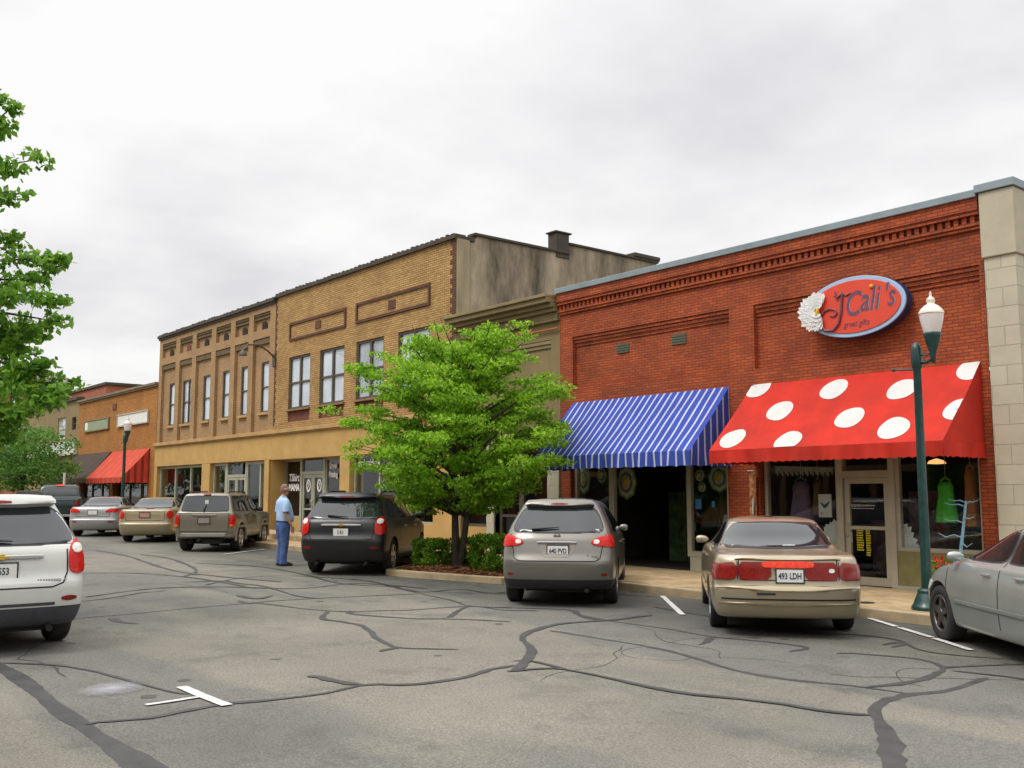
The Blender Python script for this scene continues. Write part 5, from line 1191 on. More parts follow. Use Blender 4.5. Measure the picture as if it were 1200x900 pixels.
for sg in (1, -1):
    tl = [(.70, .68), (.825, .68), (.825, 1.02), (.70, 1.02)]
    o = cj.patch('taillight', 'rear', tl if sg > 0 else mir(tl), REDL, off=.02); v = 'right' if sg > 0 else 'left'
    a_ = [(.72, .70), (.81, .70), (.81, .76), (.72, .76)]; cj.patch('indicator', 'rear', a_ if sg > 0 else mir(a_), AMBER, off=.026, parent=o, nr=3, nc=4)
    cj.patch('side_window', v, [(.30, 1.15), (1.05, 1.13), (1.05, 1.53), (.42, 1.53)], CARGLASS); cj.patch('side_window', v, [(1.14, 1.13), (1.88, 1.13), (1.86, 1.54), (1.14, 1.54)], CARGLASS); cj.patch('side_window', v, [(1.96, 1.13), (2.80, 1.12), (2.38, 1.50), (1.94, 1.53)], CARGLASS)
    cj.line('door_gap', v, [(1.09, 1.54), (1.09, .9)], .014); cj.line('door_gap', v, [(1.92, 1.54), (1.92, .45)], .014); cj.line('door_gap', v, [(2.85, 1.08), (2.87, .5)], .014)
    cj.patch('side_moulding', v, [(.35, .66), (3.95, .66), (3.95, .73), (.35, .73)], JB, off=.018, nr=3, nc=30, smooth=0)
    cj.handle(-sg, 1.3, .98, BLACK); cj.handle(-sg, 2.1, .97, BLACK); cj.mirror(-sg, 2.6, 1.1, BLACK, w_=.2, h_=.15)
    mb = MB(); y = -sg * .80
    for xw in (0, 2.57):
        P_ = [(xw + .50 * math.cos(t_), y - sg * .02, .37 + .46 * math.sin(t_)) for t_ in np.linspace(-.15, math.pi + .15, 15)]
        mb.tube(P_, .038, 6)
    mb.split('wheel_arch_flare', JB, cj.root, world=False)
    mb = MB(); y = -sg * .55; mb.tube([(-.4, y, 1.60), (-.35, y, 1.66), (1.2, y, 1.67), (1.25, y, 1.61)], .018, 6); mb.build('roof_rail', BLACK, cj.root, world=False)
cj.patch('windscreen', '180', [(-.66, 1.14), (.66, 1.14), (.58, 1.52), (-.58, 1.52)], CARGLASS)
cj.patch('brake_light', 'rear', [(-.11, 1.56), (.11, 1.56), (.1, 1.615), (-.1, 1.615)], DREDL, off=.03, nr=4)
cj.bar('handle_bar', 'rear', -.33, .33, .99, 1.04, JB, proud=.03)
cj.plate(0, .87, '', mat=JB); cj.wiper(-.03, .03, 1.13, dz=.16)
mb = MB(); q = cj.cast('rear', .03, 1.38)[0]; mb.box(q.x - .03, q.x + .01, -.08, .02, 1.33, 1.43); mb.build('window_sticker', OFFWHITE, cj.root, world=False)
cj.line('hatch_gap', 'rear', [(-.68, 1.08), (-.68, .56), (.68, .56), (.68, 1.08)], .014)
cj.bar('bumper', 'rear', -.82, .82, .40, .53, JB, proud=.09)
mb = MB(); mb.tube([(-.95, .1, .32), (-.6, .1, .34)], .04, 8); mb.tube([(-.55, .45, .28), (-.2, .5, .3)], .09, 10); mb.build('exhaust_pipe', UNDER, cj.root, world=False)

# --- sedans
def sedan(label, pos, psi, col, L, H, hw, wb, oh, rw, decks, plate, tl, pmat=PLATE, light=REDL, name='parked_car', rim=RIM, p_r=3.0, band=None, text_size=.105, pu=0, pz=.72, steer=0, well=.045):
    dz, dr, gb, roofx0, roofx1, ws = decks              # deck height, deck rear x, glass base x, roof rear x, roof front x, windscreen base x
    keys = [(.20, .55, L - .4, hw - .18, .2, .5), (.24, .14, L - .14, hw - .06, .32, .6), (.36, .05, L - .05, hw - .015, .38, .75), (.50, .01, L, hw, .40, .85), (.585, .0, L, hw + .004, .40, .85), (.62, .035, L - .02, hw + .003, .38, .85), (.74, .06, L - .1, hw, .36, .85),
            (dz - .12, .08, L - .35, hw - .02, .34, .8), (dz - .03, dr, L - .75, hw - .045, .32, .7), (dz, dr + .07, ws + .4, hw - .075, .30, .6), (dz + .012, gb - .25, ws + .12, hw - .10, .28, .5), (dz + .035, gb, ws - .03, hw - .12, .26, .45),
            (dz + (H - dz) * .30, gb + (roofx0 - gb) * .36, ws - (ws - roofx1) * .32, hw - .19, .24, .42), (dz + (H - dz) * .62, gb + (roofx0 - gb) * .70, ws - (ws - roofx1) * .68, hw - .265, .22, .4), (dz + (H - dz) * .86, roofx0, roofx1, hw - .33, .22, .35),
            (H - .028, roofx0 + .22, roofx1 - .2, hw - .43, .2, .3), (H - .008, roofx0 + .5, roofx1 - .4, hw - .62, .15, .2), (H, roofx0 + .75, roofx1 - .6, .05, .05, .05)]
    c = Car(name, label, pos, psi, keys, oh, wb, rw, {'body': col, 'bumper': col, 'sill': col}, splits=[('bumper', lambda x, y, z: z < .60 and x < .62)], p_r=p_r, rim=rim, steer=steer, well=well)
    zt = dz + (H - dz) * .80; zb_ = dz + .05; wb_, wt = hw - .17, hw - .36
    c.patch('rear_window', 'rear', [(-wb_, zb_), (wb_, zb_), (wt, zt), (-wt, zt)], CARGLASS, nc=20, smooth=3)
    c.patch('windscreen', '180', [(-wb_ - .02, zb_ + .02), (wb_ + .02, zb_ + .02), (wt + .02, zt), (-wt - .02, zt)], CARGLASS)
    for sg in (1, -1):
        v = 'right' if sg > 0 else 'left'
        zs0, zs1 = dz + .045, dz + (H - dz) * .84; xm = (roofx0 + roofx1) / 2 + .12
        c.patch('side_window', v, [(gb + .38, zs0 + .02), (xm - .04, zs0), (xm - .04, zs1), (roofx0 + .18, zs1 - .01), (gb + (roofx0 - gb) * .75 + .2, zs0 + (zs1 - zs0) * .65)], CARGLASS)
        c.patch('side_window', v, [(xm + .04, zs0), (ws - .22, zs0), (ws - (ws - roofx1) * .62 - .08, zs0 + (zs1 - zs0) * .6), (roofx1 - .1, zs1), (xm + .04, zs1)], CARGLASS)
        c.line('door_gap', v, [(xm, zs1), (xm, .34)], .012); c.line('door_gap', v, [(ws - .02, zs0 - .05), (ws + .05, .36)], .012); c.line('door_gap', v, [(gb + .42, zs0 - .03), (oh + .42, .72), (oh + .55, .5)], .012)
        c.patch('side_moulding', v, [(oh + .55, .52), (oh + wb - .48, .52), (oh + wb - .48, .555), (oh + .55, .555)], col, off=.012, nr=2, nc=16, smooth=0)
        c.handle(-sg, gb + .75, dz - .09, col); c.handle(-sg, xm + .28, dz - .10, col); c.mirror(-sg, ws - .32, dz + .0, col, w_=.19, h_=.12)
        c.patch('headlight', v, [(L - .62, .60), (L - .22, .58), (L - .3, .70), (L - .7, .74)], CLEARL, off=.008, nr=4)
        for nm, poly, mt, of in tl:
            c.patch(nm, 'rear', poly if sg > 0 else mir(poly), mt, off=of, smooth=1 if band else 2)
    if band: c.patch('reflector_strip', 'rear', band[0], band[1], off=band[2])
    c.plate(pu, pz, plate, mat=pmat, size=text_size)
    return c
GOLD = paint('gold_beige_metallic', (.40, .335, .23), metal=.5, rough=.3); GOLD2 = paint('light_gold_metallic', (.36, .295, .175), metal=.4, rough=.35); SILV = paint('silver_metallic', (.38, .38, .38), metal=.5, rough=.32); SILG = paint('grey_silver_metallic', (.41, .44, .42), metal=.5, rough=.35)
cb_ = sedan('gold sedan parked in front of the polka-dot awning, wide red light band across its boot', (-8.18, 11.26), 48, GOLD, 4.98, 1.44, .925, 2.77, 1.15, .325, (1.00, .12, 1.02, 1.72, 2.72, 3.62), '493 LDH',
            [('taillight', [(.605, .70), (.91, .69), (.91, .885), (.605, .915)], mk('deep_red_lens', (.22, .010, .007), .2, var=.3, scale=18, coat=.5), .016), ('reversing_lamp', [(.20, .70), (.595, .70), (.595, .915), (.20, .915)], DREDL, .012)], band=([(-.31, .845), (.31, .845), (.31, .925), (-.31, .925)], REDB, .02), pz=.755, pu=.02)
for u_ in (-.598, .598): cb_.line('lamp_gap', 'rear', [(u_, .915), (u_, .70)], .012, off=.02)
cb_.patch('reversing_lamp', 'rear', [(.48, .79), (.55, .79), (.55, .84), (.48, .84)], CLEARL, off=.018, nr=4, nc=5)
cb_.line('boot_gap', 'rear', [(-.60, 1.0), (-.585, .92), (-.57, .70), (.57, .70), (.585, .92), (.60, 1.0)], .012)
cb_.patch('boot_lip', 'rear', [(-.66, .935), (.66, .935), (.60, .975), (-.60, .975)], GOLD, off=.03, nr=4)
cb_.line('bumper_crease', 'rear', [(-.80, .47), (.80, .47)], .02, mat=SEAM)
cb_.patch('bumper_strip', 'rear', [(-.84, .40), (.84, .40), (.84, .44), (-.84, .44)], GOLD2, off=.012, nr=3)
cb_.patch('bumper_strip', 'rear', [(-.86, .58), (.86, .58), (.86, .63), (-.86, .63)], GOLD2, off=.02, nr=3)
mb = MB(); q = cb_.cast('rear', -.28, .54)[0]; mb.box(q.x - .006, q.x + .02, .16, .38, .525, .55); mb.build('badge', BLACK, cb_.root, world=False)
mb = MB(); q = cb_.cast('rear', .12, 1.06)[0]; mb.box(q.x - .01, q.x + .01, -.22, -.06, 1.07, 1.085); mb.build('window_sticker', WHITE, cb_.root, world=False)
c5 = sedan('light gold sedan parked between the silver sedan and the boxy wagon', (-33.55, 12.0), 34, GOLD2, 4.80, 1.46, .89, 2.75, 1.05, .325, (1.06, .11, .95, 1.55, 2.6, 3.5), '', [('taillight', [(.66, .80), (.80, .74), (.84, .86), (.82, 1.0), (.68, 1.02)], REDL, .02)], pmat=PLATE_Y, pz=.88)
c5.bar('handle_bar', 'rear', -.60, .60, .985, 1.015, CHROME, proud=.02); c5.patch('brake_light', 'rear', [(-.1, 1.065), (.1, 1.065), (.1, 1.09), (-.1, 1.09)], DREDL, off=.02, nr=3)
c5.line('boot_gap', 'rear', [(-.62, 1.05), (-.60, .70), (.60, .70), (.62, 1.05)], .014)
c6 = sedan('silver sedan parked under the far street lamp beside the red awning', (-38.35, 11.8), 34, SILV, 4.58, 1.43, .90, 2.73, 1.0, .325, (1.05, .12, .90, 1.45, 2.5, 3.3), '', [('taillight', [(.40, .86), (.80, .86), (.85, .94), (.82, 1.0), (.55, 1.0)], REDL, .02)], pz=.86)
c6.line('boot_gap', 'rear', [(-.60, 1.04), (-.58, .72), (.58, .72), (.60, 1.04)], .014)
for sg in (1, -1): c6.patch('reflector', 'rear', [(sg * .62 - .1, .50), (sg * .62 + .1, .50), (sg * .62 + .1, .55), (sg * .62 - .1, .55)], DREDL, nr=3, nc=6)
hv = Vector((-math.cos(R(40)), math.sin(R(40)))); lv = Vector((-hv.y, hv.x))
fp = Vector((-6.27, 12.02)) - hv * 2.7 - lv * .78
c7 = sedan('grey-silver sedan cut off by the right edge, its left front wheel beside the lamp post', (fp.x, fp.y), 40, SILG, 4.6, 1.45, .90, 2.7, 1.0, .34, (1.0, .12, .9, 1.5, 2.5, 3.45), '', [('taillight', [(.60, .80), (.82, .78), (.82, .95), (.62, .97)], REDL, .02)], rim=RIM_D, well=.055)

# --- dark green pickup seen past the white car
PG = paint('dark_green_paint', (.012, .03, .028), metal=.3, rough=.3)
keysP = [(.45, .3, 5.2, .78, .1, .3), (.50, .06, 5.5, .92, .12, .4), (.65, .03, 5.6, .97, .14, .5), (.95, .02, 5.6, .985, .14, .5), (1.15, .04, 5.5, .975, .14, .5), (1.25, .06, 5.2, .96, .14, .5), (1.30, 2.15, 4.1, .94, .12, .5), (1.33, 2.20, 3.95, .90, .12, .4), (1.55, 2.28, 3.65, .84, .12, .35), (1.78, 2.40, 3.25, .76, .12, .3), (1.86, 2.50, 3.1, .66, .1, .25), (1.89, 2.7, 2.95, .4, .1, .1), (1.90, 2.8, 2.9, .1, .04, .04)]
cp = Car('pickup_truck', 'dark green pickup truck far down the row beyond the silver sedan', (-45.6, 12.2), 20, keysP, 1.2, 3.5, .40, {'body': PG}, p_r=4, taper=.02, well=.06)
cp.patch('rear_window', 'rear', [(-.72, 1.40), (.72, 1.40), (.66, 1.72), (-.66, 1.72)], CARGLASS)
cp.patch('brake_light', 'rear', [(-.2, 1.80), (.2, 1.80), (.2, 1.85), (-.2, 1.85)], REDB, off=.03, nr=3)
for sg in (1, -1):
    tl = [(.80, .82), (.95, .82), (.95, 1.20), (.80, 1.20)]; cp.patch('taillight', 'rear', tl if sg > 0 else mir(tl), DREDL, off=.02)
    cp.patch('side_window', 'right' if sg > 0 else 'left', [(2.5, 1.40), (3.65, 1.38), (3.3, 1.75), (2.55, 1.75)], CARGLASS)
cp.line('tailgate_gap', 'rear', [(-.78, 1.22), (-.78, .62), (.78, .62), (.78, 1.22)], .02)
cp.plate(-.3, .9, '', mat=PLATE_Y); cp.bar('bumper', 'rear', -.93, .93, .50, .64, CHROME, proud=.1)

# ------------------------------------------------------------------ awnings
def stripes(name, base, line, per, wid, axis=0, base2=None):
    m, t, b = new_mat(name); b.inputs['Roughness'].default_value = .85
    c = t.nodes.new('ShaderNodeTexCoord'); s = t.nodes.new('ShaderNodeSeparateXYZ'); t.links.new(c.outputs['Object'], s.inputs[0])
    ad = t.nodes.new('ShaderNodeMath'); ad.operation = 'ADD'; t.links.new(s.outputs[0], ad.inputs[0]); t.links.new(s.outputs[1], ad.inputs[1]) if axis == 2 else None
    md = t.nodes.new('ShaderNodeMath'); md.operation = 'PINGPONG'; md.inputs[1].default_value = per / 2
    t.links.new(ad.outputs[0] if axis == 2 else s.outputs[axis], md.inputs[0])
    gt = t.nodes.new('ShaderNodeMath'); gt.operation = 'LESS_THAN'; gt.inputs[1].default_value = wid / 2; t.links.new(md.outputs[0], gt.inputs[0])
    n = t.nodes.new('ShaderNodeTexNoise'); n.inputs['Scale'].default_value = 2.5; n.inputs['Detail'].default_value = 5; t.links.new(c.outputs['Object'], n.inputs['Vector'])
    mx_ = t.nodes.new('ShaderNodeMix'); mx_.data_type = 'RGBA'; t.links.new(gt.outputs[0], mx_.inputs[0]); mx_.inputs[6].default_value = (*base, 1); mx_.inputs[7].default_value = (*line, 1)
    r = t.nodes.new('ShaderNodeValToRGB'); t.links.new(n.outputs[0], r.inputs[0]); r.color_ramp.elements[0].position = .3; r.color_ramp.elements[0].color = (.82, .82, .82, 1); r.color_ramp.elements[1].position = .7; r.color_ramp.elements[1].color = (1.1, 1.1, 1.1, 1)
    m2 = t.nodes.new('ShaderNodeMix'); m2.data_type = 'RGBA'; m2.blend_type = 'MULTIPLY'; m2.inputs[0].default_value = 1; t.links.new(mx_.outputs[2], m2.inputs[6]); t.links.new(r.outputs[0], m2.inputs[7])
    t.links.new(m2.outputs[2], b.inputs['Base Color'])
    return m
def awning(name, label, x0, x1, zt, zf, zv, yf, mats, y=YF - .004, scallop=.25, dots=None, group=None):
    # mats: canopy, valance, side, dots
    root = thing(name, label, 'awning', ((x0 + x1) / 2, y, zf), group=group)
    def sag(f, u): return -.035 * math.sin(math.pi * f) * (0.6 + .4 * math.sin(u * 7))
    mb = MB(); nx, ny = 60, 12; vs_ = []
    def S(u, f):
        rip = .010 * math.sin(f * math.pi) * (math.sin(u * 31 + f * 4) + .7 * math.sin(u * 57 - f * 7)) + .006 * math.sin(u * 13 + f * 9)
        return Vector((x0 + (x1 - x0) * u, y - (y - yf) * f, zt + (zf - zt) * f + sag(f, u) + rip * (f > 0) * (f < 1)))
    for j in range(ny + 1):
        for i in range(nx + 1): vs_.append(tuple(S(i / nx, j / ny)))
    mb.add(vs_, [(j * (nx + 1) + i, (j + 1) * (nx + 1) + i, (j + 1) * (nx + 1) + i + 1, j * (nx + 1) + i + 1) for j in range(ny) for i in range(nx)], 0, True)
    if dots:
        Ls = math.hypot(zt - zf, y - yf)
        for (dx, dl, r) in dots:                       # world x, distance down the slope, radius
            ring = []; n = 40; nr_ = 4
            for k in range(n):
                t_ = 2 * math.pi * k / n; ring.append((dx + r * math.cos(t_), dl + r * math.sin(t_)))
            ok = [(min(max(a, x0 + .002), x1 - .002), min(max(b_, .004), Ls - .003)) for a, b_ in ring]
            nrm = Vector((0, -(zt - zf), (y - yf))).normalized()
            lay = []
            ccx, ccl = min(max(dx, x0), x1), min(max(dl, 0), Ls)
            for q in (1, .75, .5, .25):
                lay += [tuple(S((ccx + (a - ccx) * q - x0) / (x1 - x0), (ccl + (b_ - ccl) * q) / Ls) + Vector((0, nrm.y * .006, .006))) for a, b_ in ok]
            cpt = tuple(S((ccx - x0) / (x1 - x0), ccl / Ls) + Vector((0, nrm.y * .006, .006)))
            fs = [(q * n + k, q * n + (k + 1) % n, (q + 1) * n + (k + 1) % n, (q + 1) * n + k) for q in range(3) for k in range(n)] + [(3 * n + k, 3 * n + (k + 1) % n, 4 * n) for k in range(n)]
            mb.add(lay + [cpt], fs, 1, True)
    mb.build('canopy', [mats[0], mats[3] if len(mats) > 3 else mats[0]], root)
    def val(p0, p1, nm, zz0, mt):
        mb = MB(); p0, p1 = Vector(p0), Vector(p1); L = (p1 - p0).length; n = max(8, int(L / .04)); nn = Vector((-(p1 - p0).y, (p1 - p0).x)).normalized()
        vs_ = []
        for j, f in enumerate((0, .33, .66, 1)):
            for i in range(n + 1):
                u = i / n; q = p0 + (p1 - p0) * u; wv = .022 * f * math.sin(u * L * 9) + .012 * f * math.sin(u * L * 23)
                z = zz0 + (zv - zz0) * f + (.022 * abs(math.sin(math.pi * u * L / scallop)) * (f == 1) - .02 * (f == 1) if scallop else 0)
                vs_.append((q.x + nn.x * wv, q.y + nn.y * wv, z))
        mb.add(vs_, [(j * (n + 1) + i, (j + 1) * (n + 1) + i, (j + 1) * (n + 1) + i + 1, j * (n + 1) + i + 1) for j in range(3) for i in range(n)], 0, True)
        mb.build(nm, mt, root)
    val((x0, yf), (x1, yf), 'valance', zf - .001, mats[1]); val((x0, y), (x0, yf), 'valance', zf - .001, mats[2]); val((x1, yf), (x1, y), 'valance', zf - .001, mats[2])
    for x in (x0, x1):
        mb = MB(); N_ = 8; vs_ = [(x, y, zt), (x, y, zf)] + [tuple(S(0 if x == x0 else 1, k / N_)) for k in range(N_, 0, -1)]; vs_[2] = (x, yf, zf)
        mb.add(vs_, (tuple(range(len(vs_))),)); mb.build('side_panel', mats[2], root)
    mb = MB()
    for x in np.linspace(x0 + .02, x1 - .02, 4): mb.tube([(x, y, zf + .01), (x, yf + .06, zf - .02), (x, y - .02, zt - .13)], .013, 6)
    mb.tube([(x0 + .02, yf + .05, zf - .02), (x1 - .02, yf + .05, zf - .02)], .013, 6); mb.build('frame', ALU, root)
    return root
BLUE = (.030, .064, .37); PALE = (.50, .53, .66)
bst = stripes('blue_striped_canvas', BLUE, PALE, .193, .046); bst2 = stripes('blue_striped_canvas_side', BLUE, PALE, .193, .044, axis=1)
awning('awning', 'blue awning with thin white stripes over the dark shopfront', -17.16, -12.60, 3.96, 2.66, 2.38, 14.68, [bst, bst, bst2], scallop=.3)
REDC = mk('red_canvas', (.50, .018, .005), .85, var=.2, scale=1.7, bump=.1, bscale=200); DOTW = mk('white_canvas', (.60, .59, .57), .85, var=.08)
Ls = math.hypot(3.94 - 2.63, 15.9 - 14.56)
DOTS = [(-11.82,.12,.265),(-10.99,.82,.265),(-11.66,1.55,.265),(-10.07,.36,.265),(-9.41,1.19,.265),(-10.39,1.70,.265),(-8.70,.53,.265),(-8.48,1.52,.265),(-7.62,.16,.265),(-7.52,1.14,.265)]
awning('awning', 'red awning with large white polka dots over the boutique door', -12.03, -7.55, 3.94, 2.63, 2.40, 14.56, [REDC, REDC, REDC, DOTW], dots=DOTS, scallop=.16)
RED2 = stripes('red_canvas_faded', (.52, .055, .022), (.56, .07, .035), .9, .3); RED2S = stripes('red_black_stripes', (.55, .05, .025), (.22, .022, .014), .30, .11, axis=1); RED2F = stripes('red_fringe', (.62, .07, .03), (.40, .035, .02), .3, .1)
awning('awning', 'plain red awning with dark-striped side on the orange brick building', -50.24, -45.12, 3.93, 2.62, 2.38, 14.7, [RED2, RED2F, RED2S], scallop=.3)
BRC = mk('dark_brown_canvas', (.055, .035, .026), .9, var=.15)
awning('awning', 'dark brown awning beside the plain red one', -56.1, -50.45, 3.97, 2.66, 2.42, 14.8, [BRC, BRC, BRC], scallop=0)

# ------------------------------------------------------------------ signs
sg_ = thing('shop_sign', 'oval coral-red shop sign with pale blue rim and a white daisy at its left end', 'sign', (-9.68, YF - .12, 5.13))
SIGR = mk('coral_sign_face', (.72, .065, .030), .5, var=.05); SIGB = mk('pale_blue_rim', (.36, .52, .72), .5, var=.05); SIGD = mk('navy_sign_edge', (.02, .03, .10), .6); LETM = mk('sign_lettering', (.17, .085, .12), .35, metal=.3); LETH = mk('sign_lettering_edge', (.42, .40, .50), .35, metal=.4)
SX, SZ = 1.0, .545
def oval(a, b_, y0, y1, nm, m, par):
    mb = MB(); n = 72; P = [(-9.68 + a * math.cos(2 * math.pi * k / n), 5.13 + b_ * math.sin(2 * math.pi * k / n)) for k in range(n)]
    mb.prism(P, y0, y1); return mb.build(nm, m, par, bev=.01)
oval(SX, SZ, YF - .13, YF + .05, 'sign_back', SIGD, sg_); oval(SX - .005, SZ - .005, YF - .17, YF - .132, 'sign_rim', SIGB, sg_); fc = oval(SX - .085, SZ - .075, YF - .185, YF - .171, 'sign_face', SIGR, sg_)
def stxt(s, size, x, z, mat, y=-.188, **kw):
    o = text('sign_lettering', s, size, mat, None, (0, 0, 0), FRONT, **kw); o.parent = sg_; o.location = (x + 9.68, YF + y - (YF - .12), z - 5.13); return o
for s, size, x, z in (('C', .62, -9.70, 5.16), ('ali', .60, -9.36, 5.21), ("'s", .56, -8.99, 5.22)):
    stxt(s, size, x + .012, z - .008, LETH, y=-.187, shear=.28, ext=.003, sx=.72); stxt(s, size, x, z, LETM, y=-.193, shear=.28, ext=.003, sx=.72, bold=.001)
stxt('great gifts', .15, -9.62, 4.82, LETM, shear=.2, ext=.002, sx=.85)
mb = MB()
mb.tube([(-9.87, YF - .20, 5.40), (-9.90, YF - .20, 5.1), (-9.96, YF - .20, 4.86), (-10.08, YF - .20, 4.75), (-10.24, YF - .20, 4.76), (-10.33, YF - .20, 4.88), (-10.33, YF - .20, 5.02), (-10.25, YF - .20, 5.12), (-10.14, YF - .20, 5.15), (-10.03, YF - .20, 5.12), (-9.99, YF - .20, 5.05), (-10.05, YF - .20, 5.0), (-10.14, YF - .2, 5.02)], [.022, .024, .024, .022, .024, .024, .02, .018, .016, .014, .014, .012, .01], 7)
mb.tube([(-10.04, YF - .20, 5.39), (-9.97, YF - .20, 5.33), (-9.87, YF - .20, 5.40), (-9.80, YF - .20, 5.34), (-9.70, YF - .20, 5.38)], [.01, .014, .018, .014, .008], 6); mb.tube([(-10.02, YF - .2, 5.45), (-9.99, YF - .2, 5.33), (-9.97, YF - .2, 5.28)], .012, 6)
mb.build('sign_lettering', LETM, sg_)
mb = MB(); mb.lathe((-9.30, YF - .20, 5.43), [(.0, -.02), (.035, -.01), (.035, .012)], 12, axis='y'); mb.build('letter_dot', mk('orange_dot', (.8, .35, .03), .5), sg_)
PETAL = mk('white_petal', (.80, .80, .78), .6, var=.05)
def daisy(cx_, y, cz, r, n, par, nm='daisy', seed=1, centre=None, world=True, arc=(0, 6.283), layers=3, ratio=1.0):
    rnd = random.Random(seed); mb = MB()
    for L_ in range(layers):
        for k in range(n):
            a = arc[0] + (arc[1] - arc[0]) * (k + .5 * (L_ % 2) + rnd.uniform(-.2, .2)) / n; l = r * (1 - .22 * L_) * rnd.uniform(.9, 1.05); w_ = r * .13
            ca, sa = math.cos(a), math.sin(a); y0 = y - .012 * L_
            def Q(d, s_, dy): return (cx_ + (ca * d - sa * s_) * 1.0, y0 - dy, cz + (sa * d + ca * s_) * ratio)
            mb.add([Q(.12 * r, 0, .01), Q(.5 * l, -w_, .022), Q(.85 * l, -w_ * .9, .03), Q(l, 0, .02), Q(.85 * l, w_ * .9, .03), Q(.5 * l, w_, .022)], ((0, 1, 2, 3, 4, 5),), 0)
    o = mb.build(nm, PETAL, par, world=world)
    if centre:
        mb = MB(); mb.lathe((centre[0], y - .05, centre[1]), [(.001, -.05), (r * .16, -.035), (r * .22, 0), (r * .22, .02)], 14, axis='y'); mb.build('flower_centre', mk('yellow_centre', (.75, .5, .03), .6), o if par is not None else o, world=False)
    return o
daisy(-10.36, YF - .21, 5.13, .44, 24, sg_, seed=4, ratio=.86, arc=(1.25, 5.0), layers=4)
mb = MB(); mb.tube([(-10.39, YF - .25, 5.04), (-10.36, YF - .25, 5.11), (-10.34, YF - .25, 5.20)], [.02, .04, .02], 8); mb.build('flower_centre', mk('yellow_centre', (.78, .5, .04), .6), sg_)

SIGNG = mk('grey_green_sign', (.28, .32, .20), .6, var=.12); SIGNW = mk('white_sign', (.78, .79, .74), .6, var=.05)
for nm, lb, x0, x1, m_, fr_ in (('wall_sign', 'grey-green sign panel with a dark frame and a small white mark at its left end', -54.85, -51.0, SIGNG, OLIVE_D), ('wall_sign', 'long white sign panel high on the orange brick wall above the plain red awning', -49.55, -45.45, SIGNW, ALU)):
    s_ = thing(nm, lb, 'sign', ((x0 + x1) / 2, YF, 5.38)); mb = MB(); mb.box(x0, x1, YF - .05, YF + .005, 5.15, 5.64); mb.build('sign_panel', m_, s_, bev=.01)
    mb = MB(); t_ = .06
    mb.box(x0 - t_, x1 + t_, YF - .08, YF + .004, 5.09, 5.149); mb.box(x0 - t_, x1 + t_, YF - .08, YF + .004, 5.641, 5.70); mb.box(x0 - t_, x0 - .001, YF - .08, YF + .004, 5.149, 5.641); mb.box(x1 + .001, x1 + t_, YF - .08, YF + .004, 5.149, 5.641); mb.build('sign_frame', fr_, s_)
    if m_ is SIGNG:
        mb = MB(); mb.box(x0 + .1, x0 + .55, YF - .056, YF - .051, 5.2, 5.6); mb.build('sign_mark', SIGNW, s_)
mb = MB()
fl = thing('wall_flag', 'small orange pennant on the olive wall showing through the street tree', 'pennant', (-19.9, YF, 5.2)); mb.tube([(-20.25, YF - .05, 5.42), (-19.85, YF - .25, 4.95)], .05, 6); mb.build('pennant', mk('orange_cloth', (.75, .30, .02), .7), fl)
mb = MB(); mb.box(-20.0, -19.6, YF - .06, YF, 5.02, 5.2); mb.build('bracket', BLACK, fl)

# ------------------------------------------------------------------ street lamps
GLOBE = mk('opal_globe', (.80, .74, .72), .25, var=.06, coat=.4); GLOBET = mk('opal_cap', (.72, .64, .52), .3, var=.15, coat=.4)
def lamp(label, x, y, side):
    z = g(x) + .15; r_ = thing('street_lamp', label, 'street lamp', (x, y, z), group='green street lamps')
    mb = MB(); mb.lathe((0, 0, 0), [(.215, 0), (.22, .03), (.205, .06), (.19, .08), (.17, .13), (.135, .22), (.125, .24), (.13, .26), (.12, .28), (.085, .30)], 24); mb.build('base', POSTG, r_, world=False)
    mb = MB(); mb.lathe((0, 0, 0), [(.072, .29), (.066, 1.2), (.060, 2.4), (.055, 3.38), (.068, 3.41), (.078, 3.45), (.078, 3.66), (.066, 3.72), (.036, 3.76), (.001, 3.78)], 16); mb.build('pole', POSTG, r_, world=False)
    s = .25 * side
    mb = MB(); mb.tube([(0, 0, 3.50), (s * .5, 0, 3.47), (s * .9, 0, 3.50), (s, 0, 3.56)], [.03, .025, .025, .03], 8); mb.tube([(0, 0, 3.60), (s * .6, 0, 3.57), (s, 0, 3.62)], .014, 6); mb.tube([(0, 0, 3.38), (-side * .36, 0, 3.41)], .016, 6); mb.lathe((-side * .36, 0, 3.41), [(.001, -.03), (.025, -.02), (.025, .02), (.001, .03)], 8); mb.build('arm', POSTG, r_, world=False)
    mb = MB(); mb.lathe((s, 0, 0), [(.001, 3.44), (.028, 3.46), (.04, 3.54), (.045, 3.60), (.085, 3.72), (.115, 3.83), (.125, 3.87), (.118, 3.885)], 18); mb.build('globe_holder', POSTG, r_, world=False)
    mb = MB(); mb.lathe((s, 0, 0), [(.112, 3.886), (.135, 3.97), (.16, 4.09), (.168, 4.16)], 20); mb.build('lamp_globe', GLOBE, r_, world=False)
    mb = MB(); mb.lathe((s, 0, 0), [(.175, 4.155), (.172, 4.18), (.14, 4.23), (.10, 4.27), (.062, 4.29), (.05, 4.31), (.062, 4.34), (.052, 4.38), (.025, 4.40), (.016, 4.43), (.02, 4.45), (.001, 4.49)], 20); mb.build('lamp_cap', GLOBET, r_, world=False)
    return r_
lamp('green street lamp with opal globe on the kerb before the polka-dot awning', -7.33, 13.5, 1)
lamp('distant green street lamp in front of the plain red awning', -41.2, 13.5, 1)
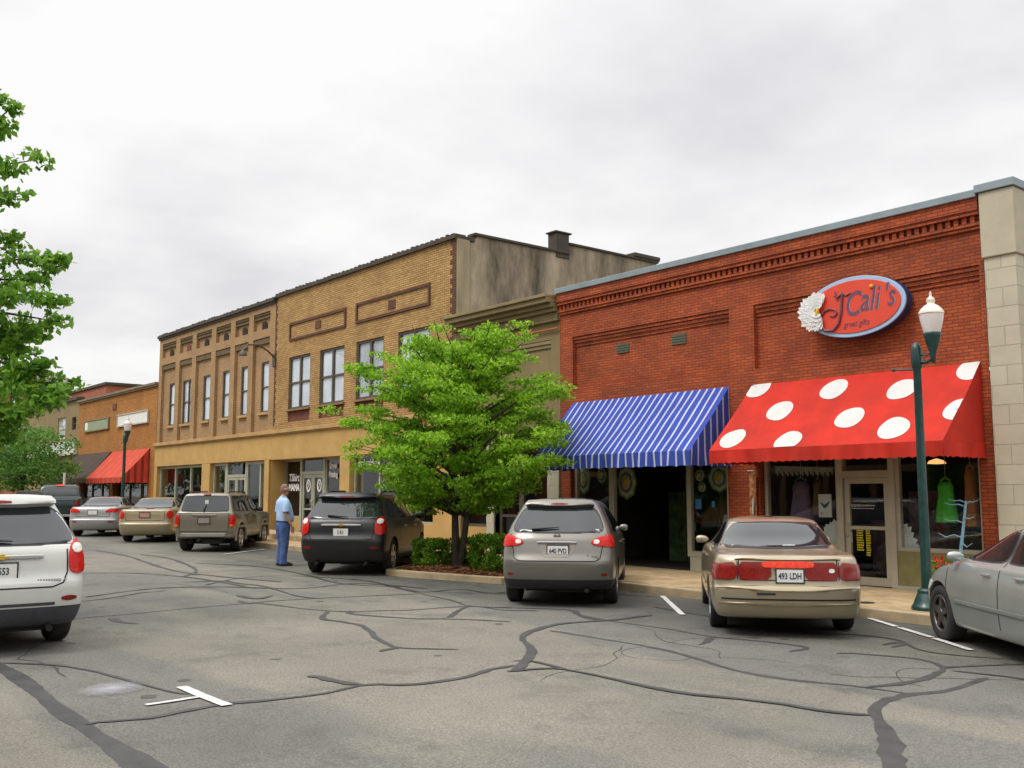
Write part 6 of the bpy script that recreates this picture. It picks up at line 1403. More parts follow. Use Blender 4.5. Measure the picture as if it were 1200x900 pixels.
# gooseneck light reaching out from the wall between the brown and yellow buildings
gn = thing('wall_light', 'thin curved arm of a wall light between the brown and yellow brick buildings', 'wall light', (-32.84, YF, 6.7))
mb = MB(); mb.tube([(-32.84, YF, 6.70), (-32.6, YF - .4, 6.9), (-32.1, YF - 1.0, 7.0), (-31.4, YF - 1.7, 6.85), (-31.2, YF - 1.95, 6.62)], .03, 6); mb.build('arm', BRONZE, gn)
mb = MB(); mb.lathe((-31.2, YF - 1.95, 6.45), [(.14, 0), (.12, .08), (.05, .16), (.02, .2)], 12); mb.build('lamp_shade', BRONZE, gn)
mb = MB(); mb.box(-32.95, -32.73, YF - .05, YF, 6.4, 6.85); mb.build('bracket', BRONZE, gn)

# ------------------------------------------------------------------ trees and shrubs
BARK = mk('grey_brown_bark', (.075, .06, .042), .95, var=.4, scale=9, bump=.8, bscale=25, streak=False)
LEAF = [leafmat('bright_leaf', (.17, .37, .014), (.30, .55, .028), .55, .9), leafmat('fresh_leaf', (.30, .54, .03), (.46, .70, .07), .55, 1.3), leafmat('deep_leaf', (.09, .22, .012), (.16, .34, .018), .5, 1.1)]
LEAFD = [leafmat('maple_leaf', (.11, .27, .018), (.19, .39, .035), .5), leafmat('maple_leaf_light', (.19, .38, .04), (.32, .54, .08), .55), leafmat('maple_leaf_deep', (.05, .15, .016), (.10, .23, .026), .45)]
LEAFF = [leafmat('far_leaf', (.08, .20, .03), (.14, .30, .05), .5), leafmat('far_leaf_light', (.14, .30, .05), (.22, .42, .08), .5), leafmat('far_leaf_deep', (.04, .11, .02), (.08, .17, .03), .45)]
def leaves(clumps, size, mats, seed, flat=.8, wts=(.5, .3, .2), aspect=.55):
    """clumps: (centre, rx, ry, rz, count); many small bent leaves through each clump's volume"""
    rng = np.random.default_rng(seed); V = []; F = []; MI = []; base = 0
    for c, rx, ry, rz, n in clumps:
        d = rng.normal(size=(n, 3)); d /= np.linalg.norm(d, axis=1)[:, None]
        rad = rng.random(n) ** .45; pos = np.array(c) + d * rad[:, None] * np.array([rx, ry, rz])
        nrm = rng.normal(size=(n, 3)) * (1 - flat) * 1.6; nrm[:, 2] += flat; nrm += d * .35; nrm /= np.linalg.norm(nrm, axis=1)[:, None]
        t = rng.normal(size=(n, 3)) + d * .5; t[:, 2] -= .25; t -= nrm * (t * nrm).sum(1)[:, None]; t /= np.linalg.norm(t, axis=1)[:, None]
        b_ = np.cross(nrm, t); L = size * rng.uniform(.65, 1.25, n)[:, None]; w_ = L * aspect / 2
        dr = nrm * L * .12
        p0 = pos - t * L / 2; p1 = pos + b_ * w_ - t * L * .05 - dr * .4; p2 = pos + t * L / 2 - dr; p3 = pos - b_ * w_ - t * L * .05 - dr * .4
        V.append(np.stack([p0, p1, p2, p3], 1).reshape(-1, 3))
        MI.append(rng.choice(len(mats), n, p=wts)); base += n
    V = np.concatenate(V); MI = np.concatenate(MI); nf = len(MI)
    return V, np.arange(nf * 4).reshape(nf, 4), MI
def leafmesh(name, data, mats, parent):
    V, F, MI = data; off = np.array(parent.location); me = bpy.data.meshes.new(name)
    me.vertices.add(len(V)); me.vertices.foreach_set('co', (V - off).astype(np.float32).ravel())
    me.loops.add(F.size); me.loops.foreach_set('vertex_index', F.astype(np.int32).ravel())
    me.polygons.add(len(F)); me.polygons.foreach_set('loop_start', np.arange(0, F.size, 4, dtype=np.int32)); 
    for m in mats: me.materials.append(m)
    me.polygons.foreach_set('material_index', MI.astype(np.int32)); me.update(calc_edges=True); me.validate()
    o = bpy.data.objects.new(name, me); COL.objects.link(o); o.parent = parent; return o

# street tree on the island: layered, with long flat sprays
TX, TY = -17.2, 12.54; TZ = g(TX) + .12
st = thing('street_tree', 'bright green layered street tree on the mulched island between the parked cars', 'tree', (TX, TY, TZ))
rnd = random.Random(11); tb_ = MB(); clumps = []
tops = []
for dx, dy, h in ((-.02, .0, 3.9), (.16, .08, 3.2)):
    pts = [(TX + dx * .6, TY + dy * .6, TZ), (TX + dx * 1.2 + .02, TY + dy, TZ + .7), (TX + dx * 2, TY + dy * 1.5, TZ + 1.5), (TX + dx * 2.5 - .1, TY + dy * 2, TZ + 2.4), (TX + dx * 3 - .05, TY + dy * 2.4, TZ + h)]
    tb_.tube(pts, [.10 if dx < 0 else .075, .08 if dx < 0 else .065, .06, .045, .012], 9); tops.append(pts)
rt = Vector((math.sin(R(AZ)), math.cos(R(AZ)), 0)); fwv = Vector((-math.cos(R(AZ)), math.sin(R(AZ)), 0))
# crown profile: half-width against height above the ground
def prof(z):
    return float(np.interp(z, [.95, 1.35, 1.8, 2.3, 2.8, 3.3, 3.8, 4.4, 4.95, 5.4], [.5, 1.1, 1.95, 2.4, 2.42, 2.28, 2.02, 1.66, 1.15, .5]))
nb = 118
for k in range(nb):
    z = 1.28 + 3.95 * ((k + rnd.random()) / nb) ** 1.0; a = k * 2.39996 + rnd.uniform(-.4, .4)
    ln = prof(z) * rnd.uniform(.62, 1.12)
    base = tops[k % 2]; zb0 = max(1.1, z - .35 - .25 * ln)
    i = min(3, int(zb0 / 1.0)); P0 = Vector(base[min(i, 4)]); P0 = Vector((P0.x, P0.y, TZ + min(zb0, 3.6)))
    d = Vector((math.cos(a), math.sin(a), 0)); tip = P0 + d * ln; tip.z = TZ + z + rnd.uniform(-.05, .15)
    mid = P0.lerp(tip, .5) + Vector((0, 0, .12 * ln - .05))
    tb_.tube([P0, mid, tip], [.035 * (.5 + ln / 3), .02, .005], 5)
    for j in range(int(3 + ln * 2.6)):
        f = rnd.uniform(.30, 1.06); q = P0.lerp(mid, f * 2) if f < .5 else mid.lerp(tip, (f - .5) * 2)
        side = Vector((-d.y, d.x, 0)) * rnd.uniform(-.42, .42) * (.4 + f * .6)
        q = q + side + Vector((0, 0, rnd.uniform(-.12, .10))); r_ = rnd.uniform(.17, .33)
        clumps.append((tuple(q), r_ * 1.15, r_ * 1.15, r_ * .45, int(88 * (r_ / .26) ** 2)))
tb_.build('trunk', BARK, st)
leafmesh('crown', leaves(clumps, .088, LEAF, 5, flat=.5, wts=(.44, .38, .18)), LEAF, st)

# large tree reaching in from the left, in a small kerbed pit of its own
LX, LY = -15.9, 0.95
mb = MB(); mb.lathe((LX, LY, g(LX)), [(.60, -.05), (.60, .11), (.57, .13), (.47, .13), (.45, .11), (.45, .0)], 28); struct(mb.build('kerb', KERB))
mb = MB(); mb.lathe((LX, LY, g(LX)), [(.46, .07), (.3, .11), (.12, .14), (.001, .14)], 20); struct(mb.build('planting_bed', MULCH))
lt = thing('large_tree', 'tall leafy tree reaching in from the left edge above the white car', 'tree', (LX, LY, g(LX)))
tb_ = MB(); tb_.tube([(LX, LY, g(LX)), (LX + .1, LY + .1, 2), (LX, LY + .2, 4), (LX - .1, LY + .3, 7), (LX, LY + .3, 9.3)], [.24, .19, .15, .09, .02], 10)
def at(u, v, dep):                                    # a point given by its direction from the camera station and its distance
    a_, b_ = (u - 600) / 1172, (450 - v) / 1172; h_ = math.cos(R(PITCH)) - b_ * math.sin(R(PITCH)); z_ = math.sin(R(PITCH)) + b_ * math.cos(R(PITCH))
    d_ = fwv * h_ + rt * a_ + Vector((0, 0, z_)); return Vector((0, 0, 1.8)) + d_ * dep
clumps = []
def spray(p0, p1, rad, n, rr, dens=1.0):
    zt_ = max(1.9, min(8.6, p0.z - .75)); pt = Vector((LX + (.1 if zt_ < 3 else -.02), LY + .05 * zt_ * .8, zt_))
    tb_.tube([pt, pt.lerp(p0, .45) + Vector((0, 0, .10)), p0, p0.lerp(p1, .5) + Vector((0, 0, .08)), p1], [.055, .042, .03, .018, .004], 6)
    for _ in range(6):
        f = rnd.uniform(.3, 1); q = pt.lerp(p0, f) + Vector((rnd.uniform(-.4, .4), rnd.uniform(-.4, .4), rnd.uniform(-.2, .3))); clumps.append((tuple(q), .3, .3, .2, 70))
    for _ in range(n):
        f = rnd.random() ** .7; q = p0.lerp(p1, f); r_ = rr * rnd.uniform(.6, 1.15) * (1.1 - .5 * f)
        q = q + Vector((rnd.uniform(-1, 1), rnd.uniform(-1, 1), rnd.uniform(-1, 1) * .8)) * rad * (1.05 - .75 * f)
        clumps.append((tuple(q), r_, r_, r_ * .6, int(46 * dens * (r_ / .25) ** 2)))
SPR = [((-60, 215, 13.6), (47, 187, 13.2), .30, 15), ((-60, 205, 13.8), (22, 118, 13.5), .32, 15), ((-70, 235, 13.6), (28, 228, 13.0), .18, 9), ((-50, 160, 14.2), (18, 150, 14.2), .3, 10), ((-60, 140, 14), (4, 112, 13.8), .25, 9),
       ((-70, 320, 13.4), (78, 303, 13.0), .32, 22), ((-70, 340, 13.8), (58, 328, 13.6), .3, 16), ((-60, 300, 14), (30, 275, 13.8), .3, 14), ((-60, 350, 13.2), (80, 352, 12.8), .26, 20), ((-60, 370, 13.5), (76, 378, 13.2), .34, 22),
       ((-60, 400, 13.8), (52, 400, 13.6), .40, 24), ((-60, 430, 13.2), (56, 432, 13.0), .32, 26), ((-60, 450, 13.6), (84, 452, 13.2), .2, 18), ((-60, 465, 13.0), (70, 466, 12.8), .34, 26), ((-60, 480, 13.6), (45, 478, 13.4), .30, 18), ((-60, 420, 14.4), (40, 410, 14.6), .5, 24), ((-60, 498, 13.4), (34, 500, 13.3), .25, 13), ((-60, 515, 13.6), (20, 516, 13.6), .22, 10)]
for a, b_, rad, n in SPR: spray(at(*a), at(*b_), rad, n, .27)
for k in range(60):                                     # the rest of the crown, left of the picture
    z = rnd.uniform(3.2, 9.3); a = rnd.uniform(0, 6.28); rr = 2.3 * math.sin(min(1, max(.15, (9.9 - z) / 4)) * 1.57) * rnd.random() ** .5
    q = (LX - .3 + rr * math.cos(a) * .8, LY - .5 + rr * math.sin(a) * .8 - .3, z); clumps.append((q, .5, .5, .32, 110))
tb_.build('trunk', BARK, lt)
leafmesh('crown', leaves(clumps, .115, LEAFD, 8, flat=.5, wts=(.5, .28, .22), aspect=.6), LEAFD, lt)

def round_tree(label, x, y, h, r, zc, seed, mats=LEAFF, n=120, size=.17, group='trees at the far end of the street', cnt=58):
    rn = random.Random(seed); z0 = g(x); t = thing('street_tree', label, 'tree', (x, y, z0), group=group); mb = MB()
    mb.tube([(x, y, z0), (x + .05, y, z0 + zc * .6), (x, y + .1, z0 + zc), (x, y, z0 + h * .9)], [.13, .10, .07, .015], 8); cl = []
    for k in range(n):
        a, b_ = rn.uniform(0, 6.283), rn.uniform(-1, 1); rr = rn.random() ** .4; s = math.sqrt(1 - b_ * b_)
        p = (x + r * rr * s * math.cos(a), y + r * rr * s * math.sin(a), z0 + zc + (h - zc) * .95 * rr * b_ * (1 if b_ > 0 else .75))
        cl.append((p, r * .24, r * .24, r * .15, cnt))
        if k % 6 == 0: mb.tube([(x, y, z0 + zc * rn.uniform(.7, 1)), p], [.03, .006], 5)
    mb.build('trunk', BARK, t); leafmesh('crown', leaves(cl, size, mats, seed, flat=.5), mats, t); return t
round_tree('dark green tree standing beyond the pickup, in front of the brown awning', -50.8, 12.0, 4.8, 2.5, 2.9, 21)
round_tree('smaller dull green tree farther up the row, at the far left', -60.0, 13.0, 5.0, 2.6, 3.0, 22)
round_tree('tall pale green tree closing the view at the far left', -75.0, 12.0, 7.5, 4.0, 4.2, 23)
round_tree('wide deep green tree across the far end of the street', -84.0, 10.0, 7.0, 5.0, 3.6, 24)

SHR = [leafmat('box_leaf', (.11, .27, .014), (.19, .40, .025), .4), leafmat('box_leaf_light', (.20, .42, .025), (.32, .55, .045), .4), leafmat('box_leaf_deep', (.04, .11, .010), (.07, .17, .015), .3)]
def shrub(label, x, y, rx, ry, h, seed):
    z0 = g(x) + .14; t = thing('clipped_shrub', label, 'shrub', (x, y, z0), group='clipped shrubs on the island'); rn = random.Random(seed)
    mb = MB(); mb.tube([(x, y, z0 - .1), (x, y, z0 + h * .5)], [.04, .02], 6)
    for k in range(14):
        a = rn.uniform(0, 6.28); mb.tube([(x, y, z0 + .05), (x + rx * .8 * math.cos(a), y + ry * .8 * math.sin(a), z0 + h * rn.uniform(.4, .9))], [.015, .005], 5)
    mb.build('stem', BARK, t); cl = []
    for k in range(210):                                # rounded-box outline, denser at the skin
        a = rn.uniform(0, 6.283); e_ = 2 / 3.6; ca, sa = math.cos(a), math.sin(a); zz = rn.uniform(.04, 1)
        k_ = (1 - max(0, (zz - .72) / .28) ** 2.4 * .45) * (.88 + .12 * min(1, zz * 4)); f = rn.random() ** .22
        if rn.random() < .25: zz = rn.uniform(.9, 1.0); f = rn.random() ** .5
        px = x + rx * k_ * f * math.copysign(abs(ca) ** e_, ca); py = y + ry * k_ * f * math.copysign(abs(sa) ** e_, sa)
        cl.append(((px, py, z0 + h * zz * (1 if f < .9 else .98)), .09, .09, .075, 48))
    leafmesh('foliage', leaves(cl, .045, SHR, seed, flat=.3, wts=(.5, .3, .2), aspect=.6), SHR, t)
shrub('boxy clipped green shrub on the left of the tree trunk, beside the black car', -17.62, 12.25, .36, .34, .56, 31)
shrub('clipped green shrub mostly hidden behind the tree trunk', -17.5, 13.35, .42, .40, .56, 32)
shrub('clipped green shrub on the right of the tree trunk, beside the grey-brown crossover', -16.2, 12.75, .42, .40, .70, 33)

# ------------------------------------------------------------------ things in and before the shop windows
def prop(name, label, cat, loc, group=None): return thing(name, label, cat, loc, group=group)
def garment(name, label, x0, x1, z0, z1, col, y=16.28, flare=.75, cat='dress'):
    t = prop(name, label, cat, ((x0 + x1) / 2, y, z0)); m = mk(name + '_cloth', col, .85, var=.2, scale=6); cx_ = (x0 + x1) / 2; w_ = (x1 - x0) / 2; h = z1 - z0
    mb = MB(); rings = []
    for f, k, d in ((0, 1, .11), (.3, .88, .10), (.55, .72, .09), (.7, .66, .09), (.82, .70, .10), (.9, .55, .07), (.93, .45, .05)):
        rings.append([(cx_ + w_ * k * math.cos(a) * (1 + .05 * math.sin(a * 9) * (1 - f)), y + d * math.sin(a) * (1 + .2 * math.sin(a * 7) * (1 - f)), z0 + h * f) for a in np.linspace(0, 6.283, 29)[:-1]])
    mb.loft(rings); mb.build('bodice', m, t)
    mb = MB()
    for s in (-1, 1): mb.tube([(cx_ + s * w_ * .42, y, z0 + h * .92), (cx_ + s * w_ * .36, y, z0 + h * .98), (cx_ + s * w_ * .1, y, z1)], .018, 5)
    mb.build('strap', m, t)
    mb = MB(); mb.tube([(cx_ - w_ * .5, y, z0 + h * .97), (cx_, y, z1 + .03), (cx_ + w_ * .5, y, z0 + h * .97)], .008, 5); mb.tube([(cx_, y, z1 + .03), (cx_, y, z1 + .5)], .006, 5); mb.build('hanger', ALU, t)
garment('dress', 'bright green sleeveless dress hanging in the boutique window', -8.62, -8.24, 1.36, 2.08, (.10, .62, .05))
garment('dress', 'dull purple dress hanging in the boutique window left of the door', -11.52, -11.0, 1.30, 2.12, (.17, .12, .20))
garment('scarf', 'orange-brown patterned scarf hanging at the right end of the boutique window', -8.13, -7.88, 1.30, 2.30, (.50, .17, .04), cat='scarf')
garment('top', 'brown top hanging beside the white bird poster', -11.0, -10.78, 1.45, 2.1, (.20, .10, .04), cat='top')
def cutflower(label, cx_, cz, r, a0, a1, seed, cxo):
    t = prop('flower_cutout', label, 'decoration', (cx_, 16.16, cz)); daisy(cx_, 16.16, cz, r, 9, t, nm='petals', seed=seed, arc=(a0, a1), layers=3)
    mb = MB(); mb.lathe((cx_, 16.09, cz), [(.001, -.03), (.05, -.02), (.075, .01), (.075, .03)], 14, axis='y'); mb.build('flower_centre', mk('yellow_centre', (.78, .52, .04), .6), t)
cutflower('large white daisy cutout in the boutique window, right of the door', -9.36, .94, .50, -.15, 1.75, 51, 0)
cutflower('white daisy cutout in the boutique window, half hidden by the gold sedan', -10.36, .94, .48, 1.4, 3.3, 52, 0)
t = prop('poster', 'white poster with a dark bird shape in the boutique window', 'poster', (-10.62, 16.10, 1.42)); mb = MB(); mb.box(-10.77, -10.50, 16.10, 16.115, 1.41, 1.83); mb.build('sheet', WHITE, t)
mb = MB(); mb.prism([(-10.74, 1.69), (-10.69, 1.665), (-10.65, 1.64), (-10.60, 1.66), (-10.55, 1.70), (-10.53, 1.69), (-10.575, 1.62), (-10.62, 1.575), (-10.66, 1.58), (-10.70, 1.63)][::-1], 16.093, 16.099); mb.build('bird_shape', BLACK, t)
mb = MB(); mb.lathe((-10.71, 16.094, 1.48), [(.001, -.002), (.022, -.002), (.022, .004)], 12, axis='y'); mb.build('orange_spot', mk('orange_ink', (.8, .35, .05), .6), t)
t = prop('fringe', 'pale green-grey fringe garland along the top of the boutique window', 'garland', (-11.1, 16.13, 2.15)); mb = MB(); mb.tube([(-11.75, 16.13, 2.36), (-11.1, 16.13, 2.33), (-10.45, 16.13, 2.30)], .012, 5)
for k in range(34):
    x = -11.72 + k * .037; l = .13 + .05 * math.sin(k * 2.1); zt = 2.355 - .04 * k / 34; mb.quad((x, 16.13, zt - l), (x + .024, 16.14, zt - l), (x + .024, 16.13, zt), (x, 16.13, zt))
mb.build('fringe_strands', mk('grey_green_fringe', (.30, .36, .31), .8, var=.3, scale=5), t)
t = prop('pendant_light', 'small warm lamp glowing inside the boutique above the daisy', 'lamp', (-9.0, 17.0, 2.3)); mb = MB(); mb.lathe((-9.05, 17.2, 2.36), [(.001, 0), (.16, .01), (.13, .06), (.02, .1)], 14)
em, tt, bb_ = new_mat('warm_lamp'); bb_.inputs['Base Color'].default_value = (.8, .5, .2, 1); bb_.inputs['Emission Color'].default_value = (1, .5, .18, 1); bb_.inputs['Emission Strength'].default_value = 1.2; mb.build('lamp_shade', em, t)
mb = MB(); mb.tube([(-9.05, 17.2, 2.46), (-9.05, 17.2, 3.6)], .008, 5); mb.build('cord', BLACK, t)
MC = [mk('medallion_green', (.10, .16, .07), .5, var=.4, scale=12), mk('medallion_cream', (.40, .38, .26), .5, var=.4, scale=14), mk('medallion_gold', (.55, .36, .04), .5, var=.3, scale=9), mk('medallion_teal', (.06, .13, .15), .5, var=.4, scale=11)]
for x, z, r, e_, lb in ((-17.05, 2.17, .22, 1.5, 'tall oval floral medallion at the left end of the shop window under the blue awning'), (-16.45, 2.26, .16, 1.2, 'small floral medallion second from the left under the blue awning'), (-15.75, 2.10, .30, 1.25, 'large floral medallion beside the dark entrance under the blue awning'),
                        (-13.58, 2.22, .13, 1, 'small round medallion, upper of the pair right of the dark entrance'), (-13.53, 1.98, .11, 1, 'small yellow medallion, lower of the pair right of the dark entrance'), (-13.07, 2.16, .29, 1, 'large round yellow-centred medallion beside the brick pillar')):
    y = 16.12 if x < -16 or x > -14 else 16.2; t = prop('medallion', lb, 'decoration', (x, y, z), 'floral medallions in the shop window'); mb = MB(); n = 30
    rs = [(1, 0), (.86, 1), (.62, 3), (.45, 1), (.30, 2)]
    for i, (k, m_) in enumerate(rs):
        nxt = rs[i + 1][0] if i + 1 < len(rs) else .001
        ring = lambda kk, yy: [(x + r * kk * (1 + .05 * math.cos(a * 8)) * math.cos(a), yy, z + r * e_ * kk * (1 + .05 * math.cos(a * 8)) * math.sin(a)) for a in np.linspace(0, 6.283, n + 1)[:-1]]
        a_ = ring(k, y - .01 * i); b_ = ring(nxt, y - .01 * i - .008); mb.add(a_ + b_, [(q, (q + 1) % n, (q + 1) % n + n, q + n) for q in range(n)], m_, True)
    mb.build('disc', MC, t); mb = MB(); mb.tube([(x, y + .01, z + r * e_), (x, y + .01, 3.4)], .004, 4); mb.build('cord', ALU, t)
NB = mk('blue_notice', (.05, .22, .50), .6, var=.2, scale=9)
for x0, x1, z0, z1, lb in ((-13.66, -13.50, 1.53, 1.73, 'square blue notice in the right-hand window under the blue awning'), (-13.23, -13.15, 1.57, 1.69, 'tiny blue notice near the brick pillar under the blue awning')):
    mb = MB(); mb.box(x0, x1, 16.055, 16.062, z0, z1); tag(mb.build('notice', NB), lb, 'notice')
mb = MB(); mb.box(-15.28, -15.12, 17.78, 17.79, 1.0, 1.2); tag(mb.build('notice', mk('pale_notice', (.45, .55, .65), .6)), 'pale paper notice deep in the dark entrance', 'notice')
t = prop('leaning_board', 'tall painted board leaning inside the window beside the brick pillar', 'board', (-13.05, 16.3, .5)); mb = MB(); mb.hexa([(-13.3, 16.2, .5), (-12.95, 16.2, .5), (-12.95, 16.24, .5), (-13.3, 16.24, .5)], [(-13.2, 16.4, 1.42), (-12.88, 16.4, 1.42), (-12.88, 16.44, 1.42), (-13.2, 16.44, 1.42)]); mb.build('board', mk('board_paint', (.42, .42, .36), .6, var=.3), t)
mb = MB(); mb.hexa([(-13.24, 16.20, .62), (-13.02, 16.20, .62), (-13.02, 16.22, .62), (-13.24, 16.22, .62)], [(-13.17, 16.34, 1.22), (-12.96, 16.34, 1.22), (-12.96, 16.36, 1.22), (-13.17, 16.36, 1.22)]); mb.build('picture', mk('board_picture', (.04, .12, .14), .5, var=.7, scale=7), t)
t = prop('hanging_banner', 'narrow patterned banner with white streaks hung on the brick pillar', 'banner', (-12.03, 15.82, 1.3)); mb = MB()
for k in range(8): mb.quad((-12.12, 15.83 + .01 * (k % 2), 1.30 + k * .12), (-11.96, 15.84, 1.30 + k * .12), (-11.96, 15.84, 1.42 + k * .12), (-12.12, 15.83 + .01 * ((k + 1) % 2), 1.42 + k * .12), )
mb.build('cloth', mk('banner_cloth', (.32, .05, .025), .8, var=.7, scale=9, col2=(.45, .20, .08)), t)
mb = MB(); mb.tube([(-12.02, 15.80, 1.45), (-12.0, 15.80, 1.75)], .02, 5); mb.tube([(-12.13, 15.81, 2.28), (-11.94, 15.81, 2.28)], .01, 5); mb.build('streamer', OFFWHITE, t)

# blue branching metal stand and a planter of red flowers by the boutique window
BL_ = mk('pale_blue_metal', (.22, .42, .55), .4, var=.15, scale=8)
t = prop('branch_stand', 'pale blue metal stand with thin curved branches beside the boutique window', 'stand', (-7.80, 15.35, g(-7.8) + .15)); mb = MB(); z0 = g(-7.8) + .15
mb.tube([(-7.80, 15.35, z0), (-7.77, 15.33, .8), (-7.68, 15.30, 1.25), (-7.60, 15.28, 1.72)], [.03, .028, .025, .018], 8); mb.lathe((-7.80, 15.35, z0), [(.001, .0), (.16, 0), (.16, .02), (.03, .05)], 16); mb.build('post', BL_, t)
for z, dx, dy, l in ((1.02, .18, -.1, .20), (1.16, -.22, -.06, .26), (1.38, -.26, .0, .24), (1.42, .18, -.1, .18), (1.63, -.28, -.05, .24), (1.69, -.24, .0, .22), (1.67, .2, -.05, .18)):
    mb = MB(); xb = -7.77 + (min(z, 1.72) - .8) * .19; s = 1 if dx > 0 else -1
    mb.tube([(xb, 15.29, min(z, 1.71)), (xb + s * l * .4, 15.28 + dy * .4, z + .04), (xb + s * l * .8, 15.27 + dy, z + .0 + .03 * (z > 1.3)), (xb + s * l * 1.25, 15.27 + dy, z + .06)], [.010, .009, .008, .004], 6); mb.build('branch', BL_, t)
t = prop('flower_planter', 'low planter of green leaves and red blossoms below the boutique window', 'planter', (-8.0, 15.45, g(-8) + .15)); z0 = g(-8) + .15
mb = MB(); mb.lathe((-8.0, 15.45, z0), [(.001, .01), (.14, .01), (.19, .30), (.21, .30), (.21, .34), (.17, .34), (.16, .29), (.001, .28)], 20); mb.build('pot', mk('dark_pot', (.05, .04, .035), .7, var=.2), t)
rn = random.Random(5); cl = []; fl_ = []
for k in range(34):
    a = rn.uniform(0, 6.28); r_ = .26 * rn.random() ** .5; cl.append(((-8.0 + r_ * math.cos(a) * 1.15, 15.45 + r_ * math.sin(a), z0 + .34 + rn.uniform(0, .24)), .07, .07, .06, 26))
leafmesh('foliage', leaves(cl, .055, SHR, 61, flat=.3), SHR, t)
for k in range(16):
    a = rn.uniform(0, 6.28); r_ = rn.uniform(.1, .3); fl_.append(((-8.0 + r_ * math.cos(a) * 1.2, 15.45 + r_ * math.sin(a) - .03, z0 + .52 + rn.uniform(-.1, .14)), .035, .035, .03, 22))
FM = [mk('red_petals', (.72, .04, .03), .6, var=.3, scale=20)]
leafmesh('blossom', leaves(fl_, .04, FM, 62, flat=.3, wts=(1,)), FM, t)
t = prop('sign_post', 'thin pale post beside the far dark green tree', 'post', (-47.6, 13.0, g(-47.6))); mb = MB(); mb.tube([(-47.6, 13.0, g(-47.6)), (-47.6, 13.0, g(-47.6) + 2.4)], .055, 8); mb.build('post', OFFWHITE, t); mb = MB(); mb.lathe((-47.6, 13.0, g(-47.6)), [(.11, 0), (.11, .1), (.06, .16)], 10); mb.build('base', OFFWHITE, t)
c8 = copy_tree(c6.root); c8.location = (-51.6, 11.6, g(-51.6)); c8['label'] = 'silver sedan almost hidden behind the white sport utility and the far tree'

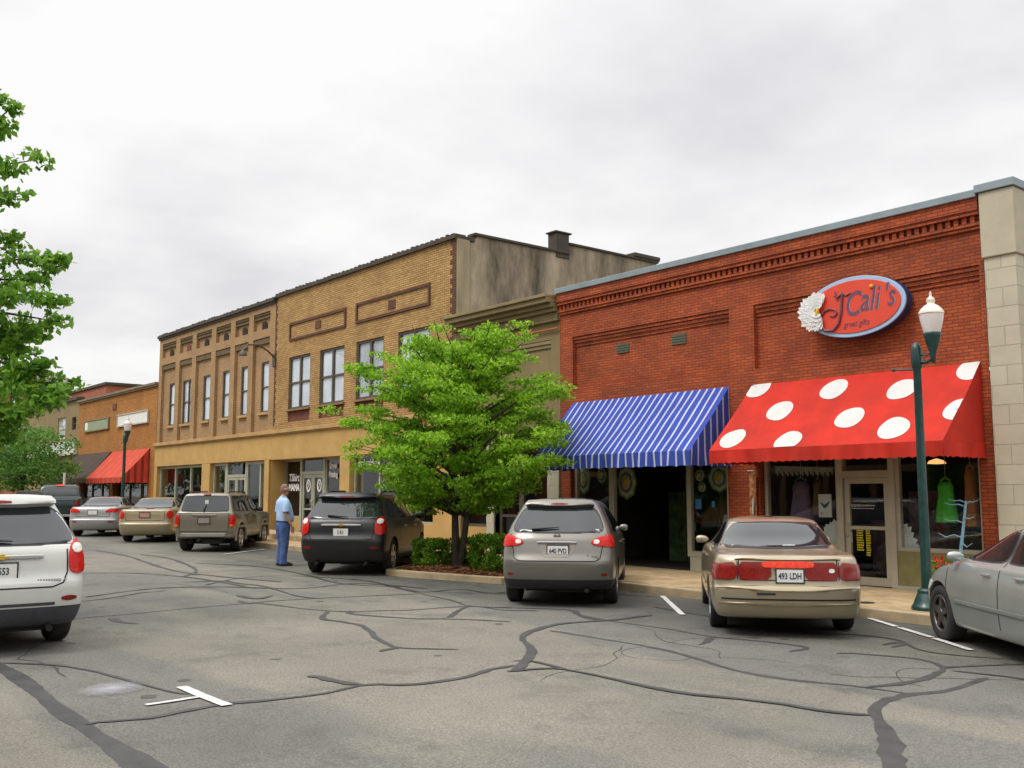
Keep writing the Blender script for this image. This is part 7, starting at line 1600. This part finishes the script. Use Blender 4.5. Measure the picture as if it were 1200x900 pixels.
# ------------------------------------------------------------------ man
def person():
    px, py = -21.49, 10.73; d = rt * .84 + fwv * .54; K = 1.04
    t = thing('person', 'man in a pale blue short-sleeved shirt, blue jeans and dark shoes in the street', 'person', (px, py, g(px)), math.atan2(d.y, d.x))
    SKIN = mk('skin', (.58, .31, .21), .55, var=.1, scale=9); SHIRT = mk('pale_blue_shirt', (.38, .53, .78), .85, var=.16, scale=5, bump=1.0, bscale=8); JEAN = mk('blue_jeans', (.07, .125, .31), .9, var=.45, scale=6, bump=1.0, bscale=10); HAIR = mk('grey_brown_hair', (.22, .14, .10), .8, var=.3, scale=30); SHOE = mk('dark_shoe', (.02, .018, .016), .5)
    V, E, RAD = [], [], []
    def v(p, r, par=None):
        V.append(tuple(Vector(p) * K)); RAD.append(tuple(np.array(r if isinstance(r, tuple) else (r, r)) * K))
        if par is not None: E.append((par, len(V) - 1))
        return len(V) - 1
    pel = v((-.01, 0, .95), (.15, .12)); s1 = v((.02, 0, 1.12), (.16, .13), pel); ch = v((-.01, 0, 1.34), (.17, .11), s1); nb_ = v((-.03, 0, 1.48), .07, ch); nk = v((-.005, 0, 1.555), .056, nb_)
    h1 = v((.03, 0, 1.62), (.066, .075), nk); h2 = v((.025, 0, 1.69), (.078, .096), h1); h3 = v((.015, 0, 1.75), (.07, .085), h2); v((.01, 0, 1.79), (.035, .04), h3)
    v((.128, 0, 1.665), .014, h2); v((.095, 0, 1.592), (.028, .024), h1)
    for s in (1, -1): v((.005, s * .092, 1.672), .018, h2)
    for s in (1, -1):
        sh = v((-.02, s * .165, 1.43), .065, ch); el = v((-.04, s * .235, 1.15), .044, sh); fo = v((.02, s * .245, 1.03), .042, el); wr = v((.085, s * .235, .915), .028, fo); pm = v((.115, s * .225, .845), (.018, .036), wr); kn = v((.128, s * .222, .80), (.015, .038), pm)
        for k, (o_, l) in enumerate(((.030, .075), (.011, .085), (-.009, .08), (-.028, .062))):
            a = v((.130 + o_ * .9, s * (.222), .785), .0095, kn); b_ = v((.140 + o_, s * (.212), .785 - l * .5), .0088, a); v((.138 + o_, s * .198, .785 - l), .007, b_)
        a = v((.150, s * .215, .85), .012, pm); b_ = v((.172, s * .205, .815), .010, a); v((.178, s * .195, .785), .008, b_)
        hp = v((-.01, s * .095, .87), (.10, .105), pel); kn_ = v((.0, s * .10, .50), (.058, .06), hp); v((-.015, s * .095, .28), (.05, .056), kn_); an = v((-.03, s * .095, .10), .038, len(V) - 1); v((.10, s * .11, .05), (.035, .025), an)
    me = bpy.data.meshes.new('body'); me.from_pydata(V, E, []); o = bpy.data.objects.new('body', me); COL.objects.link(o)
    sk = o.modifiers.new('skin', 'SKIN'); sk.use_smooth_shade = True
    for i, r_ in enumerate(RAD): me.skin_vertices[0].data[i].radius = r_
    me.skin_vertices[0].data[pel].use_root = True
    sb = o.modifiers.new('sub', 'SUBSURF'); sb.levels = sb.render_levels = 1
    m2 = bpy.data.meshes.new_from_object(o.evaluated_get(bpy.context.evaluated_depsgraph_get())); bpy.data.objects.remove(o)
    m2.materials.clear(); m2.materials.append(SKIN); m2.polygons.foreach_set('use_smooth', [True] * len(m2.polygons)); o = bpy.data.objects.new('body', m2); COL.objects.link(o); o.parent = t
    def ell(cx_, cy_, z, rx, ry, n=24, wob=0, ph=0): return [((cx_ + rx * math.cos(a) * (1 + wob * math.sin(a * 7 + ph))) * K, (cy_ + ry * math.sin(a) * (1 + wob * math.sin(a * 5 + ph))) * K, z * K) for a in np.linspace(0, 2 * math.pi, n + 1)[:-1]]
    mb = MB(); mb.loft([ell(.025, 0, .965, .172, .20, wob=.03), ell(.04, 0, .99, .192, .212, wob=.02, ph=1), ell(.035, 0, 1.10, .188, .214, wob=.02), ell(.02, 0, 1.22, .172, .218, wob=.02, ph=2), ell(.0, 0, 1.34, .158, .222), ell(-.02, 0, 1.42, .128, .205), ell(-.028, 0, 1.475, .098, .135), ell(-.022, 0, 1.51, .075, .08), ell(-.015, 0, 1.535, .068, .068)])
    for s in (1, -1):
        mb.tube([tuple(Vector(p) * K) for p in ((-.02, s * .13, 1.44), (-.022, s * .185, 1.40), (-.03, s * .222, 1.30), (-.035, s * .24, 1.19))], [.075 * K, .088 * K, .082 * K, .082 * K], 14)
    mb.tube([tuple(Vector(p) * K) for p in ((-.09, 0, 1.52), (-.04, .075, 1.53), (.04, .05, 1.50), (.055, 0, 1.47), (.04, -.05, 1.50), (-.04, -.075, 1.53), (-.09, 0, 1.52))], .016 * K, 6)
    mb.build('shirt', SHIRT, t, world=False)
    mb = MB(); mb.loft([ell(-.01, 0, .80, .13, .185), ell(-.01, 0, .88, .155, .20), ell(.0, 0, .95, .16, .196), ell(.01, 0, 1.0, .165, .192)])
    for s in (1, -1):
        R_ = []
        for z, x, y, rx, ry in ((.90, -.012, .098, .135, .108), (.80, -.008, .10, .128, .104), (.66, .0, .10, .112, .092), (.50, .005, .10, .09, .08), (.36, -.005, .098, .085, .077), (.22, -.018, .097, .08, .074), (.12, -.02, .097, .082, .074), (.075, -.018, .098, .088, .078), (.045, -.01, .1, .09, .078)): R_.append(ell(x, s * y, z, rx, ry, 18, wob=.035, ph=z * 9))
        mb.loft(R_[::-1])
    mb.build('jeans', JEAN, t, world=False)
    mb = MB(); mb.loft([ell(.012, 0, .955, .172, .20), ell(.014, 0, .99, .174, .202)]); mb.build('belt', SHOE, t, world=False)
    for s in (1, -1):
        mb = MB(); mb.loft([ell(.045, s * .105, .0, .155, .052), ell(.045, s * .105, .025, .158, .055), ell(.04, s * .104, .055, .145, .05), ell(.01, s * .102, .085, .10, .045), ell(-.02, s * .10, .11, .055, .045)]); mb.build('shoe', SHOE, t, world=False)
    mb = MB(); rings = []                                # short hair round the back and sides
    for z, rx, ry, c in ((1.60, .078, .072, -.012), (1.65, .098, .086, -.006), (1.70, .106, .088, -.002), (1.745, .102, .084, .0), (1.785, .078, .066, .002), (1.806, .04, .035, .002)):
        lim = 1.75 if z < 1.72 else 1.15
        rings.append([((.018 + c + rx * math.cos(a)) * K, ry * math.sin(a) * K, z * K) for a in np.linspace(lim, 2 * math.pi - lim, 20)])
    n = 20; vs_ = [p for r_ in rings for p in r_]; mb.add(vs_, [(i * n + k, i * n + k + 1, (i + 1) * n + k + 1, (i + 1) * n + k) for i in range(len(rings) - 1) for k in range(n - 1)], 0, True)
    ho = mb.build('hair', HAIR, t, world=False); so = ho.modifiers.new('solid', 'SOLIDIFY'); so.thickness = .008
    for s in (1, -1):
        mb = MB(); mb.lathe((.105 * K, s * .032 * K, 1.69 * K), [(.001, -.011), (.01, -.006), (.012, 0), (.01, .006), (.001, .011)], 8); mb.build('eye', WHITE, t, world=False)
    mb = MB(); mb.tube([tuple(Vector(p) * K) for p in ((.098, -.025, 1.622), (.11, 0, 1.62), (.098, .025, 1.622))], .006, 5); mb.build('mouth', mk('lips', (.30, .09, .07), .6), t, world=False)
    return t
person()

t = prop('utility_cover', 'small dark round utility cover set in the sidewalk behind the gold sedan', 'cover', (-8.35, 13.6, g(-8.35) + .15)); mb = MB(); mb.lathe((-8.35, 13.6, g(-8.35) + .15), [(.13, .0), (.13, .006), (.11, .007)], 20); mb.lathe((-8.35, 13.6, g(-8.35) + .15), [(.105, .004), (.10, .006), (.001, .006)], 20); mb.build('lid', BLACK, t)
